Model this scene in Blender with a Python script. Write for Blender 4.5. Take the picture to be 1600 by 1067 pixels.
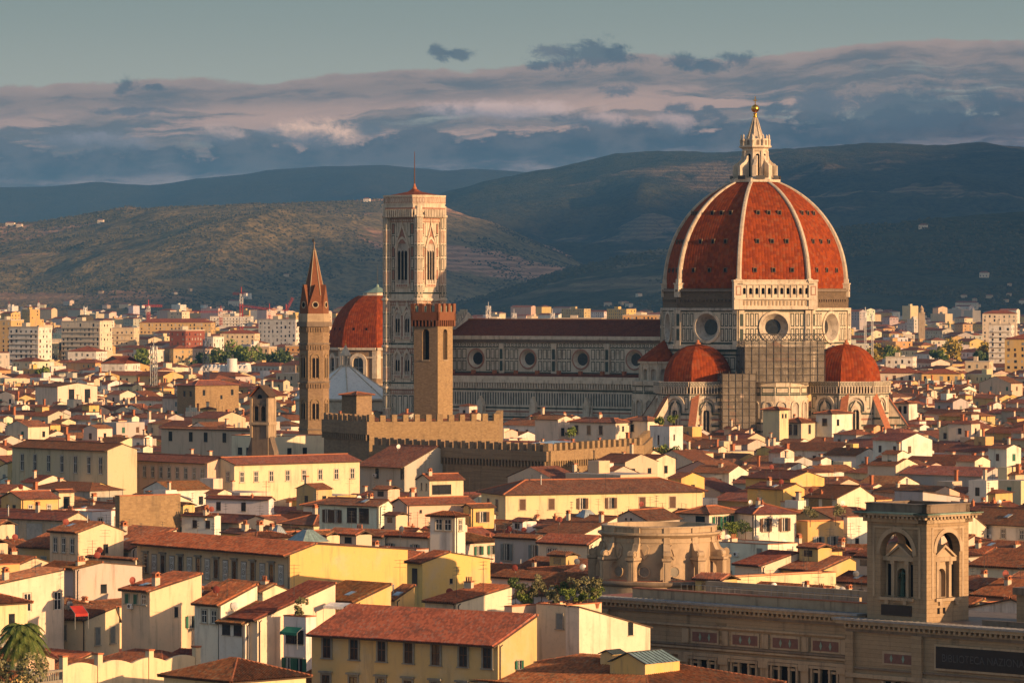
import bpy, math, random
from math import sin, cos, tan, radians as R, pi, sqrt, atan2
from mathutils import Vector as V, Matrix, noise as NZ
random.seed(7)
scene = bpy.context.scene
for o in list(bpy.data.objects): bpy.data.objects.remove(o)
C = scene.collection

# ---------------------------------------------------------------- camera
F = 6842.0            # focal length in photo pixels (1600 wide)
CZ = 55.0             # eye height over the city floor
HOR = 470.0           # horizon row in the photo
cam_d = bpy.data.cameras.new("camera"); cam = bpy.data.objects.new("camera", cam_d); C.objects.link(cam)
cam.location = (0, 0, CZ); cam.rotation_euler = (R(90), 0, 0)
cam_d.sensor_width = 36; cam_d.lens = 36*F/1600
cam_d.shift_y = -(533.5-HOR)/1600
cam_d.clip_start = 5; cam_d.clip_end = 90000
scene.camera = cam
# ---------------------------------------------------------------- light
SUN_EL, SUN_AZ = 10.0, 53.0     # degrees; azimuth to the right of the line back to the viewer
sd = V((sin(R(SUN_AZ))*cos(R(SUN_EL)), -cos(R(SUN_AZ))*cos(R(SUN_EL)), sin(R(SUN_EL))))
sun_d = bpy.data.lights.new("sun", 'SUN'); sun = bpy.data.objects.new("sun", sun_d); C.objects.link(sun)
sun_d.energy = 4.7; sun_d.angle = R(0.5); sun_d.color = (1.0, 0.60, 0.30)
sun.rotation_euler = sd.to_track_quat('Z', 'Y').to_euler()
scene.view_settings.view_transform = 'Standard'; scene.view_settings.look = 'None'
scene.view_settings.exposure = 0.74; scene.view_settings.gamma = 1.0

# small expression helper for shader nodes
class NX:
    def __init__(s, nt): s.nt = nt; s.n = nt.nodes; s.l = nt.links
    def new(s, t, **k):
        n = s.n.new(t)
        for a, b in k.items(): setattr(n, a, b)
        return n
    def put(s, sock, v):
        if hasattr(v, 'is_output'): s.l.new(v, sock)
        else: sock.default_value = v
    def m(s, op, a, b=0.0, c=0.0, clamp=False):
        n = s.n.new('ShaderNodeMath'); n.operation = op; n.use_clamp = clamp
        s.put(n.inputs[0], a); s.put(n.inputs[1], b); s.put(n.inputs[2], c)
        return n.outputs[0]
    def ss(s, x, a, b, lo=0.0, hi=1.0):
        n = s.n.new('ShaderNodeMapRange'); n.interpolation_type = 'SMOOTHSTEP'
        s.put(n.inputs[0], x); s.put(n.inputs[1], a); s.put(n.inputs[2], b); s.put(n.inputs[3], lo); s.put(n.inputs[4], hi)
        return n.outputs[0]
    def mix(s, f, a, b, bt='MIX'):
        n = s.n.new('ShaderNodeMix'); n.data_type = 'RGBA'; n.blend_type = bt
        s.put(n.inputs[0], f)
        s.put(n.inputs[6], a if hasattr(a, 'is_output') else (*a[:3], 1)); s.put(n.inputs[7], b if hasattr(b, 'is_output') else (*b[:3], 1))
        return n.outputs[2]
    def xyz(s, x, y, z=0.0):
        n = s.n.new('ShaderNodeCombineXYZ')
        s.put(n.inputs[0], x); s.put(n.inputs[1], y); s.put(n.inputs[2], z)
        return n.outputs[0]
    def noise(s, vec, scale, detail=4.0, rough=0.5, dist=0.0):
        n = s.n.new('ShaderNodeTexNoise'); n.inputs['Scale'].default_value = scale
        n.inputs['Detail'].default_value = detail; n.inputs['Roughness'].default_value = rough; n.inputs['Distortion'].default_value = dist
        s.put(n.inputs['Vector'], vec); return n.outputs[0]

world = bpy.data.worlds.new("World"); scene.world = world; world.use_nodes = True
wn = world.node_tree; wn.nodes.clear(); X = NX(wn)
sky = X.new('ShaderNodeTexSky', sky_type='NISHITA', sun_disc=False)
sky.sun_elevation = R(SUN_EL); sky.sun_rotation = R(180-SUN_AZ)
sky.altitude = 100; sky.air_density = 1.0; sky.dust_density = 1.2; sky.ozone_density = 1.2
SKY_K = 0.13
tc = X.new('ShaderNodeTexCoord'); sep = X.new('ShaderNodeSeparateXYZ'); wn.links.new(tc.outputs['Generated'], sep.inputs[0])
az = X.m('MULTIPLY', X.m('ARCTAN2', sep.outputs[0], sep.outputs[1]), 180/pi)
el = X.m('MULTIPLY', X.m('ARCSINE', sep.outputs[2]), 180/pi)
def deg(px, py): return math.degrees(atan2(px-800, F)), math.degrees(atan2(HOR-py, sqrt(F*F+(px-800)**2)))
base = X.mix(1.0, sky.outputs[0], (SKY_K*1.16, SKY_K*0.95, SKY_K*0.86), 'MULTIPLY')
# pale air low over the horizon
low = X.mix(X.ss(el, 1.9, 4.2), (0.37, 0.355, 0.285), (0.19, 0.222, 0.198))
base = X.mix(X.ss(el, 4.0, 14.0, 1.0, 0.0), base, low)
v = X.m('SUBTRACT', el, X.m('MULTIPLY', az, 0.045))           # layers tilt up to the right
# wobble of the layers
wob = X.m('MULTIPLY', X.m('SUBTRACT', X.noise(X.xyz(X.m('MULTIPLY', az, 0.5), X.m('MULTIPLY', v, 1.2)), 1.0, 5, 0.55), 0.5), 0.55)
wob2 = X.m('MULTIPLY', X.m('SUBTRACT', X.noise(X.xyz(X.m('MULTIPLY', az, 2.4), X.m('MULTIPLY', v, 6.0), 3.0), 1.0, 6, 0.62), 0.5), 0.30)
vv = X.m('ADD', v, wob)
st = X.noise(X.xyz(X.m('MULTIPLY', az, 0.22), X.m('MULTIPLY', vv, 2.6), 7.7), 1.0, 6, 0.55)
st2 = X.noise(X.xyz(X.m('MULTIPLY', az, 0.75), X.m('MULTIPLY', vv, 5.5), 1.3), 1.0, 7, 0.62)
iso = X.m('SUBTRACT', X.noise(X.xyz(X.m('MULTIPLY', az, 2.1), X.m('MULTIPLY', v, 3.4), 21.0), 1.0, 8, 0.68), 0.5)
st = X.m('ADD', st, X.m('MULTIPLY', iso, 0.07)); st2 = X.m('ADD', st2, X.m('MULTIPLY', iso, 0.16))
# upper mauve bank
edge = X.m('ADD', vv, X.m('MULTIPLY', wob2, 0.6))
bank = X.m('MULTIPLY', X.ss(edge, 3.10, 3.04), X.ss(X.m('ADD', X.m('MULTIPLY', st, 0.6), X.m('MULTIPLY', X.ss(v, 3.05, 2.3), -0.02)), 0.185, 0.245))
mauve = X.mix(X.ss(st2, 0.40, 0.62), (0.098, 0.096, 0.106), (0.225, 0.162, 0.142))
mauve = X.mix(X.m('MULTIPLY', X.ss(edge, 2.86, 3.06), 0.75), mauve, (0.33, 0.225, 0.185))
c1 = X.mix(X.m('MULTIPLY', bank, 0.93), base, mauve)
# pink lit lenses in the middle
pk = X.m('MULTIPLY', X.ss(st, 0.50, 0.57), X.m('MULTIPLY', X.ss(v, 2.85, 2.5), X.ss(v, 1.75, 2.1)))
c2 = X.mix(X.m('MULTIPLY', pk, 0.72), c1, (0.52, 0.315, 0.235))
# low blue-grey cumulus bank
cn = X.noise(X.xyz(X.m('MULTIPLY', az, 1.3), X.m('MULTIPLY', v, 2.3), 11.0), 1.0, 8, 0.6)
topb = X.m('ADD', v, X.m('MULTIPLY', X.m('ADD', X.m('SUBTRACT', cn, 0.5), X.m('MULTIPLY', iso, 0.35)), -1.25))
lowm = X.ss(topb, 2.29, 2.17)
lc = X.mix(X.ss(cn, 0.40, 0.62), (0.038, 0.056, 0.076), (0.098, 0.098, 0.108))
lc = X.mix(X.m('MULTIPLY', X.ss(X.m('ADD', st2, X.m('MULTIPLY', v, -0.16)), 0.27, 0.36), 0.55), lc, (0.15, 0.14, 0.148))
c3 = X.mix(X.m('MULTIPLY', lowm, 0.96), c2, lc)
# warm strip just over the far hills
c3 = X.mix(X.m('MULTIPLY', X.m('MULTIPLY', X.ss(v, 1.60, 1.72), X.ss(v, 1.92, 1.78)), X.ss(st2, 0.42, 0.62, 0.0, 0.55)), c3, (0.36, 0.27, 0.25))
# single puffs
pn = X.m('SUBTRACT', X.noise(X.xyz(X.m('MULTIPLY', az, 2.6), X.m('MULTIPLY', el, 3.6), 5.0), 1.0, 9, 0.72, 0.35), 0.5)
def puff(c, px, py, w, h, col, top=None, k=4.2, a=0.86):
    a0, e0 = deg(px, py); wa = w/F*180/pi; ha = h/F*180/pi
    dx = X.m('MULTIPLY', X.m('SUBTRACT', az, a0), 1/wa); dy = X.m('MULTIPLY', X.m('SUBTRACT', el, e0), 1/ha)
    d = X.m('SQRT', X.m('ADD', X.m('MULTIPLY', dx, dx), X.m('MULTIPLY', dy, dy)))
    d = X.m('ADD', d, X.m('MULTIPLY', pn, k))
    cc = col
    if top:
        t = X.m('ADD', X.m('MULTIPLY', dy, 0.6), X.m('ADD', X.m('MULTIPLY', dx, 0.35), X.m('MULTIPLY', pn, -1.5)))
        cc = X.mix(X.ss(t, -0.45, 0.45), col, top)
    return X.mix(X.m('MULTIPLY', X.ss(X.m('ADD', d, X.m('MULTIPLY', iso, 0.8)), 1.3, 0.4), a), c, cc)
DK, PK, GR = (0.070, 0.088, 0.108), (0.84, 0.51, 0.35), (0.105, 0.112, 0.128)
c = c3
for px, py, w, h, col, top in [
    (350, 212, 40, 18, GR, (0.50, 0.33, 0.26)), (498, 211, 70, 24, (0.13, 0.125, 0.14), PK), (415, 208, 22, 9, GR, (0.40, 0.28, 0.24)),
    (790, 172, 130, 14, (0.30, 0.24, 0.24), (0.55, 0.37, 0.31)), (930, 188, 60, 13, GR, (0.48, 0.32, 0.27)), (1052, 192, 34, 19, GR, (0.46, 0.31, 0.265)),
    (1430, 172, 170, 36, DK, None), (1215, 166, 24, 20, DK, None), (1060, 170, 28, 10, DK, None), (1290, 160, 90, 16, GR, None),
    (925, 88, 58, 24, DK, None), (858, 82, 26, 16, GR, None), (845, 102, 20, 8, DK, None), (965, 90, 20, 20, DK, None),
    (1075, 98, 34, 13, DK, None), (1155, 92, 34, 13, DK, None), (1100, 104, 40, 10, DK, None), (970, 144, 28, 11, GR, None),
    (685, 82, 16, 12, DK, None), (718, 84, 22, 9, DK, None), (200, 133, 22, 14, DK, None), (240, 137, 18, 6, DK, None),
    (200, 176, 50, 8, GR, None), (580, 203, 26, 12, GR, None), (150, 222, 90, 16, GR, (0.21, 0.19, 0.205))]:
    c = puff(c, px, py, w, h, col, top, *((2.2, 0.97) if top else ()))
# nothing but air below the horizon
c = X.mix(X.ss(el, 0.3, -0.6), c, (0.16, 0.18, 0.20))
bg = X.new('ShaderNodeBackground'); bg.inputs[1].default_value = 1.0; wn.links.new(c, bg.inputs[0])
wo = X.new('ShaderNodeOutputWorld'); wn.links.new(bg.outputs[0], wo.inputs[0])
# ---------------------------------------------------------------- materials
MATS = {}
def new_mat(name, rough=0.85, spec=0.25):
    m = bpy.data.materials.new(name); m.use_nodes = True
    nt = m.node_tree; b = nt.nodes['Principled BSDF']
    b.inputs['Roughness'].default_value = rough; b.inputs['Specular IOR Level'].default_value = spec
    MATS[name] = m
    return m, NX(nt), b
def bump(X, b, h, strength=0.4, dist=0.05):
    n = X.new('ShaderNodeBump'); n.inputs['Strength'].default_value = strength; n.inputs['Distance'].default_value = dist
    X.put(n.inputs['Height'], h); X.l.new(n.outputs[0], b.inputs['Normal'])
def objvec(X, jitter=True):
    tc = X.new('ShaderNodeTexCoord'); v = tc.outputs['Object']
    if jitter:
        oi = X.new('ShaderNodeObjectInfo'); a = X.new('ShaderNodeVectorMath'); a.operation = 'ADD'
        X.l.new(v, a.inputs[0]); X.l.new(X.m('MULTIPLY', oi.outputs['Random'], 80.0), a.inputs[1]); v = a.outputs[0]
    return v
def vscale(X, v, s):
    n = X.new('ShaderNodeVectorMath'); n.operation = 'MULTIPLY'; X.l.new(v, n.inputs[0]); n.inputs[1].default_value = s
    return n.outputs[0]
def flat_mat(name, col, rough=0.8, var=0.15, scale=1.5, metal=0.0, spec=0.25):
    m, X, b = new_mat(name, rough, spec); v = objvec(X)
    n = X.noise(v, scale, 5, 0.6)
    c = X.mix(X.ss(n, 0.3, 0.7), tuple(x*(1-var) for x in col), tuple(min(1, x*(1+var)) for x in col))
    X.l.new(c, b.inputs['Base Color']); b.inputs['Metallic'].default_value = metal
    return m
def plaster_mat(name, src, base=None):
    m, X, b = new_mat(name, 0.92, 0.15); v = objvec(X)
    if src == 'obj': col = X.new('ShaderNodeObjectInfo').outputs['Color']
    elif src == 'attr':
        a = X.new('ShaderNodeAttribute'); a.attribute_name = 'Col'; col = a.outputs['Color']
    else: col = X.mix(0.0, base, base)
    big = X.noise(v, 0.22, 5, 0.6); fine = X.noise(v, 2.2, 6, 0.65)
    streak = X.noise(vscale(X, v, (0.9, 0.9, 0.11)), 1.0, 6, 0.65)
    c = X.mix(X.ss(big, 0.46, 0.68, 0.0, 0.45), col, (0.50, 0.42, 0.31))
    c = X.mix(X.ss(streak, 0.50, 0.74, 0.0, 0.55), c, (0.20, 0.16, 0.115))
    c = X.mix(X.ss(fine, 0.55, 0.76, 0.0, 0.32), c, (0.26, 0.21, 0.15))
    c = X.mix(X.ss(fine, 0.25, 0.40, 0.18, 0.0), c, (0.78, 0.72, 0.62))
    X.l.new(c, b.inputs['Base Color']); bump(X, b, fine, 0.25, 0.04)
plaster_mat('plaster', 'obj')
plaster_mat('plaster_city', 'attr')
def stone_mat(name, c1, c2, mort, bw=0.55, bh=0.3, var=0.25, src=None, stain=0.4, uv=False):
    m, X, b = new_mat(name, 0.9, 0.2)
    tc = X.new('ShaderNodeTexCoord'); v = tc.outputs['Object']
    s = X.new('ShaderNodeSeparateXYZ'); X.l.new(v, s.inputs[0])
    if uv: w = tc.outputs['UV']
    else: w = X.xyz(X.m('ADD', s.outputs[0], X.m('MULTIPLY', s.outputs[1], 1.0)), s.outputs[2])
    n1 = X.noise(v, 1.6, 4, 0.6)
    n2 = X.new('ShaderNodeTexNoise'); n2.inputs['Scale'].default_value = 1.3; X.l.new(v, n2.inputs['Vector'])
    w2 = X.new('ShaderNodeVectorMath'); w2.operation = 'ADD'; X.l.new(w, w2.inputs[0])
    X.l.new(vscale(X, n2.outputs[1], (0.12, 0.10, 0.0)), w2.inputs[1])
    br = X.new('ShaderNodeTexBrick'); X.l.new(w2.outputs[0], br.inputs['Vector'])
    br.inputs['Scale'].default_value = 1.0; br.inputs['Brick Width'].default_value = bw; br.inputs['Row Height'].default_value = bh
    br.inputs['Mortar Size'].default_value = 0.022; br.inputs['Mortar Smooth'].default_value = 0.4
    br.inputs['Color1'].default_value = (*c1, 1); br.inputs['Color2'].default_value = (*c2, 1); br.inputs['Mortar'].default_value = (*mort, 1)
    c = X.mix(X.ss(n1, 0.3, 0.72, 0.0, var), br.outputs['Color'], tuple(x*0.55 for x in c1))
    c = X.mix(X.ss(X.noise(v, 7.0, 3, 0.7), 0.56, 0.72, 0.0, 0.5), c, tuple(min(1, x*1.5) for x in c2))
    c = X.mix(X.ss(X.noise(vscale(X, v, (0.5, 0.5, 0.07)), 1.0, 5, 0.6), 0.52, 0.75, 0.0, stain), c, (0.07, 0.055, 0.04))
    X.l.new(c, b.inputs['Base Color']); bump(X, b, X.m('SUBTRACT', n1, X.m('MULTIPLY', br.outputs['Fac'], 0.6)), 0.5, 0.08)
stone_mat('rubble_stone', (0.34, 0.235, 0.12), (0.25, 0.165, 0.085), (0.30, 0.22, 0.13), 0.6, 0.32)
stone_mat('dark_shade_rubble', (0.31, 0.215, 0.125), (0.225, 0.15, 0.09), (0.27, 0.19, 0.12), 0.55, 0.28)  # darker rubble; on the palace and its tower it carries painted shade
stone_mat('brown_masonry', (0.17, 0.12, 0.075), (0.12, 0.085, 0.055), (0.16, 0.12, 0.08), 0.9, 0.4, 0.4)
stone_mat('ashlar', (0.36, 0.26, 0.155), (0.31, 0.22, 0.13), (0.22, 0.155, 0.09), 1.1, 0.5, 0.3, stain=0.55)
stone_mat('brick_red', (0.24, 0.08, 0.035), (0.18, 0.06, 0.03), (0.22, 0.11, 0.06), 0.28, 0.08, 0.3)
def tile_mat(name, src, ca, cb, cd, lich, period=0.27, row=0.40, bmp=0.6, patch=1.0):
    m, X, b = new_mat(name, 0.92, 0.06)
    tc = X.new('ShaderNodeTexCoord'); uv = tc.outputs['UV']
    s = X.new('ShaderNodeSeparateXYZ'); X.l.new(uv, s.inputs[0])
    ci = X.m('FLOOR', X.m('DIVIDE', s.outputs[0], period))
    wn_ = X.new('ShaderNodeTexWhiteNoise', noise_dimensions='1D'); X.l.new(ci, wn_.inputs['W'])
    y = X.m('ADD', X.m('DIVIDE', s.outputs[1], row), wn_.outputs['Value'])
    wn2 = X.new('ShaderNodeTexWhiteNoise', noise_dimensions='2D'); X.l.new(X.xyz(ci, X.m('FLOOR', y)), wn2.inputs['Vector'])
    r = wn2.outputs['Value']
    ov = objvec(X)
    big = X.noise(ov, 0.35, 5, 0.65); med = X.noise(ov, 1.8, 5, 0.7)
    c = X.mix(X.ss(r, 0.1, 0.75), ca, cb)
    c = X.mix(X.m('MULTIPLY', X.ss(r, 0.84, 0.92), 0.42), c, lich)
    c = X.mix(X.m('MULTIPLY', X.ss(X.m('ADD', big, X.m('MULTIPLY', r, 0.25)), 0.55, 0.90), 0.7*patch), c, cd)
    c = X.mix(X.ss(med, 0.55, 0.78, 0.0, 0.35*patch), c, lich)
    c = X.mix(X.ss(med, 0.45, 0.25, 0.0, 0.45*patch), c, tuple(x*0.5 for x in cd))
    # furrow between two columns of tiles
    fr = X.m('FRACT', X.m('DIVIDE', s.outputs[0], period))
    prof = X.m('SINE', X.m('MULTIPLY', fr, pi))
    step = X.m('FRACT', y)
    if src == 'obj':
        c = X.mix(1.0, c, X.new('ShaderNodeObjectInfo').outputs['Color'], 'MULTIPLY')
    elif src == 'attr':
        a = X.new('ShaderNodeAttribute'); a.attribute_name = 'Col'; c = X.mix(1.0, c, a.outputs['Color'], 'MULTIPLY')
    X.l.new(c, b.inputs['Base Color'])
    if bmp: bump(X, b, X.m('ADD', prof, X.m('MULTIPLY', step, -0.5)), bmp, 0.08)
TA, TB, TD, TL = (0.315, 0.115, 0.056), (0.225, 0.080, 0.042), (0.105, 0.058, 0.040), (0.42, 0.29, 0.19)
tile_mat('roof_tiles', 'obj', TA, TB, TD, TL)
tile_mat('roof_tiles_near', 'obj', TA, TB, TD, TL, bmp=0.0)
tile_mat('roof_tiles_city', 'attr', TA, TB, TD, TL)
tile_mat('dome_tiles', None, (0.27, 0.052, 0.011), (0.19, 0.036, 0.009), (0.075, 0.02, 0.01), (0.34, 0.11, 0.045), 0.9, 1.0, 0.7, 0.22)
def marble(name, col, dark, st=0.5, var=0.3):
    m, X, b = new_mat(name, 0.7, 0.3); v = objvec(X, False)
    n = X.noise(v, 0.5, 6, 0.65); f = X.noise(v, 3.0, 5, 0.7)
    c = X.mix(X.ss(n, 0.42, 0.75, 0.0, st), col, dark)
    c = X.mix(X.ss(f, 0.5, 0.8, 0.0, var), c, dark)
    c = X.mix(X.ss(X.noise(vscale(X, v, (1.6, 1.6, 0.12)), 1.0, 5, 0.6), 0.5, 0.75, 0.0, st), c, tuple(x*0.5 for x in dark))
    X.l.new(c, b.inputs['Base Color'])
marble('white_marble', (0.60, 0.51, 0.38), (0.28, 0.21, 0.14), 0.62, 0.42)
marble('rib_marble', (0.50, 0.42, 0.31), (0.24, 0.18, 0.12), 0.6, 0.4)
marble('grey_marble', (0.46, 0.40, 0.32), (0.16, 0.13, 0.10), 0.7)
marble('green_marble', (0.055, 0.075, 0.055), (0.03, 0.035, 0.03))
marble('pink_marble', (0.34, 0.17, 0.11), (0.20, 0.10, 0.07))
marble('lead_white', (0.74, 0.70, 0.62), (0.52, 0.48, 0.42), 0.4)
marble('pietra', (0.40, 0.30, 0.19), (0.20, 0.14, 0.085), 0.6)
marble('pietra_dark', (0.20, 0.15, 0.105), (0.08, 0.06, 0.045), 0.6)
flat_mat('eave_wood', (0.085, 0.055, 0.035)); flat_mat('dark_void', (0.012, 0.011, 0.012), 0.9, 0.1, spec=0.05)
flat_mat('glass', (0.020, 0.024, 0.028), 0.12, 0.3, spec=0.5)
flat_mat('wood_brown', (0.115, 0.055, 0.03)); flat_mat('shutter_green', (0.02, 0.105, 0.065), 0.6); flat_mat('shutter_grey', (0.20, 0.21, 0.19), 0.7)
flat_mat('shutter_brown', (0.10, 0.055, 0.032), 0.7); flat_mat('frame_white', (0.66, 0.62, 0.54), 0.6); flat_mat('curtain', (0.42, 0.39, 0.33), 0.9)
flat_mat('surround', (0.38, 0.32, 0.23)); flat_mat('grey_stone', (0.22, 0.20, 0.16)); flat_mat('terracotta', (0.36, 0.13, 0.06)); flat_mat('chimney_plaster', (0.52, 0.43, 0.31))
flat_mat('metal_grey', (0.30, 0.30, 0.29), 0.45, metal=0.5); flat_mat('metal_dark', (0.06, 0.058, 0.055), 0.5); flat_mat('white_paint', (0.74, 0.71, 0.65), 0.6)
flat_mat('dish_red', (0.22, 0.045, 0.03), 0.6); flat_mat('gold', (0.72, 0.38, 0.06), 0.28, 0.1, metal=1.0, spec=0.5); flat_mat('copper_green', (0.20, 0.28, 0.22), 0.6)
flat_mat('roof_glass', (0.17, 0.25, 0.24), 0.3, 0.25, spec=0.5); flat_mat('sky_glass', (0.28, 0.34, 0.36), 0.25, 0.2, spec=0.5); flat_mat('terrace_red', (0.33, 0.13, 0.08)); flat_mat('awning_red', (0.35, 0.03, 0.02)); flat_mat('awning_green', (0.03, 0.17, 0.10))
flat_mat('bronze', (0.035, 0.06, 0.045), 0.45, metal=0.6); flat_mat('plaque_black', (0.014, 0.014, 0.016), 0.35); flat_mat('plaque_letter', (0.06, 0.06, 0.062), 0.4); flat_mat('mosaic_red', (0.17, 0.085, 0.065)); flat_mat('zinc', (0.26, 0.25, 0.235), 0.5, metal=0.3)
flat_mat('scaffold_pole', (0.085, 0.075, 0.065), 0.5); flat_mat('crane_red', (0.42, 0.05, 0.03), 0.5); flat_mat('crane_white', (0.62, 0.58, 0.52), 0.5); flat_mat('bark', (0.11, 0.075, 0.05), 0.95, 0.3)
flat_mat('pot', (0.36, 0.14, 0.075)); flat_mat('grass', (0.13, 0.30, 0.05), 0.9); flat_mat('orange_paint', (0.62, 0.28, 0.06), 0.8); flat_mat('brick_block', (0.24, 0.075, 0.045), 0.9)
flat_mat('teal_glass', (0.06, 0.075, 0.072), 0.25, spec=0.5); flat_mat('sgraffito_white', (0.52, 0.50, 0.45)); flat_mat('dark_dome', (0.075, 0.065, 0.045)); flat_mat('shade_cloud_shell', (0.8, 0.8, 0.8), 1.0)
def net_mat():
    m, X, b = new_mat('scaffold_net', 0.9, 0.1); v = objvec(X, False)
    c = X.mix(X.ss(X.noise(v, 0.5, 5, 0.6), 0.35, 0.7), (0.19, 0.165, 0.13), (0.30, 0.26, 0.21))
    X.l.new(c, b.inputs['Base Color']); b.inputs['Alpha'].default_value = 0.62
net_mat()
def leaf_mat(name, c1, c2):
    m, X, b = new_mat(name, 0.7, 0.2)
    a = X.new('ShaderNodeNewGeometry'); r = a.outputs['Random Per Island']
    X.l.new(X.mix(r, c1, c2), b.inputs['Base Color'])
leaf_mat('leaf_dark', (0.040, 0.068, 0.022), (0.10, 0.135, 0.04)); leaf_mat('leaf_mid', (0.08, 0.125, 0.025), (0.19, 0.23, 0.05))
leaf_mat('leaf_autumn', (0.22, 0.19, 0.03), (0.42, 0.29, 0.05)); leaf_mat('leaf_olive', (0.11, 0.115, 0.05), (0.22, 0.20, 0.10)); leaf_mat('leaf_palm', (0.06, 0.10, 0.02), (0.15, 0.17, 0.045))
leaf_mat('forest_clump', (0.040, 0.040, 0.018), (0.095, 0.082, 0.034))

# ---------------------------------------------------------------- mesh building
ZU = V((0, 0, 1))
class Fr:      # a wall's own frame: u along (left to right seen from outside), z up, n outward
    def __init__(s, o, u, n): s.o = V(o); s.u = V(u).normalized(); s.n = V(n).normalized()
    def p(s, u, v, n=0.0): return s.o + s.u*u + ZU*v + s.n*n
    def sh(s, du=0, dv=0, dn=0): return Fr(s.p(du, dv, dn), s.u, s.n)
def fr2(a, b, z=0):   # frame along the ground line a -> b, outward to the right-hand side of travel as seen from outside
    a = V((a[0], a[1], z)); b = V((b[0], b[1], z)); u = (b-a).normalized()
    return Fr(a, u, V((u.y, -u.x, 0))), (b-a).length
class MB:
    def __init__(s): s.v = []; s.f = []; s.m = []; s.uv = []; s.c = []; s.sm = []; s.col = (1, 1, 1)
    def face(s, pts, mat, uv=None, smooth=False):
        i = len(s.v); s.v.extend(pts); s.f.append(tuple(range(i, i+len(pts)))); s.m.append(mat); s.uv.append(uv); s.c.append(s.col); s.sm.append(smooth)
    def grid(s, rows, mat, closed=False, smooth=True, uvs=None):   # rows of points -> quads
        i0 = len(s.v); n = len(rows[0])
        for r in rows: s.v.extend(r)
        for j in range(len(rows)-1):
            for k in range(n if closed else n-1):
                a, b = i0+j*n+k, i0+j*n+(k+1) % n
                s.f.append((a, b, b+n, a+n)); s.m.append(mat); s.c.append(s.col); s.sm.append(smooth)
                s.uv.append([uvs[j][k], uvs[j][k+1], uvs[j+1][k+1], uvs[j+1][k]] if uvs else None)
    def box(s, fr, u0, u1, v0, v1, n0, n1, mat, top=None, skip=''):
        P = fr.p
        if 'f' not in skip: s.face([P(u0, v0, n1), P(u1, v0, n1), P(u1, v1, n1), P(u0, v1, n1)], mat, [(u0, v0), (u1, v0), (u1, v1), (u0, v1)])
        if 'b' not in skip: s.face([P(u1, v0, n0), P(u0, v0, n0), P(u0, v1, n0), P(u1, v1, n0)], mat, [(u1, v0), (u0, v0), (u0, v1), (u1, v1)])
        s.face([P(u0, v0, n0), P(u0, v0, n1), P(u0, v1, n1), P(u0, v1, n0)], mat, [(n0, v0), (n1, v0), (n1, v1), (n0, v1)])
        s.face([P(u1, v0, n1), P(u1, v0, n0), P(u1, v1, n0), P(u1, v1, n1)], mat, [(n1, v0), (n0, v0), (n0, v1), (n1, v1)])
        s.face([P(u0, v1, n1), P(u1, v1, n1), P(u1, v1, n0), P(u0, v1, n0)], top or mat, [(u0, n1), (u1, n1), (u1, n0), (u0, n0)])
        if 'd' not in skip: s.face([P(u0, v0, n0), P(u1, v0, n0), P(u1, v0, n1), P(u0, v0, n1)], mat)
    def poly(s, fr, pts, n, mat): s.face([fr.p(a, b, n) for a, b in pts], mat, [(a, b) for a, b in pts])
    def prism(s, fr, pts, n0, n1, mat, side=None):
        s.poly(fr, pts, n1, mat); s.poly(fr, pts[::-1], n0, mat)
        for i in range(len(pts)):
            a, b = pts[i], pts[(i+1) % len(pts)]
            s.face([fr.p(*a, n0), fr.p(*b, n0), fr.p(*b, n1), fr.p(*a, n1)][::1], side or mat)
    def cyl(s, p, r, h, mat, n=10, r2=None, cap=True, smooth=True):
        r2 = r if r2 is None else r2; p = V(p)
        a = [p+V((cos(2*pi*k/n)*r, sin(2*pi*k/n)*r, 0)) for k in range(n)]
        b = [p+V((cos(2*pi*k/n)*r2, sin(2*pi*k/n)*r2, h)) for k in range(n)]
        s.grid([a, b], mat, True, smooth)
        if cap and r2 > 1e-3: s.face(b, mat)
    def lathe(s, p, prof, mat, n=16, smooth=True, rot=0.0):
        p = V(p)
        s.grid([[p+V((cos(2*pi*k/n+rot)*r, sin(2*pi*k/n+rot)*r, z)) for k in range(n)] for r, z in prof], mat, True, smooth)
    def tube(s, a, b, r, mat, n=5, r2=None):
        a = V(a); b = V(b); d = (b-a).normalized(); x = d.orthogonal().normalized(); y = d.cross(x); r2 = r if r2 is None else r2
        s.grid([[a+(x*cos(2*pi*k/n)+y*sin(2*pi*k/n))*r for k in range(n)], [b+(x*cos(2*pi*k/n)+y*sin(2*pi*k/n))*r2 for k in range(n)]], mat, True, True)
        s.face([b+(x*cos(2*pi*k/n)+y*sin(2*pi*k/n))*r2 for k in range(n)], mat)
    def panel(s, fr, u0, v0, u1, v1, b=0.25, m1='green_marble', m2='white_marble', n=0.03):
        s.face([fr.p(u0, v0, n), fr.p(u1, v0, n), fr.p(u1, v1, n), fr.p(u0, v1, n)], m1)
        s.face([fr.p(u0+b, v0+b, n+.03), fr.p(u1-b, v0+b, n+.03), fr.p(u1-b, v1-b, n+.03), fr.p(u0+b, v1-b, n+.03)], m2)
    def band(s, fr, u0, v0, u1, v1, mat, n=0.03): s.face([fr.p(u0, v0, n), fr.p(u1, v0, n), fr.p(u1, v1, n), fr.p(u0, v1, n)], mat)
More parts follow.
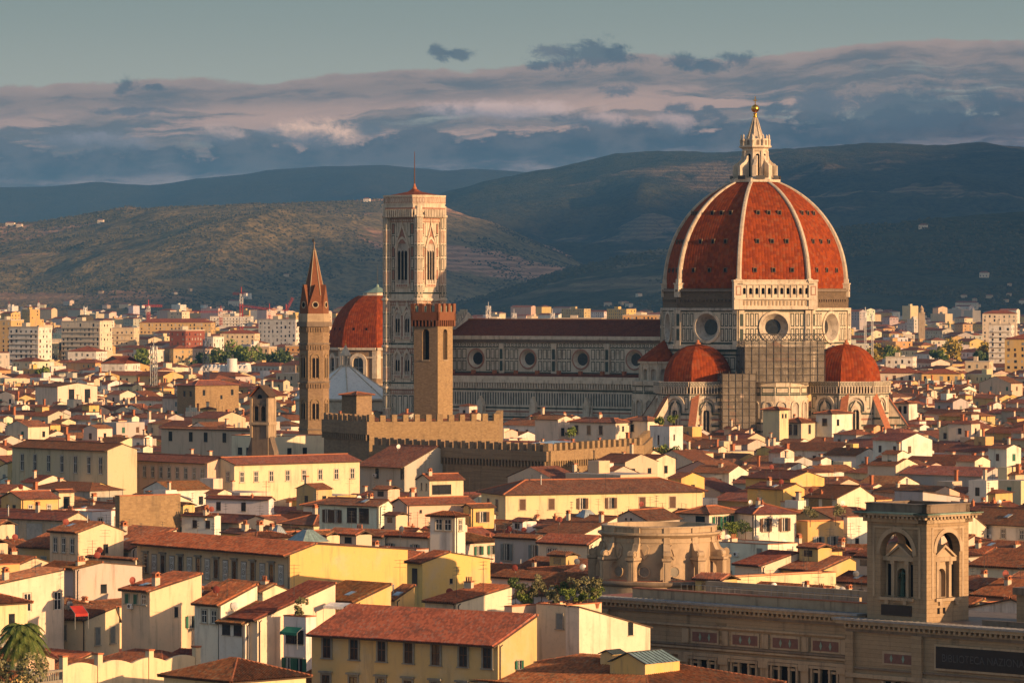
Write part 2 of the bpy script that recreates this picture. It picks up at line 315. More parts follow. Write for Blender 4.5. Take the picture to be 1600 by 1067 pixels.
    def arch_ring(s, fr, uc, v0, w, vs, t, n0, n1, mat, pointed=0.0, ns=10):   # proud surround of an arched opening: width w, spring vs, thickness t
        i = arch_pts(uc, v0, w, vs, pointed, ns); o = arch_pts(uc, v0, w+2*t, vs, pointed, ns)
        for k in range(len(i)-1):
            s.face([fr.p(*i[k], n1), fr.p(*i[k+1], n1), fr.p(*o[k+1], n1), fr.p(*o[k], n1)][::-1], mat)
            s.face([fr.p(*o[k], n0), fr.p(*o[k], n1), fr.p(*o[k+1], n1), fr.p(*o[k+1], n0)], mat)
            s.face([fr.p(*i[k], n1), fr.p(*i[k], n0), fr.p(*i[k+1], n0), fr.p(*i[k+1], n1)], mat)
    def arch_fill(s, fr, uc, v0, w, vs, n, mat, pointed=0.0, ns=10): s.poly(fr, arch_pts(uc, v0, w, vs, pointed, ns)[::-1], n, mat)
    def arch_wall(s, fr, u0, u1, v0, v1, uc, w, sill, vs, depth, mat, pointed=0.0, ns=10, inner=None):  # wall with an open arch and its reveal
        a, b = uc-w/2, uc+w/2
        q = lambda x0, y0, x1, y1: s.band(fr, x0, y0, x1, y1, mat, 0.0)
        q(u0, v0, a, v1); q(b, v0, u1, v1)
        if sill > v0: q(a, v0, b, sill)
        pts = arch_pts(uc, sill, w, vs, pointed, ns); arc = pts[1:-1]
        for k in range(len(arc)-1):
            p, r = arc[k], arc[k+1]
            s.face([fr.p(*p), fr.p(*r), fr.p(r[0], v1), fr.p(p[0], v1)], mat)
        for k in range(len(pts)):
            p, r = pts[k], pts[(k+1) % len(pts)]
            s.face([fr.p(*p, 0), fr.p(*p, -depth), fr.p(*r, -depth), fr.p(*r, 0)], inner or mat)
    def build(s, name, parent=None, loc=None):
        me = bpy.data.meshes.new(name); me.from_pydata([tuple(p) for p in s.v], [], s.f)
        names = []
        idx = {}
        for m in s.m:
            if m not in idx: idx[m] = len(names); names.append(m)
        for m in names: me.materials.append(MATS[m])
        me.polygons.foreach_set('material_index', [idx[m] for m in s.m])
        me.polygons.foreach_set('use_smooth', s.sm)
        if any(u is not None for u in s.uv):
            d = []
            for f, u in zip(s.f, s.uv):
                if u is None: d.extend([0.0]*(2*len(f)))
                else:
                    for q in u: d.extend((q[0], q[1]))
            me.uv_layers.new(name='UVMap').data.foreach_set('uv', d)
        if any(c != (1, 1, 1) for c in s.c):
            d = []
            for f, c in zip(s.f, s.c): d.extend([c[0], c[1], c[2], 1.0]*len(f))
            me.color_attributes.new('Col', 'FLOAT_COLOR', 'CORNER').data.foreach_set('color', d)
        me.update()
        o = bpy.data.objects.new(name, me); C.objects.link(o)
        if parent: o.parent = parent
        if loc is not None: o.location = loc
        return o
def arch_pts(uc, v0, w, vs, pointed=0.0, ns=10):
    r = w/2; pts = [(uc-r, v0)]
    if pointed <= 0:
        for k in range(ns+1):
            t = pi-pi*k/ns; pts.append((uc+r*cos(t), vs+r*sin(t)))
    else:
        R_ = r*(1+pointed); h = ns//2
        te = math.acos((R_-r)/R_)
        for k in range(h+1): t = te*k/h; pts.append((uc-r+R_-R_*cos(t), vs+R_*sin(t)))
        for k in range(h-1, -1, -1): t = te*k/h; pts.append((uc+r-R_+R_*cos(t), vs+R_*sin(t)))
    pts.append((uc+r, v0)); return pts
def wall_circle(mb, fr, u0, v0, u1, v1, uc, vc, r, mat):
    angs = sorted([2*pi*k/28 for k in range(28)]+[atan2(y-vc, x-uc) % (2*pi) for x in (u0, u1) for y in (v0, v1)])
    def bd(t):
        c_, s_ = cos(t), sin(t); k = 1e9
        if c_ > 1e-9: k = min(k, (u1-uc)/c_)
        if c_ < -1e-9: k = min(k, (u0-uc)/c_)
        if s_ > 1e-9: k = min(k, (v1-vc)/s_)
        if s_ < -1e-9: k = min(k, (v0-vc)/s_)
        return uc+c_*k, vc+s_*k
    for i in range(len(angs)):
        a, b = angs[i], angs[(i+1) % len(angs)]
        pa, pb = (uc+r*cos(a), vc+r*sin(a)), (uc+r*cos(b), vc+r*sin(b))
        mb.face([fr.p(*pa), fr.p(*bd(a)), fr.p(*bd(b)), fr.p(*pb)], mat)
def ocul(mb, fr, uc, vc, r_out, r_rim, r_in, depth, m_rim, m_splay, m_glass, proud=0.35):
    n = 28; ring = lambda r, d: [fr.p(uc+r*cos(2*pi*k/n), vc+r*sin(2*pi*k/n), d) for k in range(n)]
    mb.grid([ring(r_out, 0), ring(r_out, proud), ring(r_rim, proud)], m_rim, True, False)
    mb.grid([ring(r_rim, proud), ring((r_rim+r_in)/2, -depth*0.5), ring(r_in, -depth)], m_splay, True, True)
    mb.face(ring(r_in, -depth), m_glass)
def tag(o, label=None, cat=None, group=None, kind=None):
    if label: o['label'] = label
    if cat: o['category'] = cat
    if group: o['group'] = group
    if kind: o['kind'] = kind
    return o
def thing(name, label, cat, loc=(0, 0, 0), rz=0.0, group=None):
    o = bpy.data.objects.new(name, None); C.objects.link(o); o.location = loc; o.rotation_euler = (0, 0, rz); o.empty_display_size = 1
    return tag(o, label, cat, group)
def wx(px, Y): return (px-800)/F*Y
def zat(py, Y): return CZ-(py-HOR)/F*Y
def yat(py, z): return (CZ-z)*F/(py-HOR)
def toPx(p): return 800+F*p[0]/p[1], HOR-F*(p[2]-CZ)/p[1]
BLOCK = []      # footprints already taken: (x, y, radius)
KEEP = []       # what must stay visible: (px0, px1, lowest row, depth)
# ---------------------------------------------------------------- ground, hills, air
def ground():
    m, X, b = new_mat('ground_earth', 0.95, 0.1); tc = X.new('ShaderNodeTexCoord'); v = tc.outputs['Object']
    n = X.noise(v, 0.004, 6, 0.6); f = X.noise(v, 0.03, 5, 0.6)
    c = X.mix(X.ss(n, 0.4, 0.6), (0.10, 0.085, 0.06), (0.065, 0.075, 0.035)); c = X.mix(X.ss(f, 0.45, 0.7, 0, 0.6), c, (0.17, 0.14, 0.10))
    X.l.new(c, b.inputs['Base Color'])
    mb = MB(); mb.face([V((-30000, -300, 0)), V((30000, -300, 0)), V((30000, 60000, 0)), V((-30000, 60000, 0))], 'ground_earth')
    tag(mb.build('ground'), kind='structure')
    mb = MB(); mb.face([V((-400, 300, .004)), V((400, 300, .004)), V((400, 2200, .004)), V((-400, 2200, .004))], 'paving')
    tag(mb.build('street_paving'), kind='structure')
flat_mat('paving', (0.11, 0.10, 0.085), 0.9)
ground()
def hill_mat(name, wood1, wood2, field, fs=0.0022, ft=0.55, terr=True):
    m, X, b = new_mat(name, 0.95, 0.05); tc = X.new('ShaderNodeTexCoord'); v = tc.outputs['Object']
    n = X.noise(v, fs, 6, 0.62); can = X.noise(v, 0.06, 4, 0.7); can2 = X.noise(v, 0.009, 5, 0.65)
    w = X.mix(X.ss(X.m('ADD', X.m('MULTIPLY', can, 0.6), X.m('MULTIPLY', can2, 0.4)), 0.36, 0.64), wood1, wood2)
    s = X.new('ShaderNodeSeparateXYZ'); X.l.new(v, s.inputs[0])
    ter = X.m('SINE', X.m('ADD', X.m('MULTIPLY', s.outputs[2], 0.55), X.m('MULTIPLY', n, 30.0)))
    fc = X.mix(X.ss(ter, -0.4, 0.7), tuple(x*0.62 for x in field), field)
    fc = X.mix(X.ss(can, 0.55, 0.66, 0, 0.9), fc, wood1)
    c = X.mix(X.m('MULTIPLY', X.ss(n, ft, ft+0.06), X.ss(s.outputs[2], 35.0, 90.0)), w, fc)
    X.l.new(c, b.inputs['Base Color']); bump(X, b, X.m('ADD', can, can2), 1.0, 14.0)
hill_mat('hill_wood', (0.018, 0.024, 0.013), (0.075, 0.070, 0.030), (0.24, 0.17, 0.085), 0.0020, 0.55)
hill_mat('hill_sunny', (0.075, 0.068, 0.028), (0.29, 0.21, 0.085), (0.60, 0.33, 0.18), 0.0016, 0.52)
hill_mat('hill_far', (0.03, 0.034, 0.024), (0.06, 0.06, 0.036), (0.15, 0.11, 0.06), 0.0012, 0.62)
HILLS = {}
def lerp_prof(prof, x):
    if x <= prof[0][0]: return prof[0][1]
    for (a, ya), (b, yb) in zip(prof, prof[1:]):
        if x <= b:
            t = (x-a)/(b-a); return ya+(yb-ya)*t
    return prof[-1][1]
def hill(name, prof, Yf, Yr, mat, nx=260, nt=60, rough=1.0, seed=0, shape=1.0, z0=0):
    x0, x1 = prof[0][0], prof[-1][0]
    rows = []; T = [1.35*k/nt for k in range(nt+1)]
    def h(px, t):
        zr = zat(lerp_prof(prof, px), Yr)
        Xw = wx(px, Yr); Y = Yf+(Yr-Yf)*t
        s = (min(t, 1))**shape if t <= 1 else 1-0.9*((t-1)/0.35)**1.3*0.7
        base = zr*s
        n = NZ.fractal(V((Xw/900+seed, Y/1100, seed*1.7)), 1.0, 2.1, 6)
        rg = 1-abs(NZ.noise(V((Xw/700+seed*3, Y/2600, 4.4))))*2
        env = 4*min(t, 1)*(1-min(t, 1)) if t < 1 else 0.0
        z = base+zr*env*(0.16*n+0.13*(rg-0.6))*rough
        z += 5.0*NZ.fractal(V((Xw/110, Y/110, seed)), 1.0, 2.0, 4)*min(1, t*4)*rough*0.8
        return V((Xw, Y, max(z0+z-2*(t < 0.02)*3, -3)))
    for t in T: rows.append([h(x0+(x1-x0)*i/nx, t) for i in range(nx+1)])
    mb = MB(); mb.grid(rows, mat, smooth=True)
    o = tag(mb.build(name), kind='structure'); HILLS[name] = h
    return h
pA = [(-1400, 285), (-300, 296), (0, 291), (75, 290), (150, 282), (200, 286), (240, 288), (300, 278), (380, 270), (420, 263), (500, 258), (600, 256), (650, 261), (690, 264), (740, 262), (790, 265), (840, 268), (900, 262), (1200, 270), (3000, 280)]
pB = [(380, 420), (500, 365), (600, 325), (690, 301), (760, 282), (830, 268), (900, 254), (960, 240), (1000, 236), (1060, 236), (1130, 239), (1200, 236), (1240, 233), (1300, 228), (1350, 222), (1400, 223), (1450, 226), (1500, 224), (1530, 221), (1570, 225), (1600, 229), (1900, 240), (3000, 260)]
pC = [(-1500, 330), (-300, 352), (0, 349), (45, 346), (100, 338), (150, 331), (200, 324), (230, 326), (260, 322), (320, 321), (450, 320), (500, 315), (550, 311), (600, 311), (680, 318), (760, 345), (860, 385), (960, 430), (1040, 466), (1100, 490)]
pD = [(600, 492), (700, 478), (740, 468), (800, 450), (850, 430), (900, 414), (1000, 396), (1060, 386), (1180, 372), (1310, 357), (1350, 350), (1400, 347), (1450, 342), (1500, 338), (1550, 332), (1600, 329), (1900, 318), (2800, 330)]
hA = hill('far_mountain_range', pA, 17500, 22000, 'hill_far', 240, 40, 0.8, 1.3)
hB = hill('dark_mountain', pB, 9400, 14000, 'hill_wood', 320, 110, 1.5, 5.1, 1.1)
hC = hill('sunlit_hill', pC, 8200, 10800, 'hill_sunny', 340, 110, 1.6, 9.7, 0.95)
clumpmat = 0
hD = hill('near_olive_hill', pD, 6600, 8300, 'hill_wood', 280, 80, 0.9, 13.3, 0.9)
def clumps(name, h, prof, n, mat, r0, r1, seed, pick=lambda p, t: True):
    rnd = random.Random(seed); mb = MB()
    while n > 0:
        px = rnd.uniform(max(prof[0][0], -150), min(prof[-1][0], 1750)); t = rnd.uniform(0.02, 1.0)
        p = h(px, t); n -= 1
        q = NZ.fractal(V((p.x/350, p.y/350, seed)), 1.0, 2.0, 4)
        if q < -0.06: continue
        r = rnd.uniform(r0, r1); m = 5
        a = rnd.uniform(0, 6)
        rows = [[p+V((cos(a+2*pi*k/m)*r*s*rnd.uniform(.75, 1.2), sin(a+2*pi*k/m)*r*s*rnd.uniform(.75, 1.2), r*z)) for k in range(m)] for s, z in ((0.85, -0.2), (1.0, 0.45), (0.55, 1.05))]
        mb.grid(rows, mat, True, False); mb.face(rows[-1], mat)
    return tag(mb.build(name), kind='stuff')
clumps('hill_forest', hD, pD, 16000, 'forest_clump', 1.8, 3.6, 3)
clumps('hill_forest', hC, pC, 26000, 'forest_clump', 1.6, 3.2, 4)
def haze():
    m = bpy.data.materials.new('haze_air'); m.use_nodes = True; nt = m.node_tree; nt.nodes.clear()
    o = nt.nodes.new('ShaderNodeOutputMaterial'); pv = nt.nodes.new('ShaderNodeVolumePrincipled')
    pv.inputs['Color'].default_value = (0.12, 0.34, 0.67, 1); pv.inputs['Density'].default_value = HAZE_D
    pv.inputs['Anisotropy'].default_value = 0.0
    nt.links.new(pv.outputs[0], o.inputs['Volume']); MATS['haze_air'] = m
    mb = MB(); mb.box(Fr((-9000, -400, -5), (1, 0, 0), (0, -1, 0)), 0, 18000, 0, 850, -27000, 0, 'haze_air')
    h = mb.build('haze'); tag(h, kind='stuff')
HAZE_D = 4.0e-5
haze()
def shade_cloud(cx, cy, cz, rx, ry, rz, seed):  # opaque cloud body that blocks the sun from out of view
    mb = MB(); rows = []
    for j in range(15):
        ph = -pi/2+pi*j/14; row = []
        for k in range(40):
            th = 2*pi*k/40; d = V((cos(th)*cos(ph), sin(th)*cos(ph), sin(ph)))
            s = 1+0.10*NZ.fractal(d*2.2+V((seed, 0, 0)), 1.0, 2.0, 4)
            row.append(V((cx+d.x*rx*s, cy+d.y*ry*s, cz+d.z*rz*s)))
        rows.append(row)
    mb.grid(rows, 'shade_cloud_shell', True)
    tag(mb.build('shade_cloud'), kind='stuff')
shade_cloud(10450, 5600, 1900, 2900, 7100, 160, 1.0)  # unseen, added to throw shadow over the dark mountain and near hill
shade_cloud(8700, 14100, 1950, 3700, 2900, 160, 4.0)  # second unseen one, added to shade the far range
# ---------------------------------------------------------------- the cathedral (local x = east end side, local -y = south flank)
CA = R(-35.7)
cath = thing('cathedral', 'marble cathedral with huge red brick dome and white ribs', 'cathedral', (wx(1180, 1300), 1300, 0), CA)
def octf(k, ap, rot=0.0, n=8):     # frame of face k of a regular polygon, returns frame, width
    ph = rot+2*pi*k/n; nn = V((cos(ph), sin(ph), 0)); u = V((-sin(ph), cos(ph), 0)); w = 2*ap*tan(pi/n)
    return Fr(nn*ap-u*w/2, u, nn), w
c225 = cos(pi/8)
Z0, ZT, RB, RT, RC = 57.6, 90.3, 26.9, 6.4, 35.0
def dome_r(z): return RB-RC+sqrt(max(RC*RC-(z-Z0)**2, 0))
kk = (dome_r(ZT)-RT)
def prof(z): return dome_r(z)-kk*((z-Z0)/(ZT-Z0))
mb = MB(); NZD = 26
for k in range(8):
    a0, a1 = pi/8+pi/4*(k-1), pi/8+pi/4*k
    rows = []; uvs = []
    arc = 0; pz = None
    for j in range(NZD+1):
        z = Z0+(ZT-Z0)*j/NZD; r = prof(z)
        if pz: arc += sqrt((z-pz[0])**2+(r-pz[1])**2)
        pz = (z, r); A = V((cos(a0)*r, sin(a0)*r, z)); B = V((cos(a1)*r, sin(a1)*r, z)); w = (B-A).length
        rows.append([A.lerp(B, t/6) for t in range(7)]); uvs.append([(w*(t/6-.5)+50*k, arc) for t in range(7)])
    mb.grid(rows, 'dome_tiles', False, False, uvs)
dome = mb.build('dome', cath)
for zz, offs in ((63.8, (-.28, 0, .28)), (72.2, (-.24, 0, .24)), (80.6, (-.22, 0, .22))):   # small oculi in each web
    for k in (5, 6, 7, 0):
        r = prof(zz)*c225; ph = pi/4*k; nn = V((cos(ph), sin(ph), 0)); u = V((-sin(ph), cos(ph), 0))
        for o_ in offs:
            mb = MB(); fr = Fr(nn*(r)+u*(o_*r*.8), u, nn); mb.box(fr, -.55, .55, zz-.5, zz+.9, -1, .35, 'brown_masonry'); mb.band(fr, -.38, zz-.4, .38, zz+.65, 'dark_void', .38)
            mb.build('dome_vent', dome)
for k in range(8):
    a = pi/8+pi/4*k; d = V((cos(a), sin(a), 0)); t = V((-sin(a), cos(a), 0)); mb = MB(); rows = []
    for j in range(NZD+1):
        z = Z0-.3+(ZT+.2-Z0)*j/NZD; r = prof(max(z, Z0)); w = .72-.2*j/NZD; h = .8
        p = d*(r+.05)+ZU*z
        rows.append([p+t*-w-d*.6, p+t*-w+d*h*.55, p+t*-w*.55+d*h, p+t*w*.55+d*h, p+t*w+d*h*.55, p+t*w-d*.6])
    mb.grid(rows, 'rib_marble', False, False)
    fr = Fr(d*(RB+.4), t, d); mb.box(fr, -1.15, 1.15, Z0-1.5, Z0+2.2, -2, .9, 'white_marble'); mb.box(fr, -1.4, 1.4, Z0+2.2, Z0+2.6, -2, 1.1, 'white_marble')
    mb.box(fr, -.8, .8, Z0+2.6, Z0+3.8, -2, .6, 'white_marble')
    mb.build('dome_rib', cath)
# lantern
lt = MB(); ROT = pi/8
lt.lathe((0, 0, 0), [(7.0, 90.1), (7.6, 90.1), (7.6, 90.9), (7.0, 90.9), (7.0, 91.3), (3.5, 91.3)], 'white_marble', 8, False, ROT)
for k in range(8):
    fr, w = octf(k, 3.35)
    lt.arch_wall(fr, 0, w, 91.2, 100.3, w/2, 1.15, 91.8, 98.0, .8, 'white_marble'); lt.arch_fill(fr.sh(0, 0, -.75), w/2, 91.8, 1.15, 98.0, 0, 'dark_void')
    for uu in (.1, w-.1): lt.box(fr, uu-.28, uu+.28, 91.2, 99.4, 0, .35, 'white_marble')
    a = pi/8+pi/4*k; d = V((cos(a), sin(a), 0)); t = V((-sin(a), cos(a), 0))
    bf = Fr(d*3.2+t*.45, d, -t)   # scroll buttress, profile in (out, z)
    pr = [(0, 91.2), (3.1, 91.2), (3.1, 94.9), (2.6, 95.5), (1.7, 96.0), (.95, 96.9), (.7, 97.8), (0, 98.0)]
    lt.prism(bf, pr, -.9, 0, 'white_marble'); lt.box(bf, 2.3, 3.3, 91.2, 95.0, -1.05, .15, 'white_marble')
    lt.lathe(d*4.15+ZU*100.9, [(.5, 0), (.5, 1.5), (.62, 1.6), (.3, 2.1), (.32, 2.9), (0, 3.5)], 'white_marble', 6)
lt.lathe((0, 0, 0), [(3.7, 99.2), (3.9, 99.4), (3.9, 100.0), (4.9, 100.5), (4.9, 100.9), (3.6, 100.9), (3.6, 102.2), (2.7, 102.6)], 'white_marble', 8, False, ROT)
for k in range(8):
    fr, w = octf(k, 3.5); lt.box(fr, .25, w-.25, 100.9, 103.0, -.4, .25, 'white_marble'); lt.arch_fill(fr, w/2, 101.1, .9, 102.2, .28, 'pietra_dark')
    lt.box(fr.sh(0, 0, 3.9), w/2-1.3, w/2+1.3, 90.9, 92.0, -.06, .06, 'metal_dark')
lantern = lt.build('lantern', cath)
mb = MB(); mb.lathe((0, 0, 0), [(2.55, 102.4), (1.75, 104.8), (1.0, 107.2), (.55, 109.2), (.5, 109.4)], 'grey_marble', 8, False, ROT)
for k in range(8):
    a = pi/8+pi/4*k; d = V((cos(a), sin(a), 0)); mb.tube(d*2.6+ZU*102.5, d*.58+ZU*109.2, .16, 'white_marble', 4)
mb.build('spire', lantern)
mb = MB(); mb.lathe((0, 0, 0), [(.5, 109.3), (.75, 109.5), (.5, 109.9), (.4, 110.3), (.8, 110.5), (.3, 110.7)], 'gold', 12)
mb.lathe((0, 0, 112.0), [(1.22*cos(-pi/2+pi*j/10), 1.22*sin(-pi/2+pi*j/10)) for j in range(11)], 'gold', 20); mb.build('gold_ball', lantern)
mb = MB(); f0 = Fr((0, 0, 0), (cos(-CA), sin(-CA), 0), (sin(-CA), -cos(-CA), 0)); mb.box(f0, -.13, .13, 113.1, 115.6, -.13, .13, 'gold'); mb.box(f0, -.62, .62, 114.3, 114.6, -.12, .12, 'gold'); mb.build('cross', lantern)
# drum
AP = 26.1
dr = MB(); oc = []
for k in range(8):
    fr, w = octf(k, AP)
    if k in (5, 6, 7, 0, 1):
        wall_circle(dr, fr, 0, 42.0, w, 52.4, w/2, 47.3, 4.1, 'white_marble')
        for q0, q1 in ((2.0, w/2-4.6), (w/2+4.6, w-2.0)):
            n = 3 if k != 7 else 3; pw = (q1-q0)/n
            for i in range(n):
                for z0, z1 in ((43.2, 47.0), (47.5, 51.4)): dr.panel(fr, q0+i*pw+.15, z0, q0+(i+1)*pw-.15, z1, .28)
        for uu in (.1, w-1.7):
            dr.box(fr, uu, uu+1.6, 42.0, 52.2, 0, .5, 'white_marble')
            for z0, z1 in ((43.4, 46.8), (47.6, 51.2)): dr.panel(fr, uu+.3, z0, uu+1.3, z1, .22, n=.53, m2='green_marble' if uu < 1 else 'grey_marble')
        dr.band(fr, 1.7, 42.3, w-1.7, 42.9, 'green_marble'); dr.band(fr, 1.7, 51.75, w-1.7, 52.1, 'green_marble')
        m = MB(); ocul(m, fr, w/2, 47.3, 4.75, 4.0, 2.35, 2.2, 'white_marble', 'grey_marble', 'glass', .45)
        oc.append((m, k))
    else: dr.band(fr, 0, 30, w, 52.4, 'grey_marble', 0)
    # rough masonry band below the dome
    b_ = fr.sh(0, 0, -.3)
    dr.band(b_, 0, 52.4, w, 58.6, 'brown_masonry', 0)
    for i in range(15): dr.box(b_, 1+i*(w-2)/15, 1.5+i*(w-2)/15, 54.7, 55.4, 0, .35, 'brown_masonry')
    dr.box(b_, 0, w, 57.7, 58.3, 0, .5, 'pietra_dark')
    dr.box(b_, 0, w, 52.2, 52.9, 0, .8, 'white_marble' if k in (7, 0, 1) else 'grey_marble')
    # cornices and panels below
    dr.box(fr, 0, w, 40.9, 42.0, 0, .9, 'white_marble'); dr.box(fr, 0, w, 40.2, 40.9, 0, .5, 'green_marble')
    dr.band(fr, 0, 28, w, 40.2, 'white_marble', 0)
    for i in range(9):
        for z0, z1 in ((30.5, 34.3), (34.9, 38.6)): dr.panel(fr, .7+i*(w-1.4)/9, z0, .7+(i+1)*(w-1.4)/9-.35, z1, .3)
    dr.band(fr, 0, 39.0, w, 39.5, 'green_marble')
dr.lathe((0, 0, 0), [(AP/c225-.5, 58.4), (RB-1.2, 58.6)], 'brown_masonry', 8, False, ROT)
drum = dr.build('drum', cath)
for m, k in oc: tag(m.build('oculus_window', drum))
# the finished stretch of gallery on the face turned to the viewer
g = MB(); fr, w = octf(7, AP)
g.box(fr, -1.3, w+1.3, 52.5, 53.4, -.5, 1.7, 'white_marble'); g.box(fr, -.9, w+.9, 53.4, 55.3, -.5, 1.1, 'white_marble')
for i in range(20): g.box(fr, .2+i*w/20, .2+i*w/20+.45, 53.6, 55.0, 1.1, 1.25, 'pietra')
g.box(fr, -1.4, w+1.4, 55.3, 55.9, -.5, 1.9, 'white_marble')
n = 11; u0, u1 = .6, w-.6
for i in range(n):
    a = u0+(u1-u0)*i/n; b = u0+(u1-u0)*(i+1)/n; c_ = (a+b)/2
    g.arch_wall(fr.sh(0, 0, 1.3), a, b, 55.9, 59.6, c_, .95, 56.9, 58.3, .7, 'white_marble'); g.arch_fill(fr.sh(0, 0, .55), c_, 56.9, .95, 58.3, 0, 'dark_void')
    g.box(fr, a-.14, a+.14, 55.9, 59.6, 1.3, 1.55, 'white_marble')
for uu in (-1.6, w-1.0):
    g.box(fr, uu, uu+2.6, 52.5, 60.6, -1, 1.75, 'white_marble'); g.box(fr, uu-.2, uu+2.8, 60.6, 61.1, -1, 2.0, 'white_marble')
    g.panel(fr, uu+.5, 56.6, uu+2.1, 59.3, .3, 'pink_marble', n=1.78)
g.box(fr, -.6, w+.6, 59.6, 60.1, -.5, 1.75, 'white_marble'); g.box(fr, -.4, w+.4, 60.1, 60.9, 1.2, 1.45, 'white_marble'); g.box(fr, -.5, w+.5, 60.9, 61.15, 1.05, 1.6, 'white_marble')
g.build('gallery', cath)
# nave
WE, EE = -107.0, -24.0
nv = MB(); sf = Fr((WE, -10.6, 0), (1, 0, 0), (0, -1, 0)); L = EE-WE
nv_oc = []
ocs = [-36.0-19.6*k for k in range(4)]
cuts = [WE]+[(ocs[i]+ocs[i+1])/2 for i in (2, 1, 0)]+[EE]
for i, e in enumerate(ocs[::-1]):
    a, b = cuts[i]-WE, cuts[i+1]-WE; uc = e-WE
    wall_circle(nv, sf, a, 32.5, b, 43.6, uc, 37.3, 2.6, 'white_marble')
    lim = [(a+1.0, uc-3.6), (uc+3.6, b-1.0)]
    for q0, q1 in lim:
        n = max(1, round((q1-q0)/1.9)); pw = (q1-q0)/n
        for j in range(n):
            for z0, z1 in ((33.6, 36.7), (37.2, 40.3)): nv.panel(sf, q0+j*pw+.15, z0, q0+(j+1)*pw-.15, z1, .24)
    nv.box(sf, b-.9, b+.9, 32.5, 42, 0, .55, 'white_marble')
    for z0, z1 in ((33.6, 36.7), (37.2, 40.3)): nv.panel(sf, b-.55, z0, b+.55, z1, .22, n=.58, m2='green_marble')
    m = MB(); ocul(m, sf, uc, 37.3, 3.15, 2.7, 1.9, .9, 'pink_marble', 'white_marble', 'glass', .3); nv_oc.append(m)
nv.band(sf, 0, 33.0, L, 33.35, 'green_marble'); nv.band(sf, 0, 40.6, L, 40.95, 'green_marble')
for i in range(60): nv.panel(sf, .5+i*L/60, 41.1, .5+(i+1)*L/60-.5, 42.0, .2)
nv.box(sf, -.4, L, 42.2, 42.7, 0, .5, 'pietra_dark'); nv.box(sf, -.6, L, 43.2, 44.3, -.3, 1.15, 'white_marble'); nv.box(sf, -.4, L, 42.7, 43.2, 0, .8, 'pietra_dark')
# west front seen over the roof
wf = Fr((WE, 21, 0), (0, -1, 0), (-1, 0, 0))
nv.prism(wf, [(0, 0), (42, 0), (42, 30), (33, 33), (32.5, 43), (31.5, 45.5), (29, 45.5), (21, 51.5), (13, 45.5), (10, 45), (9, 33), (0, 30)], -1.5, .9, 'white_marble')
for i in range(9): nv.box(wf, 30.9-i*1.15, 31.5-i*1.15, 45.2+i*.72, 46.6+i*.72, -1.6, 1.0, 'white_marble')
nave = nv.build('nave_wall', cath)
for m in nv_oc: m.build('oculus_window', nave)
rf_ = MB(); rf_.face([V((WE, -11.7, 44.2)), V((EE+2, -11.7, 44.2)), V((EE+2, 0, 49.2)), V((WE, 0, 49.2))], 'roof_tiles', [(0, 0), (L, 0), (L, 13), (0, 13)])
rf_.face([V((WE, 11.7, 44.2)), V((WE, 0, 49.2)), V((EE+2, 0, 49.2)), V((EE+2, 11.7, 44.2))], 'roof_tiles', [(0, 0), (0, 13), (L, 13), (L, 0)])
rf_.tube((WE, 0, 49.2), (EE+2, 0, 49.2), .3, 'terracotta', 6)
nr = rf_.build('nave_roof', cath); nr.color = (.62, .5, .5, 1)
ai = MB(); af = Fr((WE, -21, 0), (1, 0, 0), (0, -1, 0)); LA = L-3
ai.band(af, 0, 0, LA, 31, 'white_marble', 0); ai.box(af, 0, LA, 31.2, 32.2, -.6, .6, 'white_marble')
n = 84
for i in range(n):
    u = LA*i/n; ai.box(af, u, u+LA/n*.5, 28.6, 30.2, 0, .75, 'white_marble'); ai.arch_fill(af, u+LA/n*.75, 28.7, LA/n*.42, 29.4, .02, 'dark_void')
    ai.panel(af, u+.1, 23.4, u+LA/n-.12, 27.4, .2, 'grey_marble', 'green_marble')
    if i % 2 == 0: ai.panel(af, u+.2, 13.2, u+LA/n*2-.3, 18.2, .28)
for z0, z1, m in ((30.2, 31.2, 'white_marble'),): ai.box(af, 0, LA, z0, z1, 0, .95, m)
for z, m in ((27.8, 'green_marble'), (22.4, 'green_marble'), (21.3, 'pink_marble'), (19.6, 'green_marble'), (18.7, 'pink_marble'), (12.4, 'green_marble'), (20.5, 'grey_marble')): ai.band(af, 0, z, LA, z+.5, m, .04)
for e in [o_+9.8 for o_ in ocs]+[ocs[-1]-9.8]:
    uu = e-WE
    if 2 < uu < LA-1:
        ai.box(af, uu-1.1, uu+1.1, 0, 23, 0, 1.3, 'white_marble'); ai.prism(af, [(uu-1.4, 23), (uu+1.4, 23), (uu, 26.2)], 0, 1.4, 'white_marble')
for e in (-44.0, -83.5):
    uu = e-WE; ai.prism(af, [(uu-4, 12), (uu+4, 12), (uu, 21.5)], 0, 1.2, 'white_marble'); ai.arch_fill(af, uu, 5, 3.6, 12.5, 1.3, 'dark_void', .6); ai.tube(af.p(uu, 21, .6), af.p(uu, 24.5, .6), .3, 'white_marble', 5, .08)
for i in range(10): ai.box(af.sh(0, 0, -9), 4+i*LA/10, 5+i*LA/10, 32.0, 33.8, 0, 1.0, 'terracotta')
ai.face([V((WE, -21.2, 31.6)), V((EE-3, -21.2, 31.6)), V((EE-3, -10.4, 33.0)), V((WE, -10.4, 33.0))], 'roof_tiles', [(0, 0), (L, 0), (L, 11), (0, 11)])
ao = ai.build('aisle', cath); ao.color = (.7, .6, .6, 1)
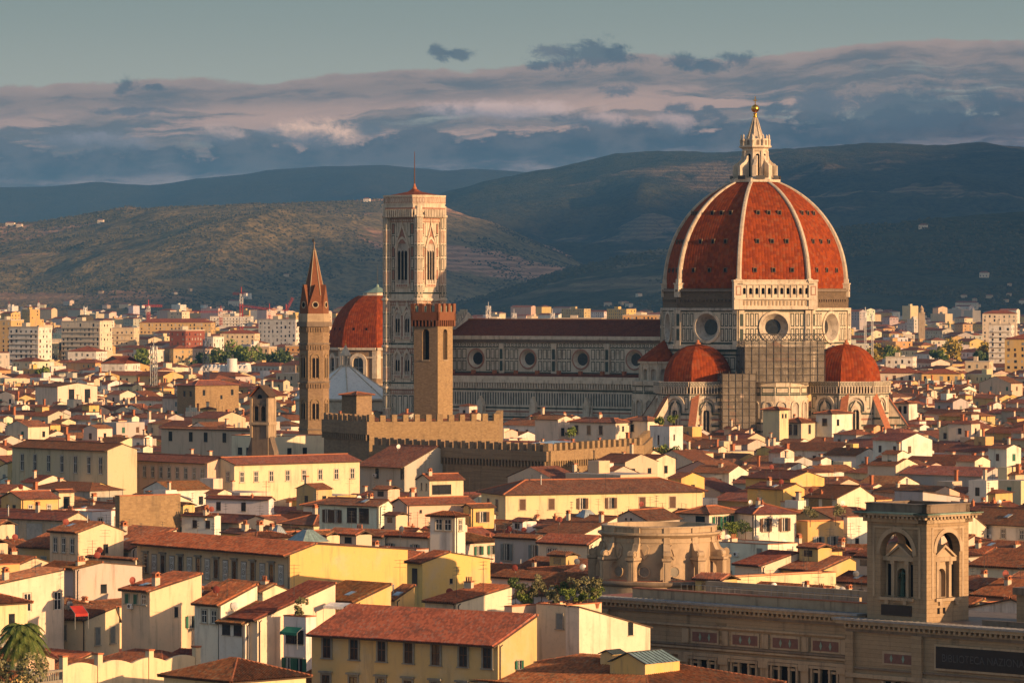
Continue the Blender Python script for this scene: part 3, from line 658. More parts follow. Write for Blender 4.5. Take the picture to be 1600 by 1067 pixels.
# tribunes
def tribune(ang, dist, half):
    d = V((cos(ang), sin(ang), 0)); c0 = d*dist; mb = MB()
    def f8(k, ap, z=0):
        fr, w = octf(k, ap, ang); return Fr(fr.o+c0, fr.u, fr.n), w
    for k in (-2, -1, 0, 1, 2):
        fr, w = f8(k, 11.6)
        mb.band(fr, 0, 0, w, 30, 'white_marble', 0)
        mb.box(fr, 0, w, 30.2, 31.6, -1, .7, 'white_marble'); mb.box(fr, 0, w, 28.9, 30.2, -.4, .15, 'grey_marble')
        n = 11
        for i in range(n):
            u = w*i/n; mb.box(fr, u, u+w/n*.42, 28.2, 30.3, 0, .65, 'white_marble'); mb.arch_fill(fr, u+w/n*.71, 28.3, w/n*.5, 29.5, .18, 'dark_void')
            mb.panel(fr, u+.12, 30.4, u+w/n-.1, 31.4, .18, 'green_marble', n=.72)
        mb.arch_ring(fr, w/2, 23.0, 5.0, 24.4, .8, 0, .5, 'white_marble'); mb.arch_fill(fr, w/2, 22.6, 5.0, 24.4, .03, 'grey_marble')
        mb.arch_ring(fr, w/2, 22.6, 3.4, 24.0, .3, 0, .3, 'green_marble')
        mb.arch_ring(fr, w/2, 15.5, 1.9, 22.4, .45, 0, .6, 'white_marble', .8); mb.arch_fill(fr, w/2, 15.5, 1.9, 22.4, .08, 'glass', .8)
        mb.band(fr, w/2-.12, 15.5, w/2+.12, 23, 'white_marble', .14); mb.prism(fr, [(w/2-1.5, 23.4), (w/2+1.5, 23.4), (w/2, 26.2)], 0, .5, 'white_marble')
        for z in (13.0, 14.8, 16.9, 18.6, 20.4, 22.0): 
            for a, b in ((.2, w/2-1.7), (w/2+1.7, w-.2)): mb.band(fr, a, z, b, z+.55, 'green_marble' if z not in (16.9, 20.4) else 'pink_marble', .04)
        for a in (.4, w-1.9):
            mb.panel(fr, a, 23.6, a+1.5, 27.4, .3)
        mb.band(fr, 0, 27.6, w, 27.95, 'green_marble')
    o = mb.build('tribune_wall', cath)
    for k in (-1.5, -.5, .5, 1.5):      # sloping buttress spurs with tiled tops
        a = ang+pi/4*k; e = V((cos(a), sin(a), 0)); t = V((-sin(a), cos(a), 0)); m = MB()
        bf = Fr(c0+e*11.4+t*.8, e, -t); m.prism(bf, [(0, 0), (7.6, 0), (7.6, 17.0), (0, 28.0)], -1.6, 0, 'white_marble')
        m.face([bf.p(0, 28.25, .3), bf.p(0, 28.25, -1.9), bf.p(7.9, 16.9, -1.9), bf.p(7.9, 16.9, .3)][::-1], 'terracotta')
        for z in (14, 16.2, 18.4, 20.6): m.band(bf, .4, z, min(7.4, (28-z-1)/11*7.6), z+.6, 'green_marble', .03); 
        m.build('buttress', cath)
    dm = MB(); zb, zt, r0 = 31.4, 42.3, 10.2
    for k in range(-2, 3):
        a0, a1 = ang+pi/4*(k-.5), ang+pi/4*(k+.5); rows = []; uvs = []
        for j in range(13):
            t = j/12*pi/2*.97; r = r0*cos(t)**.92 if j < 12 else .4; z = zb+(zt-zb)*sin(t); A = c0+V((cos(a0)*r, sin(a0)*r, z)); B = c0+V((cos(a1)*r, sin(a1)*r, z)); w = (B-A).length
            rows.append([A.lerp(B, q/4) for q in range(5)]); uvs.append([(w*(q/4-.5)+30*k, t*10) for q in range(5)])
        dm.grid(rows, 'dome_tiles', False, False, uvs)
    p = d*-1
    dm.lathe(c0+ZU*42.0, [(.9, 0), (.9, .7), (.4, .9), (.5, 1.3), (0, 1.8)], 'terracotta', 8)
    # back half joins the crossing
    rows = []
    for j in range(13):
        t = j/12*pi/2*.97; r = r0*cos(t)**.92; z = zb+(zt-zb)*sin(t); rows.append([c0+V((cos(ang+q)*r, sin(ang+q)*r, z)) for q in (pi*.625, pi*.8, pi, pi*1.2, pi*1.375)])
    dm.grid(rows, 'dome_tiles', False, True)
    dm.build('tribune_dome', cath)
tribune(-pi/2, 31.0, 0); tribune(0, 31.5, 0)
def exedra(ang, dist, roof=True):
    d = V((cos(ang), sin(ang), 0)); c0 = d*dist; mb = MB(); n = 10
    for k in range(-3, 4):
        fr, w = octf(k, 7.0, ang, 14); fr = Fr(fr.o+c0, fr.u, fr.n)
        mb.arch_wall(fr, 0, w, 31.0, 36.6, w/2, 1.9, 31.6, 34.0, 1.0, 'white_marble'); mb.arch_fill(fr.sh(0, 0, -.95), w/2, 31.6, 1.9, 34, 0, 'grey_marble')
        mb.box(fr, -.22, .22, 31, 36, 0, .35, 'white_marble'); mb.box(fr, 0, w, 36.6, 37.3, -.5, .7, 'white_marble')
        f2, w2 = octf(k, 9.2, ang, 14); f2 = Fr(f2.o+c0, f2.u, f2.n)
        mb.band(f2, 0, 0, w2, 31, 'white_marble', 0); mb.box(f2, 0, w2, 30.2, 31.4, -3, .5, 'white_marble')
        mb.arch_ring(f2, w2/2, 21, 2.2, 24.6, .5, 0, .4, 'white_marble'); mb.arch_fill(f2, w2/2, 21, 2.2, 24.6, .03, 'grey_marble')
        for z, m in ((13, 'green_marble'), (15, 'pink_marble'), (17, 'green_marble'), (19.4, 'green_marble'), (27.6, 'green_marble')): mb.band(f2, .1, z, w2-.1, z+.5, m)
        mb.panel(f2, .2, 28.2, w2-.2, 30, .3)
    mb.build('exedra_wall', cath)
    m = MB(); rows = []; uvs = []
    for j in range(6):
        r = 7.9*(1-j/5)+.1; z = 37.2+6.2*(j/5)**.9; rows.append([c0+V((cos(ang+pi/14*q)*r, sin(ang+pi/14*q)*r, z)) for q in range(-8, 9)]); uvs.append([(q*1.7, j*1.8) for q in range(-8, 9)])
    m.grid(rows, 'dome_tiles', False, False, uvs); m.build('exedra_roof', cath)
exedra(-3*pi/4, 27.5); exedra(-pi/4, 27.0)
BLOCK += [(cath.location.x, 1300, 48)]+[(cath.location.x+cos(CA)*e, 1300+sin(CA)*e, 26) for e in (-40, -60, -80, -100)]
KEEP += [(690, 1030, 648, 1290), (1030, 1400, 655, 1240)]
# scaffolding round the third exedra
sc_t = thing('scaffolding', 'netted builders scaffolding between the two small red domes of the cathedral', 'scaffolding', cath.location, CA)
def scaf(u0, u1, z0, z1, n0, n1, net, fr):
    m = MB()
    for a, b, c_, d_ in ((u0, n1, u1, n1), (u0, n0, u0, n1), (u1, n0, u1, n1)):
        A = fr.p(a, 0, b); B = fr.p(c_, 0, d_); n = max(2, int((B-A).length/2.0))
        for i in range(n+1): q = A.lerp(B, i/n); m.tube(q+ZU*z0, q+ZU*(z1+.8), .09, 'scaffold_pole', 4)
        for i in range(int((z1-z0)/2)+1): m.tube(A+ZU*(z0+i*2), B+ZU*(z0+i*2), .08, 'scaffold_pole', 4)
    for z in [z0+2*i for i in range(1, int((z1-z0)/2)+1)]: m.box(fr, u0+.1, u1-.1, z-.12, z, n0, n1-.15, 'wood_brown')
    m.build('pole_frame', sc_t)
    m = MB(); e = .15
    for a, b, c_, d_ in ((u0+e, n1-e, u1-e, n1-e), (u0+e, n0, u0+e, n1-e), (u1-e, n1-e, u1-e, n0)):
        A = fr.p(a, 0, b); B = fr.p(c_, 0, d_); m.face([A+ZU*z0, B+ZU*z0, B+ZU*z1, A+ZU*z1], 'scaffold_net')
    m.build('netting', sc_t)
fs, w = octf(7, 27)
scaf(-.2, w+1.2, 31.6, 43.4, -1, 10.5, 1, fs)
scaf(-7.0, 3.0, 0, 34.0, 4, 11.5, 1, fs)
m = MB()
for z in (43.6, 45.4): 
    for nn in (10.6, 8.5): m.tube(fs.p(-.2, z, nn), fs.p(w+1.2, z, nn), .14, 'metal_dark', 4)
for i in range(18): m.tube(fs.p(-.2+i*(w+1.2)/18, 43.6, 10.6), fs.p(-.2+(i+1)*(w+1.2)/18, 45.4, 10.6), .1, 'metal_dark', 4); m.tube(fs.p(-.2+i*(w+1.2)/18, 45.4, 10.6), fs.p(-.2+(i+1)*(w+1.2)/18, 43.6, 10.6), .1, 'metal_dark', 4)
m.build('truss', sc_t)

# ---------------------------------------------------------------- the bell tower
lc = cath.matrix_basis
def cw(e, s): return V((cath.location.x+cos(CA)*e+sin(CA)*s, 1300+sin(CA)*e-cos(CA)*s, 0))
bt = thing('bell_tower', 'tall square marble bell tower with gothic windows and a flat red cap', 'bell tower', cw(-110, 22), CA)
bt.scale = (.82, .82, 1)
h = 7.3
FS = [Fr((-h, -h, 0), (1, 0, 0), (0, -1, 0)), Fr((h, -h, 0), (0, 1, 0), (1, 0, 0)), Fr((h, h, 0), (-1, 0, 0), (0, 1, 0)), Fr((-h, h, 0), (0, -1, 0), (-1, 0, 0))]
W = 2*h
def gothic(mb, fr, uc, z0, zs, w, lights, gz):
    mb.arch_ring(fr, uc, z0, w, zs, .55, 0, .5, 'white_marble', .55); mb.arch_ring(fr, uc, z0, w+1.1, zs, .22, 0, .42, 'pink_marble', .55)
    mb.arch_fill(fr, uc, z0, w, zs, .03, 'grey_marble', .55)
    lw = (w-.5)/lights
    for i in range(lights): mb.arch_fill(fr, uc-w/2+.25+lw*(i+.5), z0+1.2, lw*.72, zs-.6, .10, 'dark_void', .5)
    for i in range(lights+1): mb.tube(fr.p(uc-w/2+.25+lw*i, z0, .25), fr.p(uc-w/2+.25+lw*i, zs, .25), .13, 'white_marble', 5)
    mb.prism(fr, [(uc-w/2-1.0, zs+.9), (uc-w/2-.5, zs+.9), (uc, gz-1.0), (uc+w/2+.5, zs+.9), (uc+w/2+1.0, zs+.9), (uc, gz)], 0, .7, 'white_marble')
    mb.poly(fr, [(uc-w/2+.1, zs+2.3), (uc+w/2-.1, zs+2.3), (uc, gz-1.5)], .25, 'pink_marble'); mb.tube(fr.p(uc, gz-.5, .5), fr.p(uc, gz+1.6, .5), .25, 'white_marble', 5, .05)
    mb.box(fr, uc-w/2-.5, uc+w/2+.5, z0-1.0, z0, 0, .55, 'white_marble')
    for i in range(5): mb.band(fr, uc-w/2+i*w/5+.1, z0-.8, uc-w/2+(i+1)*w/5-.1, z0-.25, 'pink_marble', .58)
st = [(56.9, 80.5), (41.4, 55.0), (29.4, 40.6), (0, 28)]
mb = MB()
for fr in FS: mb.band(fr, 0, 0, W, 86, 'white_marble', 0)
for i, (z0, z1) in enumerate(st):
    for fr in FS[:2]+FS[2:3]:
        mb.box(fr, 0, W, z1, z1+.7, 0, .8, 'white_marble'); mb.band(fr, 0, z0+.2, W, z0+.7, 'green_marble'); mb.box(fr, 0, W, z1-1.5, z1-.2, 0, .25, 'pink_marble')
        for q in range(16): mb.band(fr, .5+q*W/16, z1-1.3, .5+q*W/16+.5, z1-.5, 'white_marble', .28)
        for q in (2.2, W-3.6):
            nz = max(3, int((z1-z0)/3.4)); dz = (z1-z0-2.5)/nz
            for j in range(nz): mb.panel(fr, q, z0+.9+j*dz, q+1.4, z0+.9+(j+1)*dz-.3, .26, 'green_marble', ('white_marble', 'pink_marble')[j % 2 if i == 0 else 0])
build_w = []
for fi, fr in enumerate(FS[:2]):
    m = MB(); gothic(m, fr, W/2, 60.2, 70.2, 5.2, 3, 78.8); build_w.append(m)
    for a, b in ((4.2, 5.0), (W-5.0, W-4.2)): mb.band(fr, a, 74.5, b+.6, 79.4, 'green_marble'); mb.band(fr, a+.2, 74.8, b+.4, 79.1, 'white_marble', .05)
    for zz0, zs, gz in ((44.2, 49.6, 54.3), (32.3, 37.0, 40.4)):
        for uc in (W/2-2.25, W/2+2.25):
            m = MB(); gothic(m, fr, uc, zz0, zs, 2.7, 2, gz); build_w.append(m)
    for j in range(4): mb.panel(fr, 2.4+j*2.6, 17.5, 4.4+j*2.6, 26, .3)
    for z in (14, 16.4, 27): mb.band(fr, 0, z, W, z+.5, 'green_marble')
tw = mb.build('tower_wall', bt)
for m in build_w: m.build('gothic_window', tw)
for sx, sy in ((1, -1), (-1, -1), (1, 1), (-1, 1)):     # octagonal corner piers
    m = MB(); p = V((sx*h, sy*h, 0))
    m.lathe(p, [(1.75, 0), (1.75, 84)], 'white_marble', 8, False, pi/8)
    for k in range(8):
        fr, w = octf(k, 1.75*c225); fr = Fr(fr.o+p, fr.u, fr.n)
        z = 14.0
        while z < 79: m.panel(fr, .22, z, w-.22, z+3.6, .22, 'green_marble' if int(z) % 3 else 'pink_marble', 'white_marble', .03); z += 4.2
    for z0, z1 in st: m.lathe(p+ZU*z1, [(1.8, -.1), (2.2, .2), (2.2, .7), (1.8, .8)], 'white_marble', 8, False, pi/8); m.lathe(p+ZU*(z0+.2), [(1.8, 0), (1.8, .5)], 'green_marble', 8, False, pi/8)
    m.build('corner_pier', bt)
m = MB()
hh = h+2.05
def oct_sq(e): return [V((x, y, 0)) for x, y in ((h-.9, -e), (e, -h+.9), (e, h-.9), (h-.9, e), (-h+.9, e), (-e, h-.9), (-e, -h+.9), (-h+.9, -e))]
for a, za, b, zb, mt in ((h+1.0, 80.4, h+1.0, 81.4, 'white_marble'), (h+1.6, 81.4, h+2.2, 83.0, 'white_marble'), (h+2.3, 83.0, h+2.3, 83.5, 'pink_marble'), (h+2.2, 83.5, h+2.2, 84.6, 'white_marble'), (h+2.45, 84.6, h+2.45, 86.9, 'white_marble'), (h+2.7, 86.9, h+2.7, 87.3, 'white_marble'), (h+2.7, 87.3, h+1.8, 87.3, 'white_marble')):
    m.grid([[q+ZU*za for q in oct_sq(a)], [q+ZU*zb for q in oct_sq(b)]], mt, True, False)
P8 = oct_sq(h+1.75)
for i in range(8):
    A, B = P8[i], P8[(i+1) % 8]; f, l = fr2(A, B); n = max(2, int(l/.95))
    for j in range(n): m.box(f, (j+.2)*l/n, (j+.75)*l/n, 80.6, 83.0, 0, .75, 'white_marble'); m.band(f, (j+.78)*l/n, 80.7, (j+1.17)*l/n, 82.6, 'dark_void', .05)
    f, l = fr2(oct_sq(h+2.47)[i], oct_sq(h+2.47)[(i+1) % 8]); n = max(2, int(l/1.1))
    for j in range(n): m.panel(f, (j+.12)*l/n, 84.9, (j+.88)*l/n, 86.6, .22, 'pink_marble', 'white_marble', .02)
m.build('crown_gallery', bt)
m = MB(); e = oct_sq(h+1.9); rows = [[q*s+ZU*z for q in e] for s, z in ((1, 87.1), (.55, 87.9), (.22, 88.5), (.08, 89.4))]
m.grid(rows, 'roof_tiles', True, False); m.lathe((0, 0, 88.8), [(.9, 0), (.9, .7), (.5, 1.4), (.25, 2.2)], 'terracotta', 8); ro = m.build('roof_cap', bt); ro.color = (1, .75, .7, 1)
m = MB(); m.tube((0, 0, 91), (0, 0, 100.8), .22, 'wood_brown', 6, .1); m.build('pole', bt)
BLOCK.append((bt.location.x, bt.location.y, 14)); KEEP.append((600, 700, 642, 1330))

# ---------------------------------------------------------------- red dome of the chapel behind the bell tower
YM = 1650; chp = thing('chapel', 'large red ribless dome on a brown drum half hidden behind the marble bell tower', 'chapel', (wx(590, YM), YM, 0), R(-22))
ZB, ZTP = 37.4, 57.0; R0 = 18.4; mb = MB()
for k in range(8):
    a0, a1 = pi/8+pi/4*(k-1), pi/8+pi/4*k; rows = []; uvs = []
    for j in range(19):
        t = j/18*1.22; r = R0*cos(t)**.95+.4*j/18; z = ZB+(ZTP-ZB)*sin(t)/sin(1.22); A = V((cos(a0)*r, sin(a0)*r, z)); B = V((cos(a1)*r, sin(a1)*r, z)); w = (B-A).length
        rows.append([A.lerp(B, q/5) for q in range(6)]); uvs.append([(w*(q/5-.5)+40*k, t*20) for q in range(6)])
    mb.grid(rows, 'dome_tiles', False, False, uvs)
dmo = mb.build('dome', chp)
for zz, rr in ((44, .93), (51, .70)):
    for k in range(8):
        if k in (2, 3, 4): continue
        ph = pi/4*k; nn = V((cos(ph), sin(ph), 0)); u = V((-sin(ph), cos(ph), 0)); f = Fr(nn*R0*rr*c225, u, nn)
        for q in (-2.6, 2.6): m = MB(); m.box(f, q-.35, q+.35, zz, zz+.9, -.6, .5, 'dark_void'); m.build('dome_vent', dmo)
m = MB(); m.lathe((0, 0, 0), [(6.6, 55.8), (7.2, 56.4), (7.2, 57.0), (5.6, 57.1), (5.4, 57.9), (5.8, 58.0)], 'white_marble', 8, False, ROT); m.lathe((0, 0, 0), [(5.8, 58.0), (3.0, 59.1), (.6, 60.2), (.5, 60.9), (0, 61.4)], 'copper_green', 8, False, ROT); m.tube((0, 0, 61), (0, 0, 69), .14, 'metal_dark', 5, .05); m.build('lantern', chp)
m = MB()
for k in range(8):
    fr, w = octf(k, R0*c225+.5)
    m.band(fr, 0, 0, w, 37, 'dark_shade_rubble', 0); m.box(fr, 0, w, 36.6, 37.5, -1, 1.1, 'white_marble'); m.box(fr, 0, w, 33.6, 34.2, 0, .5, 'white_marble'); m.box(fr, 0, w, 23.5, 24.2, 0, .5, 'pietra')
    for a in (0, w-1.6): m.box(fr, a, a+1.6, 26, 36.6, 0, .4, 'white_marble')
dru = m.build('drum', chp)
for k in range(8):
    fr, w = octf(k, R0*c225+.5); m = MB(); m.arch_ring(fr, w/2, 26.4, 4.4, 32.0, 1.3, 0, .8, 'white_marble'); m.arch_fill(fr, w/2, 26.4, 4.4, 32, .05, 'glass'); m.box(fr, w/2-3.7, w/2+3.7, 25.4, 26.4, 0, .9, 'white_marble'); m.band(fr, w/2-.1, 26.4, w/2+.1, 34, 'metal_grey', .1); m.band(fr, w/2-2.2, 30, w/2+2.2, 30.2, 'metal_grey', .1); m.build('window', dru)
BLOCK.append((chp.location.x, YM, 24)); KEEP.append((515, 606, 590, YM-18))
# ---------------------------------------------------------------- white pyramid roof of the baptistery
YB = 1400; bp = thing('baptistery', 'white marble pyramid roof with a tiny lantern under the red chapel dome', 'baptistery', (wx(540, YB), YB, 0), R(-18))
m = MB(); m.lathe((0, 0, 0), [(16.0, 0), (16.0, 23.3)], 'white_marble', 8, False, ROT); m.lathe((0, 0, 0), [(16.0, 23.0), (16.9, 23.4), (16.9, 24.0)], 'white_marble', 8, False, ROT); m.build('wall', bp)
m = MB(); m.lathe((0, 0, 0), [(16.6, 23.8), (1.6, 34.0)], 'lead_white', 8, False, ROT)
for k in range(8):
    a = ROT+pi/4*k; d = V((cos(a), sin(a), 0)); m.tube(d*16.6+ZU*23.9, d*1.6+ZU*34.1, .22, 'white_marble', 5)
m.build('roof', bp)
m = MB(); m.lathe((0, 0, 34.0), [(1.9, 0), (1.9, .5), (1.5, .5)], 'white_marble', 8, False, ROT); m.lathe((0, 0, 34.0), [(.8, .4), (.8, 3.6)], 'grey_marble', 8)
for k in range(8): a = pi/4*k; m.tube((cos(a)*1.35, sin(a)*1.35, 34.4), (cos(a)*1.35, sin(a)*1.35, 37.4), .2, 'white_marble', 5)
m.lathe((0, 0, 37.4), [(1.8, 0), (1.8, .5), (1.3, 1.3), (.6, 2.5), (.2, 3.4)], 'white_marble', 8); m.lathe((0, 0, 41.0), [(0, -.35), (.35, 0), (0, .35)], 'gold', 8); m.tube((0, 0, 40.5), (0, 0, 42.4), .06, 'gold', 4); m.build('lantern', bp)
BLOCK.append((bp.location.x, YB, 19)); KEEP.append((512, 606, 640, YB-16))

# ---------------------------------------------------------------- hexagonal abbey spire
YS = 985; ab = thing('spire_tower', 'slender hexagonal brown stone tower with a pointed brick spire', 'church tower', (wx(491, YS), YS, 0), R(-22))
rr = 3.35; ap = rr*cos(pi/6); m = MB(); wl = []
for k in range(6):
    fr, w = octf(k, ap, 0, 6)
    m.band(fr, 0, 0, w, 51, 'dark_shade_rubble', 0)
    for z in (36.6, 45.2, 26.0): m.box(fr, -.1, w+.1, z, z+.35, 0, .25, 'pietra_dark')
    for i in range(6):
        for z in (44.0, 35.4, 48.0): m.box(fr, .1+i*w/6, .1+i*w/6+.3, z, z+1.0, 0, .22, 'dark_shade_rubble')
    m.box(fr, -.3, w+.3, 49.2, 50.0, -.2, .55, 'pietra_dark'); m.box(fr, -.15, w+.15, 50.0, 52.1, -.5, .2, 'pietra'); m.box(fr, -.3, w+.3, 50.0, 50.3, 0, .5, 'pietra_dark')
    for z0, zs in ((37.6, 42.2), (28.3, 32.0)):
        q = MB(); q.arch_ring(fr, w/2, z0, 1.6, zs, .28, 0, .2, 'rubble_stone'); q.arch_fill(fr, w/2, z0, 1.6, zs, .04, 'dark_shade_rubble')
        for s in (-.38, .38): q.arch_fill(fr, w/2+s, z0+.2, .58, zs-.3, .08, 'dark_void')
        q.tube(fr.p(w/2, z0, .15), fr.p(w/2, zs, .15), .1, 'pietra', 5); wl.append(q)
t_ = m.build('tower_wall', ab)
for q in wl: q.build('twin_window', t_)
m = MB(); rows = [[V((cos(pi/6+pi/3*k)*r, sin(pi/6+pi/3*k)*r, z)) for k in range(6)] for r, z in ((3.0, 52.0), (2.4, 56.2), (.22, 66.4))]
m.grid(rows, 'brick_red', True, False)
for k in range(6): a = pi/6+pi/3*k; d = V((cos(a), sin(a), 0)); m.tube(d*2.45+ZU*56.2, d*.25+ZU*66.4, .11, 'pietra', 4)
sp = m.build('spire', ab)
for k in range(6):
    fr, w = octf(k, ap-.05, 0, 6); m = MB(); m.prism(fr, [(.05, 52), (w-.05, 52), (w-.05, 53.6), (w/2, 58.6), (.05, 53.6)], -1.6, 0, 'brick_red')
    n = 14; ring = lambda r, d: [fr.p(w/2+r*cos(2*pi*i/n), 54.1+r*sin(2*pi*i/n), d) for i in range(n)]
    m.grid([ring(.8, 0), ring(.8, .12), ring(.55, .12)], 'pietra', True, False); m.face(ring(.56, .06), 'dark_void'); m.build('gable', sp)
m = MB(); m.lathe((0, 0, 66.2), [(.25, 0), (.45, .3), (.2, .6), (.1, 1.6), (.3, 1.8), (0, 2.1)], 'pietra_dark', 6); m.tube((0, 0, 67), (0, 0, 69.6), .05, 'metal_dark', 4); m.box(Fr((0, 0, 0), (1, 0, 0), (0, -1, 0)), -.5, 0, 68.2, 68.9, -.04, .04, 'metal_dark'); m.build('weather_vane', sp)
BLOCK.append((ab.location.x, YS, 6)); KEEP.append((466, 516, 664, YS))

# ---------------------------------------------------------------- crenellated palace and its tower
def crenels(mb, pts, zt, z0, thick, mw, gap, mh, mat, corb=True, cz=None, redgap=None):
    for (a, b) in zip(pts, pts[1:]):
        f, l = fr2(a, b); mb.box(f, 0, l, z0, zt-mh, -thick, 0, mat)
        n = max(1, int((l+gap)/(mw+gap))); st = (l-mw)/max(1, n-1) if n > 1 else 0
        for i in range(n): jz = random.uniform(-.16, .08); mb.box(f, i*st+random.uniform(-.08, .04), i*st+mw+random.uniform(-.1, .06), zt-mh, zt+jz, -thick, .02, mat)
        if corb:
            c = cz if cz else zt-mh-1.0; n2 = max(2, int(l/1.0))
            mb.box(f, 0, l, c, zt-mh+.01, .0, .55, mat)
            for i in range(n2): mb.box(f, (i+.05)*l/n2, (i+.42)*l/n2, c-1.3, c, 0, .5, mat); mb.arch_fill(f, (i+.72)*l/n2, c-1.3, l/n2*.5, c-.45, .03, 'dark_void')
def at(px, py, z): Y = yat(py, z); return V((wx(px, Y), Y, 0))
pal = thing('palace', 'crenellated brown stone palace with long battlement walls in front of the marble bell tower', 'palace', (0, 0, 0))
A = [at(506, 644, 30.8), at(577, 648, 30.8), at(780, 646.5, 30.8), at(786, 640, 30.8)]
m = MB(); crenels(m, A[:2], 30.8, 0, 1.2, 1.15, 1.35, 1.5, 'dark_shade_rubble', True, 26.6); m.build('battlement_wall', pal)  # left run in the darker rubble: its shade is put into the colour
m = MB(); crenels(m, A[1:], 30.8, 0, 1.2, 1.15, 1.25, 1.5, 'rubble_stone', False); m.build('battlement_wall', pal)
Bp = [at(585, 683, 26.2), at(857, 693, 26.2), at(1003, 684, 26.2), at(1016, 672, 26.2)]
m = MB(); crenels(m, Bp[:2], 26.2, 0, 1.2, 1.25, 1.3, 1.6, 'dark_shade_rubble', True, 22.6); m.build('battlement_wall', pal)  # darker rubble again paints the shaded side of the lower wall
m = MB(); crenels(m, Bp[1:], 26.2, 0, 1.2, 1.1, 1.2, 1.5, 'rubble_stone', True, 22.6); m.build('battlement_wall', pal)
m = MB()
def slab_roof(m, pts, z0, z1, inset):   # tiled slope behind the battlements
    for a, b in zip(pts, pts[1:]):
        f, l = fr2(a, b); m.face([f.p(0, z0, -inset), f.p(l, z0, -inset), f.p(l-3, z1, -inset-9), f.p(3, z1, -inset-9)], 'roof_tiles', [(0, 0), (l, 0), (l, 10), (0, 10)])
slab_roof(m, A[1:3], 28.4, 29.6, 1.4); slab_roof(m, A[:2], 28.4, 29.6, 1.4); slab_roof(m, Bp[:2], 23.6, 25.0, 1.4); slab_roof(m, Bp[1:3], 23.6, 24.6, 1.4); m.build('roof', pal)
f, l = fr2(Bp[0], Bp[1]); m = MB(); m.face([f.p(l*.78, 25.7, -3), f.p(l*.93, 25.7, -2), f.p(l*.96, 26.4, -9), f.p(l*.84, 26.4, -9)], 'sky_glass'); m.build('roof_window', pal)
for a, b in zip(A, A[1:]): BLOCK += [(a.lerp(b, t).x, a.lerp(b, t).y+6, 9) for t in (0, .25, .5, .75, 1)]
for a, b in zip(Bp, Bp[1:]): BLOCK += [(a.lerp(b, t).x, a.lerp(b, t).y+5, 8) for t in (0, .2, .4, .6, .8, 1)]
KEEP += [(506, 590, 684, 930), (580, 785, 690, 925), (590, 860, 724, 880), (857, 1005, 728, 880)]
YT = 948; pt = thing('palace_tower', 'square stone tower with red brick battlements standing in front of the marble bell tower', 'tower', (wx(677, YT), YT, 0), R(-31))
a = 3.05; FT = [Fr((-a, -a, 0), (1, 0, 0), (0, -1, 0)), Fr((a, -a, 0), (0, 1, 0), (1, 0, 0)), Fr((a, a, 0), (-1, 0, 0), (0, 1, 0)), Fr((-a, a, 0), (0, -1, 0), (-1, 0, 0))]
m = MB()
for i, fr in enumerate(FT):
    m.arch_wall(fr, 0, 2*a, 40, 49.6, a, 1.75, 42.2, 48.0, .9, 'rubble_stone' if i % 2 else 'dark_shade_rubble'); m.band(fr, 0, 0, 2*a, 40, 'rubble_stone' if i % 2 else 'dark_shade_rubble', 0)  # lighter rubble on sunward faces, darker copy paints shade on the others
    m.arch_fill(fr.sh(0, 0, -.85), a, 42.2, 1.75, 48, 0, 'pietra_dark' if i else 'dark_shade_rubble'); m.box(fr, a-.5, a+.5, 42.4, 49, -.84, -.7, 'dark_void')
    m.box(fr, a-.95, a+.95, 42.0, 42.25, -.3, .15, 'pietra')
m.build('tower_wall', pt)
m = MB(); b_ = a+.5
for i in range(4):
    f = [Fr((-b_, -b_, 0), (1, 0, 0), (0, -1, 0)), Fr((b_, -b_, 0), (0, 1, 0), (1, 0, 0)), Fr((b_, b_, 0), (-1, 0, 0), (0, 1, 0)), Fr((-b_, b_, 0), (0, -1, 0), (-1, 0, 0))][i]
    m.box(f, 0, 2*b_, 50.8, 52.6, -.5, 0, 'brick_red')
    for k in range(4): m.box(f, k*(2*b_-1.0)/3, k*(2*b_-1.0)/3+1.0, 52.6, 54.4, -.5, .01, 'brick_red'); 
    for k in range(3): m.box(f, 1.25+k*(2*b_-1.0)/3, 1.75+k*(2*b_-1.0)/3, 52.6, 53.9, -.4, -.3, 'copper_green')
    for k in range(8): m.box(f, .1+k*2*b_/8, .42+k*2*b_/8, 49.5, 50.8, -.55, -.02, 'brick_red'); m.arch_fill(f.sh(0, 0, -.4), .65+k*2*b_/8, 49.5, .45, 50.3, 0, 'dark_void')
m.face([V((-b_, -b_, 52.2)), V((b_, -b_, 52.2)), V((b_, b_, 52.2)), V((-b_, b_, 52.2))], 'terrace_red'); m.build('battlement', pt)
BLOCK.append((pt.location.x, YT, 7))
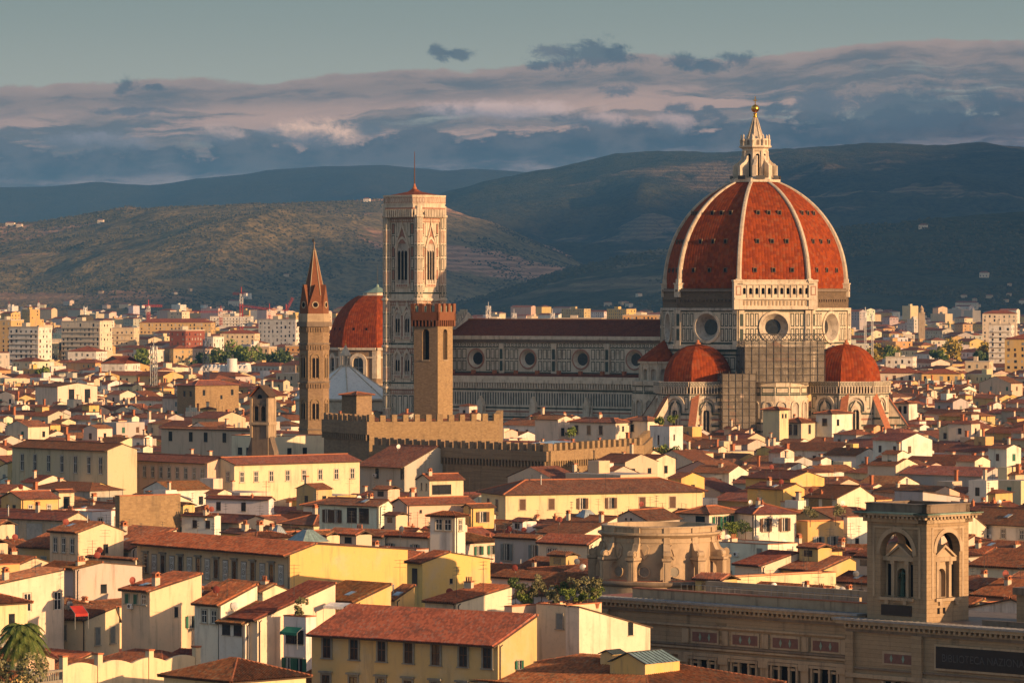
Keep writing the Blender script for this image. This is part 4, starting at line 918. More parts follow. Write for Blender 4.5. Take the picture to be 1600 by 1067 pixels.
# ---------------------------------------------------------------- houses
rnd = random.Random(11)
HOUSES = []      # (object, pixel x, pixel y, depth, words) for the labels of the plain ones
RECTS = []       # plan rectangles of what stands already
def shared(key, fn, cache={}):
    if key not in cache:
        o = fn().build(key[0]); me = o.data; bpy.data.objects.remove(o); cache[key] = me
    return cache[key]
def put(name, me, parent, loc, rz=0.0, sc=None):
    o = bpy.data.objects.new(name, me); C.objects.link(o); o.parent = parent; o.location = loc; o.rotation_euler = (0, 0, rz)
    if sc: o.scale = sc
    return o
F0 = Fr((0, 0, 0), (1, 0, 0), (0, -1, 0))
def win_mesh(w, h, style):
    m = MB(); t = .14
    if style in ('open', 'closed', 'plain', 'stone', 'door'):
        sm = 'grey_stone' if style == 'stone' else 'surround'; t = .24 if style == 'stone' else .13
        m.box(F0, -w/2-t, -w/2, 0, h+t, -.02, .09, sm); m.box(F0, w/2, w/2+t, 0, h+t, -.02, .09, sm); m.box(F0, -w/2, w/2, h, h+t, -.02, .09, sm)
        if style != 'door': m.box(F0, -w/2-t-.1, w/2+t+.1, -.14, 0, -.02, .2, sm)
        if style == 'stone': m.box(F0, -w/2-t-.15, w/2+t+.15, h+t, h+t+.22, -.02, .3, sm)
    else: m.box(F0, -w/2-.08, w/2+.08, -.1, 0, -.02, .1, 'surround')
    m.band(F0, -w/2, 0, w/2, h, 'glass', .015)
    if style in ('plain', 'door', 'stone'):
        fm = 'wood_brown' if style == 'stone' else 'frame_white'
        for a in (-w/2, -.04, w/2-.08): m.box(F0, a, a+.08, 0, h, .016, .05, fm)
        for b in (0, h*.55, h-.08): m.box(F0, -w/2+.08, -.04, b, b+.08, .016, .045, fm); m.box(F0, .04, w/2-.08, b, b+.08, .016, .045, fm)
    if style == 'open':
        m.box(F0, -.04, .04, 0, h, .016, .05, 'frame_white'); m.band(F0, -w/2, 0, -w/2+w*.24, h, 'curtain', .02)
    return m
def shut_mesh(w, h, mat):
    m = MB(); m.box(F0, -w/2, w/2, 0, h, 0, .05, mat)
    n = max(3, int(h/.16))
    for i in range(n): m.box(F0, -w/2+.07, w/2-.07, .06+i*(h-.1)/n, .06+(i+.55)*(h-.1)/n, .05, .075, mat)
    return m
def window(parent, org, rz, w, h, style, sc='shutter_brown', parts=True):
    ob = put('window' if style != 'door' else 'door', shared(('window', round(w, 1), round(h, 1), style), lambda: win_mesh(w, h, style)), parent, org, rz)
    if style in ('open', 'closed') and parts:
        me = shared(('shutter', round(w, 1), round(h, 1), sc), lambda: shut_mesh(w/2, h, sc))
        for s in (-1, 1):
            if style == 'open': put('shutter', me, ob, (s*(w*.75+.02), -.10, 0), 0)
            else: put('shutter', me, ob, (s*w/4, -.03, 0), 0)
    return ob
def chim_mesh(kind):
    m = MB()
    if kind == 0:
        m.box(F0, -.42, .42, -1.2, 1.35, -.36, .36, 'chimney_plaster'); m.box(F0, -.52, .52, 1.35, 1.5, -.46, .46, 'terracotta')
        for a in (-.38, .2): m.box(F0, a, a+.18, 1.5, 1.85, -.34, .34, 'terracotta')
        m.prism(F0, [(-.55, 1.85), (.55, 1.85), (0, 2.15)], -.48, .48, 'terracotta')
    elif kind == 1:
        m.box(F0, -.7, .7, -1.2, 1.0, -.34, .34, 'chimney_plaster'); m.box(F0, -.8, .8, 1.0, 1.12, -.44, .44, 'terracotta')
        for a in (-.45, 0, .45): m.cyl((a, 0, 1.1), .15, .55, 'terracotta', 8, .12); m.cyl((a, 0, 1.68), .2, .18, 'terracotta', 8, .02)
    elif kind == 2:
        m.cyl((0, 0, -1), .13, 2.5, 'metal_grey', 8); m.cyl((0, 0, 1.55), .26, .25, 'metal_grey', 8, .03)
    else:
        m.box(F0, -.3, .3, -1.2, .9, -.3, .3, 'terracotta'); m.box(F0, -.4, .4, .9, 1.0, -.4, .4, 'terracotta'); m.cyl((0, 0, 1.0), .2, .5, 'terracotta', 8, .14)
    return m
def dish_mesh(mat):
    m = MB(); c_ = []
    for j in range(5):
        r = .48*j/4; c_.append([V((r*cos(2*pi*k/14), -.18-.35*(r*r)*-1-.3, .95+r*sin(2*pi*k/14))) for k in range(14)])
    m.grid(c_, mat, True, True); m.tube((0, 0, -.6), (0, 0, .9), .035, 'metal_grey', 4); m.tube((0, 0, .9), (0, -.45, .95), .03, 'metal_grey', 4); m.tube((0, -.45, .5), (0, -.85, .85), .02, 'metal_grey', 4)
    return m
def aerial_mesh(h):
    m = MB(); m.tube((0, 0, -.5), (0, 0, h), .03, 'metal_dark', 4)
    for z, l in ((h-.1, .7), (h-.5, .5), (h-1.0, .8)):
        m.tube((-l, 0, z), (l, 0, z), .018, 'metal_dark', 3)
        for i in range(5): x = -l+2*l*i/4; m.tube((x, -.25, z), (x, .25, z), .012, 'metal_dark', 3)
    return m
def ac_mesh():
    m = MB(); m.box(F0, -.42, .42, 0, .62, .02, .36, 'white_paint'); n = 12
    m.face([F0.p(-.08+.23*cos(2*pi*k/n), .31+.23*sin(2*pi*k/n), .375) for k in range(n)], 'metal_dark'); m.box(F0, -.4, .4, -.08, 0, .02, .34, 'metal_grey'); return m
def sky_mesh():
    m = MB(); m.box(F0, -.5, .5, -.02, .1, -.7, .7, 'metal_grey'); m.face([V((-.42, -.62, .112)), V((.42, -.62, .112)), V((.42, .62, .112)), V((-.42, .62, .112))], 'sky_glass'); return m
def slope(mb, e0, e1, t1, t0, near, th=.16, mat='roof_tiles'):
    e0, e1, t1, t0 = V(e0), V(e1), V(t1), V(t0); U = (e1-e0); L = U.length; U.normalize(); w = t0-e0; vd = w-U*w.dot(U); H = vd.length; vd.normalize(); N = U.cross(vd).normalized()
    a = (t0-e0).dot(U); b = (t1-e0).dot(U)
    for p, q in ((e0, e1), (e1, t1), (t0, e0)): mb.face([p-N*th, q-N*th, q-N*.01, p-N*.01], 'eave_wood')
    mb.face([e1-N*th, e0-N*th, t0-N*th, t1-N*th], 'eave_wood')
    if not near:
        mb.face([e0, e1, t1, t0], mat, [(0, 0), (L, 0), (b, H), (a, H)]); return
    P = .36; n = max(2, int(L/P)); P2 = L/n; ns = max(1, int(H/1.1))
    prof_ = [(0, .0), (.12, .13), (.30, .20), (.48, .13), (.60, .0)]
    def vt(u): return H if a-1e-6 <= u <= b+1e-6 else (H*u/a if u < a else H*(L-u)/max(1e-6, L-b))
    us = [(k+f)*P2 for k in range(n) for f, h in prof_]+[L]; hs = [h for k in range(n) for f, h in prof_]+[0.0]
    sag = [0.05*NZ.noise(V((e0.x+k*.13, e0.y, 1.0))) for k in range(len(us))]
    rows = []; uvs = []
    for j in range(ns+1):
        r_ = []; q_ = []
        for i, u in enumerate(us):
            vv_ = max(0.0, vt(u))*j/ns; jz = rnd.uniform(-.012, .012)+.05*NZ.noise(V((u*.35+e0.x, vv_*.35, 3.0)))
            r_.append(e0+U*u+vd*vv_+N*(hs[i]+jz)); q_.append((u/P2*.27, vv_))
        rows.append(r_); uvs.append(q_)
    mb.grid(rows, mat+'_near', False, False, uvs)
def cap(mb, a, b, near):
    a, b = V(a), V(b)
    if not near: mb.tube(a, b, .16, 'terracotta', 5); return
    n = max(1, int((b-a).length/.42))
    for i in range(n): mb.tube(a.lerp(b, i/n)+ZU*rnd.uniform(-.02, .02), a.lerp(b, (i+1.08)/n), .17, 'terracotta', 6, .14)
PAL = {'cream': (.70, .58, .42), 'white': (.74, .68, .58), 'yellow': (.66, .42, .145), 'ochre': (.56, .37, .15), 'pink': (.62, .43, .31), 'beige': (.57, .44, .30), 'grey': (.46, .42, .36), 'tan': (.48, .36, .22), 'straw': (.68, .53, .33)}
def house(label, cx, cy, W, D, ze, rho, roof='gf', rf=.5, pitch=18, col='cream', front='auto', side='auto', stone=None, name='house', near=None, ov=.55, tint=None, group=None, junk=True, nrows=2, zb=0.0, cat='house', dist=None, side_col=None):
    # (cx, cy): ground position of the corner nearest to the viewer; W front length (to the left), D side depth
    Y = dist or cy; near = Y < 720 if near is None else near
    o = thing(name, label, cat, (cx, cy, zb), -R(rho), group)
    rc = rnd.Random if False else rnd
    c0 = PAL.get(col, (.6, .5, .36)); cc = tuple(max(0.02, x*rnd.uniform(.93, 1.05)) for x in c0)
    wm = stone or 'plaster'; mb = MB(); H = ze-zb
    FRT = Fr((-W, 0, 0), (1, 0, 0), (0, -1, 0)); SID = Fr((0, 0, 0), (0, 1, 0), (1, 0, 0)); BAK = Fr((0, D, 0), (-1, 0, 0), (0, 1, 0)); LEF = Fr((-W, D, 0), (0, -1, 0), (-1, 0, 0))
    tp = tan(R(pitch)); r = MB()
    hr = 0
    if roof == 'gf':
        yr = rf*D; hr = yr*tp; tb = hr/max(.01, D-yr) if rf < .98 else 0
        mb.poly(FRT, [(0, 0), (W, 0), (W, H), (0, H)], 0, wm); mb.poly(BAK, [(0, 0), (W, 0), (W, H if rf < .98 else H+hr), (0, H if rf < .98 else H+hr)], 0, wm)
        gp = [(0, 0), (D, 0), (D, H), (yr, H+hr), (0, H)] if rf < .98 else [(0, 0), (D, 0), (D, H+hr), (0, H)]
        mb.poly(SID, gp, 0, wm); mb.poly(LEF, [(D-a, b) for a, b in gp][::-1], 0, wm)
        g = .12; tf = hr/max(.01, yr)
        slope(r, (-W-g, -ov, H-ov*tf+.1), (g, -ov, H-ov*tf+.1), (g, yr, H+hr+.1), (-W-g, yr, H+hr+.1), near)
        if rf < .98: slope(r, (g, D+ov, H-ov*tb+.1), (-W-g, D+ov, H-ov*tb+.1), (-W-g, yr, H+hr+.1), (g, yr, H+hr+.1), False)
        cap(r, (-W-g, yr, H+hr+.12), (g, yr, H+hr+.12), near)
        zr = lambda x, y: H+.1+(y*tf if y < yr else hr-(y-yr)*tb)
    elif roof == 'shed':
        hr = -D*tp; gp = [(0, 0), (D, 0), (D, H+hr), (0, H)]
        mb.poly(FRT, [(0, 0), (W, 0), (W, H), (0, H)], 0, wm); mb.poly(BAK, [(0, 0), (W, 0), (W, H+hr), (0, H+hr)], 0, wm); mb.poly(SID, gp, 0, wm); mb.poly(LEF, [(D-a, b) for a, b in gp][::-1], 0, wm)
        slope(r, (.15, D+.3, H+hr-.3*tp+.1), (-W-.15, D+.3, H+hr-.3*tp+.1), (-W-.15, -.1, H+.12), (.15, -.1, H+.12), False)
        zr = lambda x, y: H+.1-y*tp
    elif roof == 'gs':
        rf = min(rf, .65)
        xr = rf*W; hr = (W-xr)*tp if rf < .98 else W*tp; 
        gp = [(0, 0), (W, 0), (W, H), (xr, H+hr), (0, H)]
        mb.poly(FRT, gp, 0, wm); mb.poly(BAK, [(W-a, b) for a, b in gp][::-1], 0, wm); mb.poly(SID, [(0, 0), (D, 0), (D, H), (0, H)], 0, wm); mb.poly(LEF, [(0, 0), (D, 0), (D, H), (0, H)], 0, wm)
        g = .25; t1 = hr/max(.01, W-xr); t2 = hr/max(.01, xr)
        slope(r, (ov, -g, H-ov*t1+.1), (ov, D+g, H-ov*t1+.1), (xr-W, D+g, H+hr+.1), (xr-W, -g, H+hr+.1), near)
        slope(r, (-W-ov, D+g, H-ov*t2+.1), (-W-ov, -g, H-ov*t2+.1), (xr-W, -g, H+hr+.1), (xr-W, D+g, H+hr+.1), False)
        cap(r, (xr-W, -g, H+hr+.12), (xr-W, D+g, H+hr+.12), near)
        zr = lambda x, y: H+.1+(-x*t1 if x > xr-W else hr-(xr-W-x)*t2)
    elif roof == 'hip':
        for fr_, l in ((FRT, W), (SID, D), (BAK, W), (LEF, D)): mb.poly(fr_, [(0, 0), (l, 0), (l, H), (0, H)], 0, wm)
        x0, x1, y0, y1 = -W-ov, ov, -ov, D+ov; zz = H-ov*tp+.1; q = min(x1-x0, y1-y0)/2; hr = q*tp-ov*tp
        if (x1-x0) >= (y1-y0): A_, B_ = (x0+q, (y0+y1)/2, zz+q*tp), (x1-q, (y0+y1)/2, zz+q*tp)
        else: A_, B_ = ((x0+x1)/2, y0+q, zz+q*tp), ((x0+x1)/2, y1-q, zz+q*tp)
        P0, P1, P2, P3 = (x0, y0, zz), (x1, y0, zz), (x1, y1, zz), (x0, y1, zz)
        if (x1-x0) >= (y1-y0): S = [(P0, P1, B_, A_), (P1, P2, B_, B_), (P2, P3, A_, B_), (P3, P0, A_, A_)]
        else: S = [(P0, P1, A_, A_), (P1, P2, B_, A_), (P2, P3, B_, B_), (P3, P0, A_, B_)]
        for i, (a, b, c_, d_) in enumerate(S): slope(r, a, b, c_, d_, near and i < 2)
        for a, b in ((P0, A_), (P1, B_ if (x1-x0) >= (y1-y0) else A_), (P2, B_), (A_, B_)):
            if (V(a)-V(b)).length > .3: cap(r, V(a)+ZU*.03, V(b)+ZU*.05, near)
        zr = lambda x, y: zz+min(x-x0, x1-x, y-y0, y1-y)*tp
    else:
        for fr_, l in ((FRT, W), (SID, D), (BAK, W), (LEF, D)):
            mb.poly(fr_, [(0, 0), (l, 0), (l, H), (0, H)], 0, wm)
            r.box(fr_.sh(0, 0, .0), 0, l, H, H+.12, -.3, .06, 'terracotta')
        mb.face([V((-W+.3, .3, H-.6)), V((-.3, .3, H-.6)), V((-.3, D-.3, H-.6)), V((-W+.3, D-.3, H-.6))], 'terrace_red')
        for fr_, l in ((FRT, W), (SID, D), (BAK, W), (LEF, D)): mb.poly(fr_, [(l, H-.7), (0, H-.7), (0, H), (l, H)], -.3, wm)
        zr = lambda x, y: H-.6
    if side_col:
        e_ = MB(); e_.poly(SID, gp, .015, 'plaster'); eo = e_.build('end_wall', o); eo.color = (*PAL[side_col], 1)
    wo_ = mb.build('wall', o); wo_.color = (*cc, 1)
    ro_ = r.build('roof' if roof != 'flat' else 'parapet_cap', o); tv = rnd.uniform(.58, 1.2); t = tint or (tv*rnd.uniform(.92, 1.05), tv*rnd.uniform(.92, 1.2), tv*rnd.uniform(.92, 1.35)); ro_.color = (*t, 1)
    stl = rnd.choice(['open', 'closed', 'plain', 'plain', 'open', 'closed', 'dark']); shc = rnd.choice(['shutter_brown', 'shutter_green', 'shutter_grey', 'shutter_brown', 'shutter_grey'])
    parts = Y < 900
    def rows(spec, fr_, l, rz, base):
        if spec is None or spec == 0: return
        if spec == 'auto':
            n = int((l-.8)/rnd.uniform(2.2, 3.3))
            if n < 1: return
            spec = [(rnd.uniform(.7, 1.3)+3.3*k, n, rnd.uniform(.9, 1.2), rnd.uniform(1.4, 1.9) if k == 0 else 1.8, stl, shc) for k in range(nrows)]
            skip = .2
        else: skip = 0
        for d0, n, w, h_, sty, sc_ in spec:
            us = n if isinstance(n, (list, tuple)) else [(i+.5)/n for i in range(n)]
            for u in us:
                if skip and rnd.random() < skip: continue
                z = H-d0-h_
                if z < 1: continue
                s2 = sty if not skip else (sty if rnd.random() < .75 else rnd.choice(['dark', 'closed', 'open']))
                if not skip and sty == 'mix': s2 = rnd.choice(['open', 'closed', 'plain', 'dark'])
                p = fr_.p(u*l, z, 0); window(wo_, p, rz, w, h_, s2, sc_, parts)
    if side == 0 and D > 7 and not side_col and Y < 760:
        side = [(rnd.uniform(1.6, 3.4), [rnd.uniform(.2, .8)], rnd.uniform(.6, 1.0), rnd.uniform(.8, 1.5), rnd.choice(['dark', 'plain', 'open']), rnd.choice(['shutter_brown', 'shutter_green', 'shutter_grey'])) for _ in range(rnd.choice([0, 1, 1, 2]))]
    rows(front, FRT, W, 0, 0); rows(side, SID, D, pi/2, 0)
    if junk:
        k = rnd.choice([0, 1, 1, 2, 2]) if W*D > 70 else rnd.choice([0, 0, 1, 1])
        if Y > 1150: k = min(k, 1)
        for i in range(k):
            x, y = -W*rnd.uniform(.1, .9), D*rnd.uniform(.08, .75); kd = rnd.choice([0, 0, 1, 1, 2, 3])
            put('chimney', shared(('chimney', kd), lambda: chim_mesh(kd)), ro_, (x, y, zr(x, y)+rnd.uniform(-.35, .25)), rnd.choice([0, pi/2]), (lambda q: (q, q*rnd.uniform(.8, 1.2), q))(rnd.uniform(.65, 1.0)))
        if Y < 1100:
            if rnd.random() < .45:
                mt = rnd.choice(['white_paint', 'dish_red', 'dish_red', 'metal_grey']); x, y = -W*rnd.uniform(.05, .95), D*rnd.uniform(.05, .5)
                put('satellite_dish', shared(('satellite_dish', mt), lambda: dish_mesh(mt)), ro_, (x, y, zr(x, y)), R(rho)+rnd.uniform(-.5, .7))
            for i in range(rnd.choice([0, 1, 1, 2])):
                hh_ = rnd.choice([2, 3, 4]); x, y = -W*rnd.uniform(.05, .95), D*rnd.uniform(.2, .8)
                put('aerial', shared(('aerial', hh_), lambda: aerial_mesh(hh_)), ro_, (x, y, zr(x, y)), rnd.uniform(0, 3))
            if rnd.random() < .3 and roof in ('gf', 'hip'):
                x, y = -W*rnd.uniform(.25, .75), D*rnd.uniform(.15, .35); sm_ = put('skylight', shared(('skylight',), sky_mesh), ro_, (x, y, zr(x, y)+.1)); sm_.rotation_euler = (R(pitch), 0, 0)
            if rnd.random() < .3:
                put('air_conditioner', shared(('air_conditioner',), ac_mesh), wo_, (-W*rnd.uniform(.1, .9), 0, H-rnd.uniform(1.2, 4)), 0)
        if roof in ('gf', 'hip') and W > 7 and D > 6.5 and zb == 0 and rnd.random() < .22:      # a room standing up through the roof
            x, y = -W*rnd.uniform(.35, .8), D*rnd.uniform(.35, .55); w_, d_, zz_ = rnd.uniform(2.4, 4.2), rnd.uniform(2.4, 3.6), zr(x, y)
            h_ = zz_+rnd.uniform(1.2, 2.6); q = MB(); f_ = Fr((x-w_/2, y-d_/2, 0), (1, 0, 0), (0, -1, 0)); q.box(f_, 0, w_, zz_-2, h_, -d_, 0, 'plaster'); q.band(f_, w_*.25, h_-1.3, w_*.7, h_-.35, 'glass', .02)
            ra = q.build('roof_room', o); ra.color = wo_.color; q = MB(); ee = .35
            slope(q, (x-w_/2-ee, y-d_/2-ee, h_), (x+w_/2+ee, y-d_/2-ee, h_), (x+w_/2+ee, y, h_+d_*.2), (x-w_/2-ee, y, h_+d_*.2), near); slope(q, (x+w_/2+ee, y+d_/2+ee, h_), (x-w_/2-ee, y+d_/2+ee, h_), (x-w_/2-ee, y, h_+d_*.2), (x+w_/2+ee, y, h_+d_*.2), False); q.build('roof', ra).color = ro_.color
    if Y < 800 and H > 10 and roof != 'flat':
        for f_, u_ in ((FRT, W-.25), (SID, .3)):
            if rnd.random() < .45: q = MB(); q.tube(f_.p(u_, H-.3, .12), f_.p(u_, 2, .12), .07, 'metal_dark', 5); q.tube(f_.p(u_, H-.3, .12), f_.p(u_, H-.05, .45), .07, 'metal_dark', 5); q.build('drainpipe', o)
    # plan rectangle
    M = Matrix.Rotation(-R(rho), 3, 'Z'); cen = V((cx, cy, 0))+M @ V((-W/2, D/2, 0)); RECTS.append((cen.x, cen.y, W/2+.4, D/2+.4, -R(rho)))
    o['_z'] = ze; o['_r'] = hr
    return o
def along(p, d, px):      # how far to go from p along d until the picture column px is reached
    k = (px-800)/F
    return (k*p.y-p.x)/(d.x-k*d.y)
def H(label, xl, xc, xr, ye, ze, rho=42, roof='gf', yb=None, **kw):
    Y = yat(ye, ze); p = V((wx(xc, Y), Y, 0)); rh = R(rho)
    W = along(p, V((-cos(rh), sin(rh), 0)), xl); D = along(p, V((sin(rh), cos(rh), 0)), xr)
    assert 0 < W < 90 and 0 < D < 120, (label, W, D)
    o = house(label, p.x, Y, W, D, ze, rho, roof, **kw)
    q_ = yb if yb else ye+4.2*F/Y; KEEP.append((xl, xc, q_, Y+W*sin(rh)*.85)); KEEP.append((xc, xr, q_, Y+D*cos(rh)*.85))
    return o
B_, G_, Y_ = 'shutter_brown', 'shutter_green', 'shutter_grey'
def wr(d0, n, w=1.0, h=1.7, s='open', c=B_): return (d0, n, w, h, s, c)
# ---- the near blocks, corner by corner
H('ochre palace with seven grey framed windows under a wide tiled roof at the bottom centre', 487, 778, 839, 1006, 17, 38, rf=1.0, pitch=21, col='ochre', yb=1067, ov=.9, side=0, junk=False,
  front=[wr(.45, [.085, .235, .385, .53, .675, .82, .945], 1.15, 2.3, 'stone'), wr(4.7, [.08, .23, .38, .525, .67, .815, .94], 1.15, 2.2, 'stone')])
H('broad tiled roof house with two green glass skylight boxes behind it', 700, 1015, 1218, 1085, 12.8, 44, 'hip', pitch=13, col='cream', yb=1067, front=0, side=0, junk=False)
H('low hipped house at the bottom edge left of the ochre palace', 256, 362, 478, 1064, 12.5, 46, 'hip', pitch=18, col='straw', yb=1067, front=0, side=0, junk=False)
H('cream house with a brown window band and red chimney left of the long stained wall', 304, 345, 402, 945, 18, 45, rf=1.0, pitch=20, col='white', front=[wr(.7, [.38, .75], .95, 1.6, 'plain')], side=0, yb=1040)
H('cream house with a dark loggia strip under red roof left of the ochre palace', 342, 383, 440, 974, 16, 45, rf=1.0, pitch=19, col='white', front=[wr(.25, [.28, .72], 1.5, 1.3, 'dark'), wr(4.9, [.3, .8], 1.0, 1.7, 'closed', G_)], side=0, yb=1050)
H('long stained cream wall house with a red sloping roof seen from its end', 362, 402, 524, 968, 16.5, 47, rf=1.0, pitch=17, col='cream', front=0, side=0, yb=1030)
H('yellow house with white awning on its roof terrace', 486, 556, 611, 940, 18, 45, rf=1.0, pitch=17, col='yellow', front=[wr(.6, [.35, .75], 1.6, 1.7, 'dark')], side=0, yb=985)
H('small deep yellow house under a red lean-to roof', 600, 618, 648, 936, 17, 30, rf=1.0, pitch=17, col='yellow', front=0, side=0, yb=970)
H('green shuttered house stepping above a blank cream wall with red dish', 190, 234, 315, 924, 18.5, 46, rf=1.0, pitch=12, col='straw', front=[wr(.5, [.2, .5], .7, 1.2, 'closed', G_), wr(.4, [.8], .9, 1.3, 'plain')], side=0, yb=945)
H('large blank cream house wall with one small window', 176, 187, 312, 949, 14.5, 46, 'flat', col='straw', front=0, side=[wr(3.2, [.62], .9, 1.3, 'dark')], yb=1010, junk=False)
H('cream house with grey shutters and a railed terrace above the small gardens', 42, 134, 186, 968, 14, 30, rf=.9, pitch=10, col='straw', front=[wr(.8, [.22, .62], 1.0, 1.9, 'closed', Y_)], side=[wr(1.2, [.35, .8], 1.0, 2.2, 'closed', Y_)], yb=1015)
H('cream house under a red hipped roof at the left edge above the palm', -60, -12, 43, 943, 17, 44, 'hip', col='straw', front=0, side=[wr(1.4, [.55], 1, 1.4, 'dark')], yb=990)
H('cream terrace house with two glazed doors at the left edge', -40, -5, 100, 913, 19, 50, rf=1.0, pitch=8, col='cream', front=0, side=[wr(1.3, [.45, .9], 1.1, 2.3, 'door')], yb=935)
H('ochre box house at the far left with a flat red rim', -30, -20, 31, 884, 19.5, 40, 'flat', col='ochre', front=0, side=0, yb=908, junk=False)
H('weather stained white house with one barred window', 99, 118, 222, 889, 17.5, 48, rf=.4, pitch=9, col='grey', front=0, side=[wr(2.3, [.42], 1.1, 1.3, 'dark')], yb=930)
H('cream gable house with three tall windows and a white blind', 78, 122, 193, 832, 20.5, 47, rf=.55, pitch=15, col='straw', front=[wr(.9, [.2, .5, .8], .9, 2.2, 'plain')], side=0, yb=865)
H('red roofed low house with rough eaves behind the weather stained house', 138, 212, 214, 874, 17, 46, 'gf', rf=.6, col='cream', yb=890, front=0, side=0)
H('palace with painted white ornament panels between its windows and deep eaves', 214, 453, 637, 866, 19, 52, rf=.22, pitch=16, col='tan', ov=1.1, tint=(1.15, 1.05, 1.05), side_col='yellow', yb=905, junk=False,
  front=[wr(1.6, [.06+.118*k for k in range(8)], .95, 2.7, 'stone')], side=0)
KEEP.append((530, 637, 958, 640))
PAINT = [o_ for o_ in C.objects if o_.get('label', '').startswith('palace with painted')][0]
_Y = yat(866, 19); _p = V((wx(453, _Y), _Y, 0)); _W = along(_p, V((-cos(R(52)), sin(R(52)), 0)), 214)
for k in range(8):
    q = MB(); f_ = Fr((-_W, 0, 0), (1, 0, 0), (0, -1, 0)); uc = (.06+.118*(k+.5))*_W
    if uc > _W-.6: continue
    q.box(f_, uc-.72, uc+.72, 14.3, 17.5, 0, .06, 'grey_stone'); q.band(f_, uc-.6, 14.45, uc+.6, 17.35, 'sgraffito_white', .065)
    for zz, r_ in ((15.0, .3), (15.9, .38), (16.8, .3)):
        pts = [(uc+r_*cos(2*pi*i/10), zz+r_*1.1*sin(2*pi*i/10)) for i in range(10)]; q.poly(f_, pts, .075, 'grey_stone'); q.poly(f_, [(uc+(a-uc)*.6, zz+(b-zz)*.6) for a, b in pts], .085, 'sgraffito_white'); q.poly(f_, [(uc+(a-uc)*.28, zz+(b-zz)*.28) for a, b in pts], .095, 'grey_stone')
    for s_ in (-.45, .45): q.band(f_, uc+s_-.05, 14.6, uc+s_+.05, 17.2, 'grey_stone', .075)
    q.build('painted_panel', PAINT)
q = MB(); q.box(f_, 0, _W, 13.5, 13.75, 0, .2, 'sgraffito_white'); q.build('string_course', PAINT)
H('yellow corner house with a dark window on its shaded side', 636, 660, 766, 879, 19, 45, rf=.4, pitch=13, col='yellow', front=[wr(.8, [.5], 1.1, 2.4, 'dark')], side=[wr(2.4, [.42], .6, .7, 'dark')], yb=930)
H('small house with lean-to red roof and one arched window', 664, 713, 800, 942, 17, 40, rf=1.0, pitch=8, col='cream', front=[wr(.8, [.5], 1.0, 1.5, 'open', Y_)], side=0, yb=965)
H('cream house with a planted roof terrace and slate window', 838, 884, 940, 946, 18.5, 42, 'flat', col='straw', front=[wr(1.0, [.8], 1.0, 1.8, 'closed', Y_)], side=0, yb=1005, junk=False)
H('peach end wall house with lean-to roof beside the library', 884, 905, 1016, 948, 18.8, 46, 'shed', pitch=14, col='cream', front=0, side=[wr(2.2, [.72], .9, 1.6, 'dark')], yb=1010, junk=False)
H('cream house behind the ochre palace with pink side and flat top', 788, 800, 842, 948, 18.2, 40, 'flat', col='pink', front=0, side=0, yb=975, junk=False)
H('small balcony block with a terrace between the stained wall and the ochre palace', 443, 478, 494, 964, 17, 42, 'flat', col='white', front=[wr(1.6, [.3, .7], 1.5, 1.7, 'dark'), wr(5.0, [.3, .7], 1.3, 1.6, 'open', G_)], side=0, yb=1035, junk=False)
# second row
H('white stair tower with a small pyramid roof and curtained windows', 672, 711, 727, 806, 22.5, 33, 'hip', pitch=17, col='white', front=[wr(.5, [.36, .72], 1.2, 1.7, 'plain')], side=[wr(.6, [.5], .8, 1.7, 'plain')], yb=862, junk=False)
H('white house with a wide glazed loggia under a red roof', 499, 592, 613, 790, 20, 40, rf=.7, pitch=19, col='white', front=[wr(1.0, [.14, .30], 1.1, 2.2, 'open', B_), wr(.5, [.55, .75], 2.3, 2.6, 'dark')], side=0, yb=826)
H('cream house with grey shutters left of the white stair tower', 511, 600, 622, 838, 17.6, 41, rf=.6, pitch=20, col='cream', front=[wr(1.3, [.3, .82], 1.0, 1.7, 'open', Y_)], side=0, yb=852)
H('cream house joined to the white stair tower with grey shutters', 590, 672, 684, 839, 17.8, 41, rf=.6, pitch=20, col='cream', front=[wr(1.3, [.25, .72], 1.0, 1.7, 'open', Y_)], side=0, yb=852)
H('yellow attic with a long picture window on top of the roofs', 652, 671, 724, 749, 22, 60, 'gs', rf=.5, pitch=20, col='straw', front=[wr(.7, [.35, .75], .6, 1.4, 'dark')], side=[wr(1.0, [.18, .36, .54], 1.5, 1.8, 'dark')], yb=774)
H('pink stained house with skylight roof below the yellow attic', 612, 636, 742, 788, 19, 62, 'gs', rf=.5, pitch=17, col='pink', front=0, side=[wr(1.0, [.2], .5, .6, 'dark'), wr(3.2, [.35], .9, 1.0, 'plain')], yb=826)
H('yellow house with brown shutters right of the white stair tower', 724, 736, 772, 792, 18.5, 60, 'gs', rf=.5, pitch=17, col='yellow', front=0, side=[wr(.9, [.5], 1.3, 1.8, 'open', B_)], yb=818)
H('long yellow palace with a row of brown shutters above the tiled roofs', 752, 790, 1098, 771, 19, 69, 'hip', pitch=18, col='straw', front=[wr(1.3, [.3, .65], 1.1, 2.1, 'closed', B_)], ov=.8, junk=True, yb=810,
  side=[wr(1.1, [.085, .23], 1.15, 2.0, 'closed', B_), wr(1.1, [.385, .53], 1.15, 2.0, 'open', B_), wr(1.1, [.69, .845], 1.2, 2.1, 'closed', B_)])
H('cream house with grey shutters and a stained front', 773, 841, 850, 841, 17, 40, rf=.55, pitch=21, col='grey', front=[wr(1.1, [.28, .92], 1.2, 2.6, 'open', Y_)], side=0, yb=885)
H('cream house with white cloth on its balcony under a steep red roof', 841, 921, 949, 850, 17, 41, rf=.6, pitch=22, col='cream', front=[wr(.9, [.22, .32], .8, 1.4, 'plain')], side=0, yb=884)
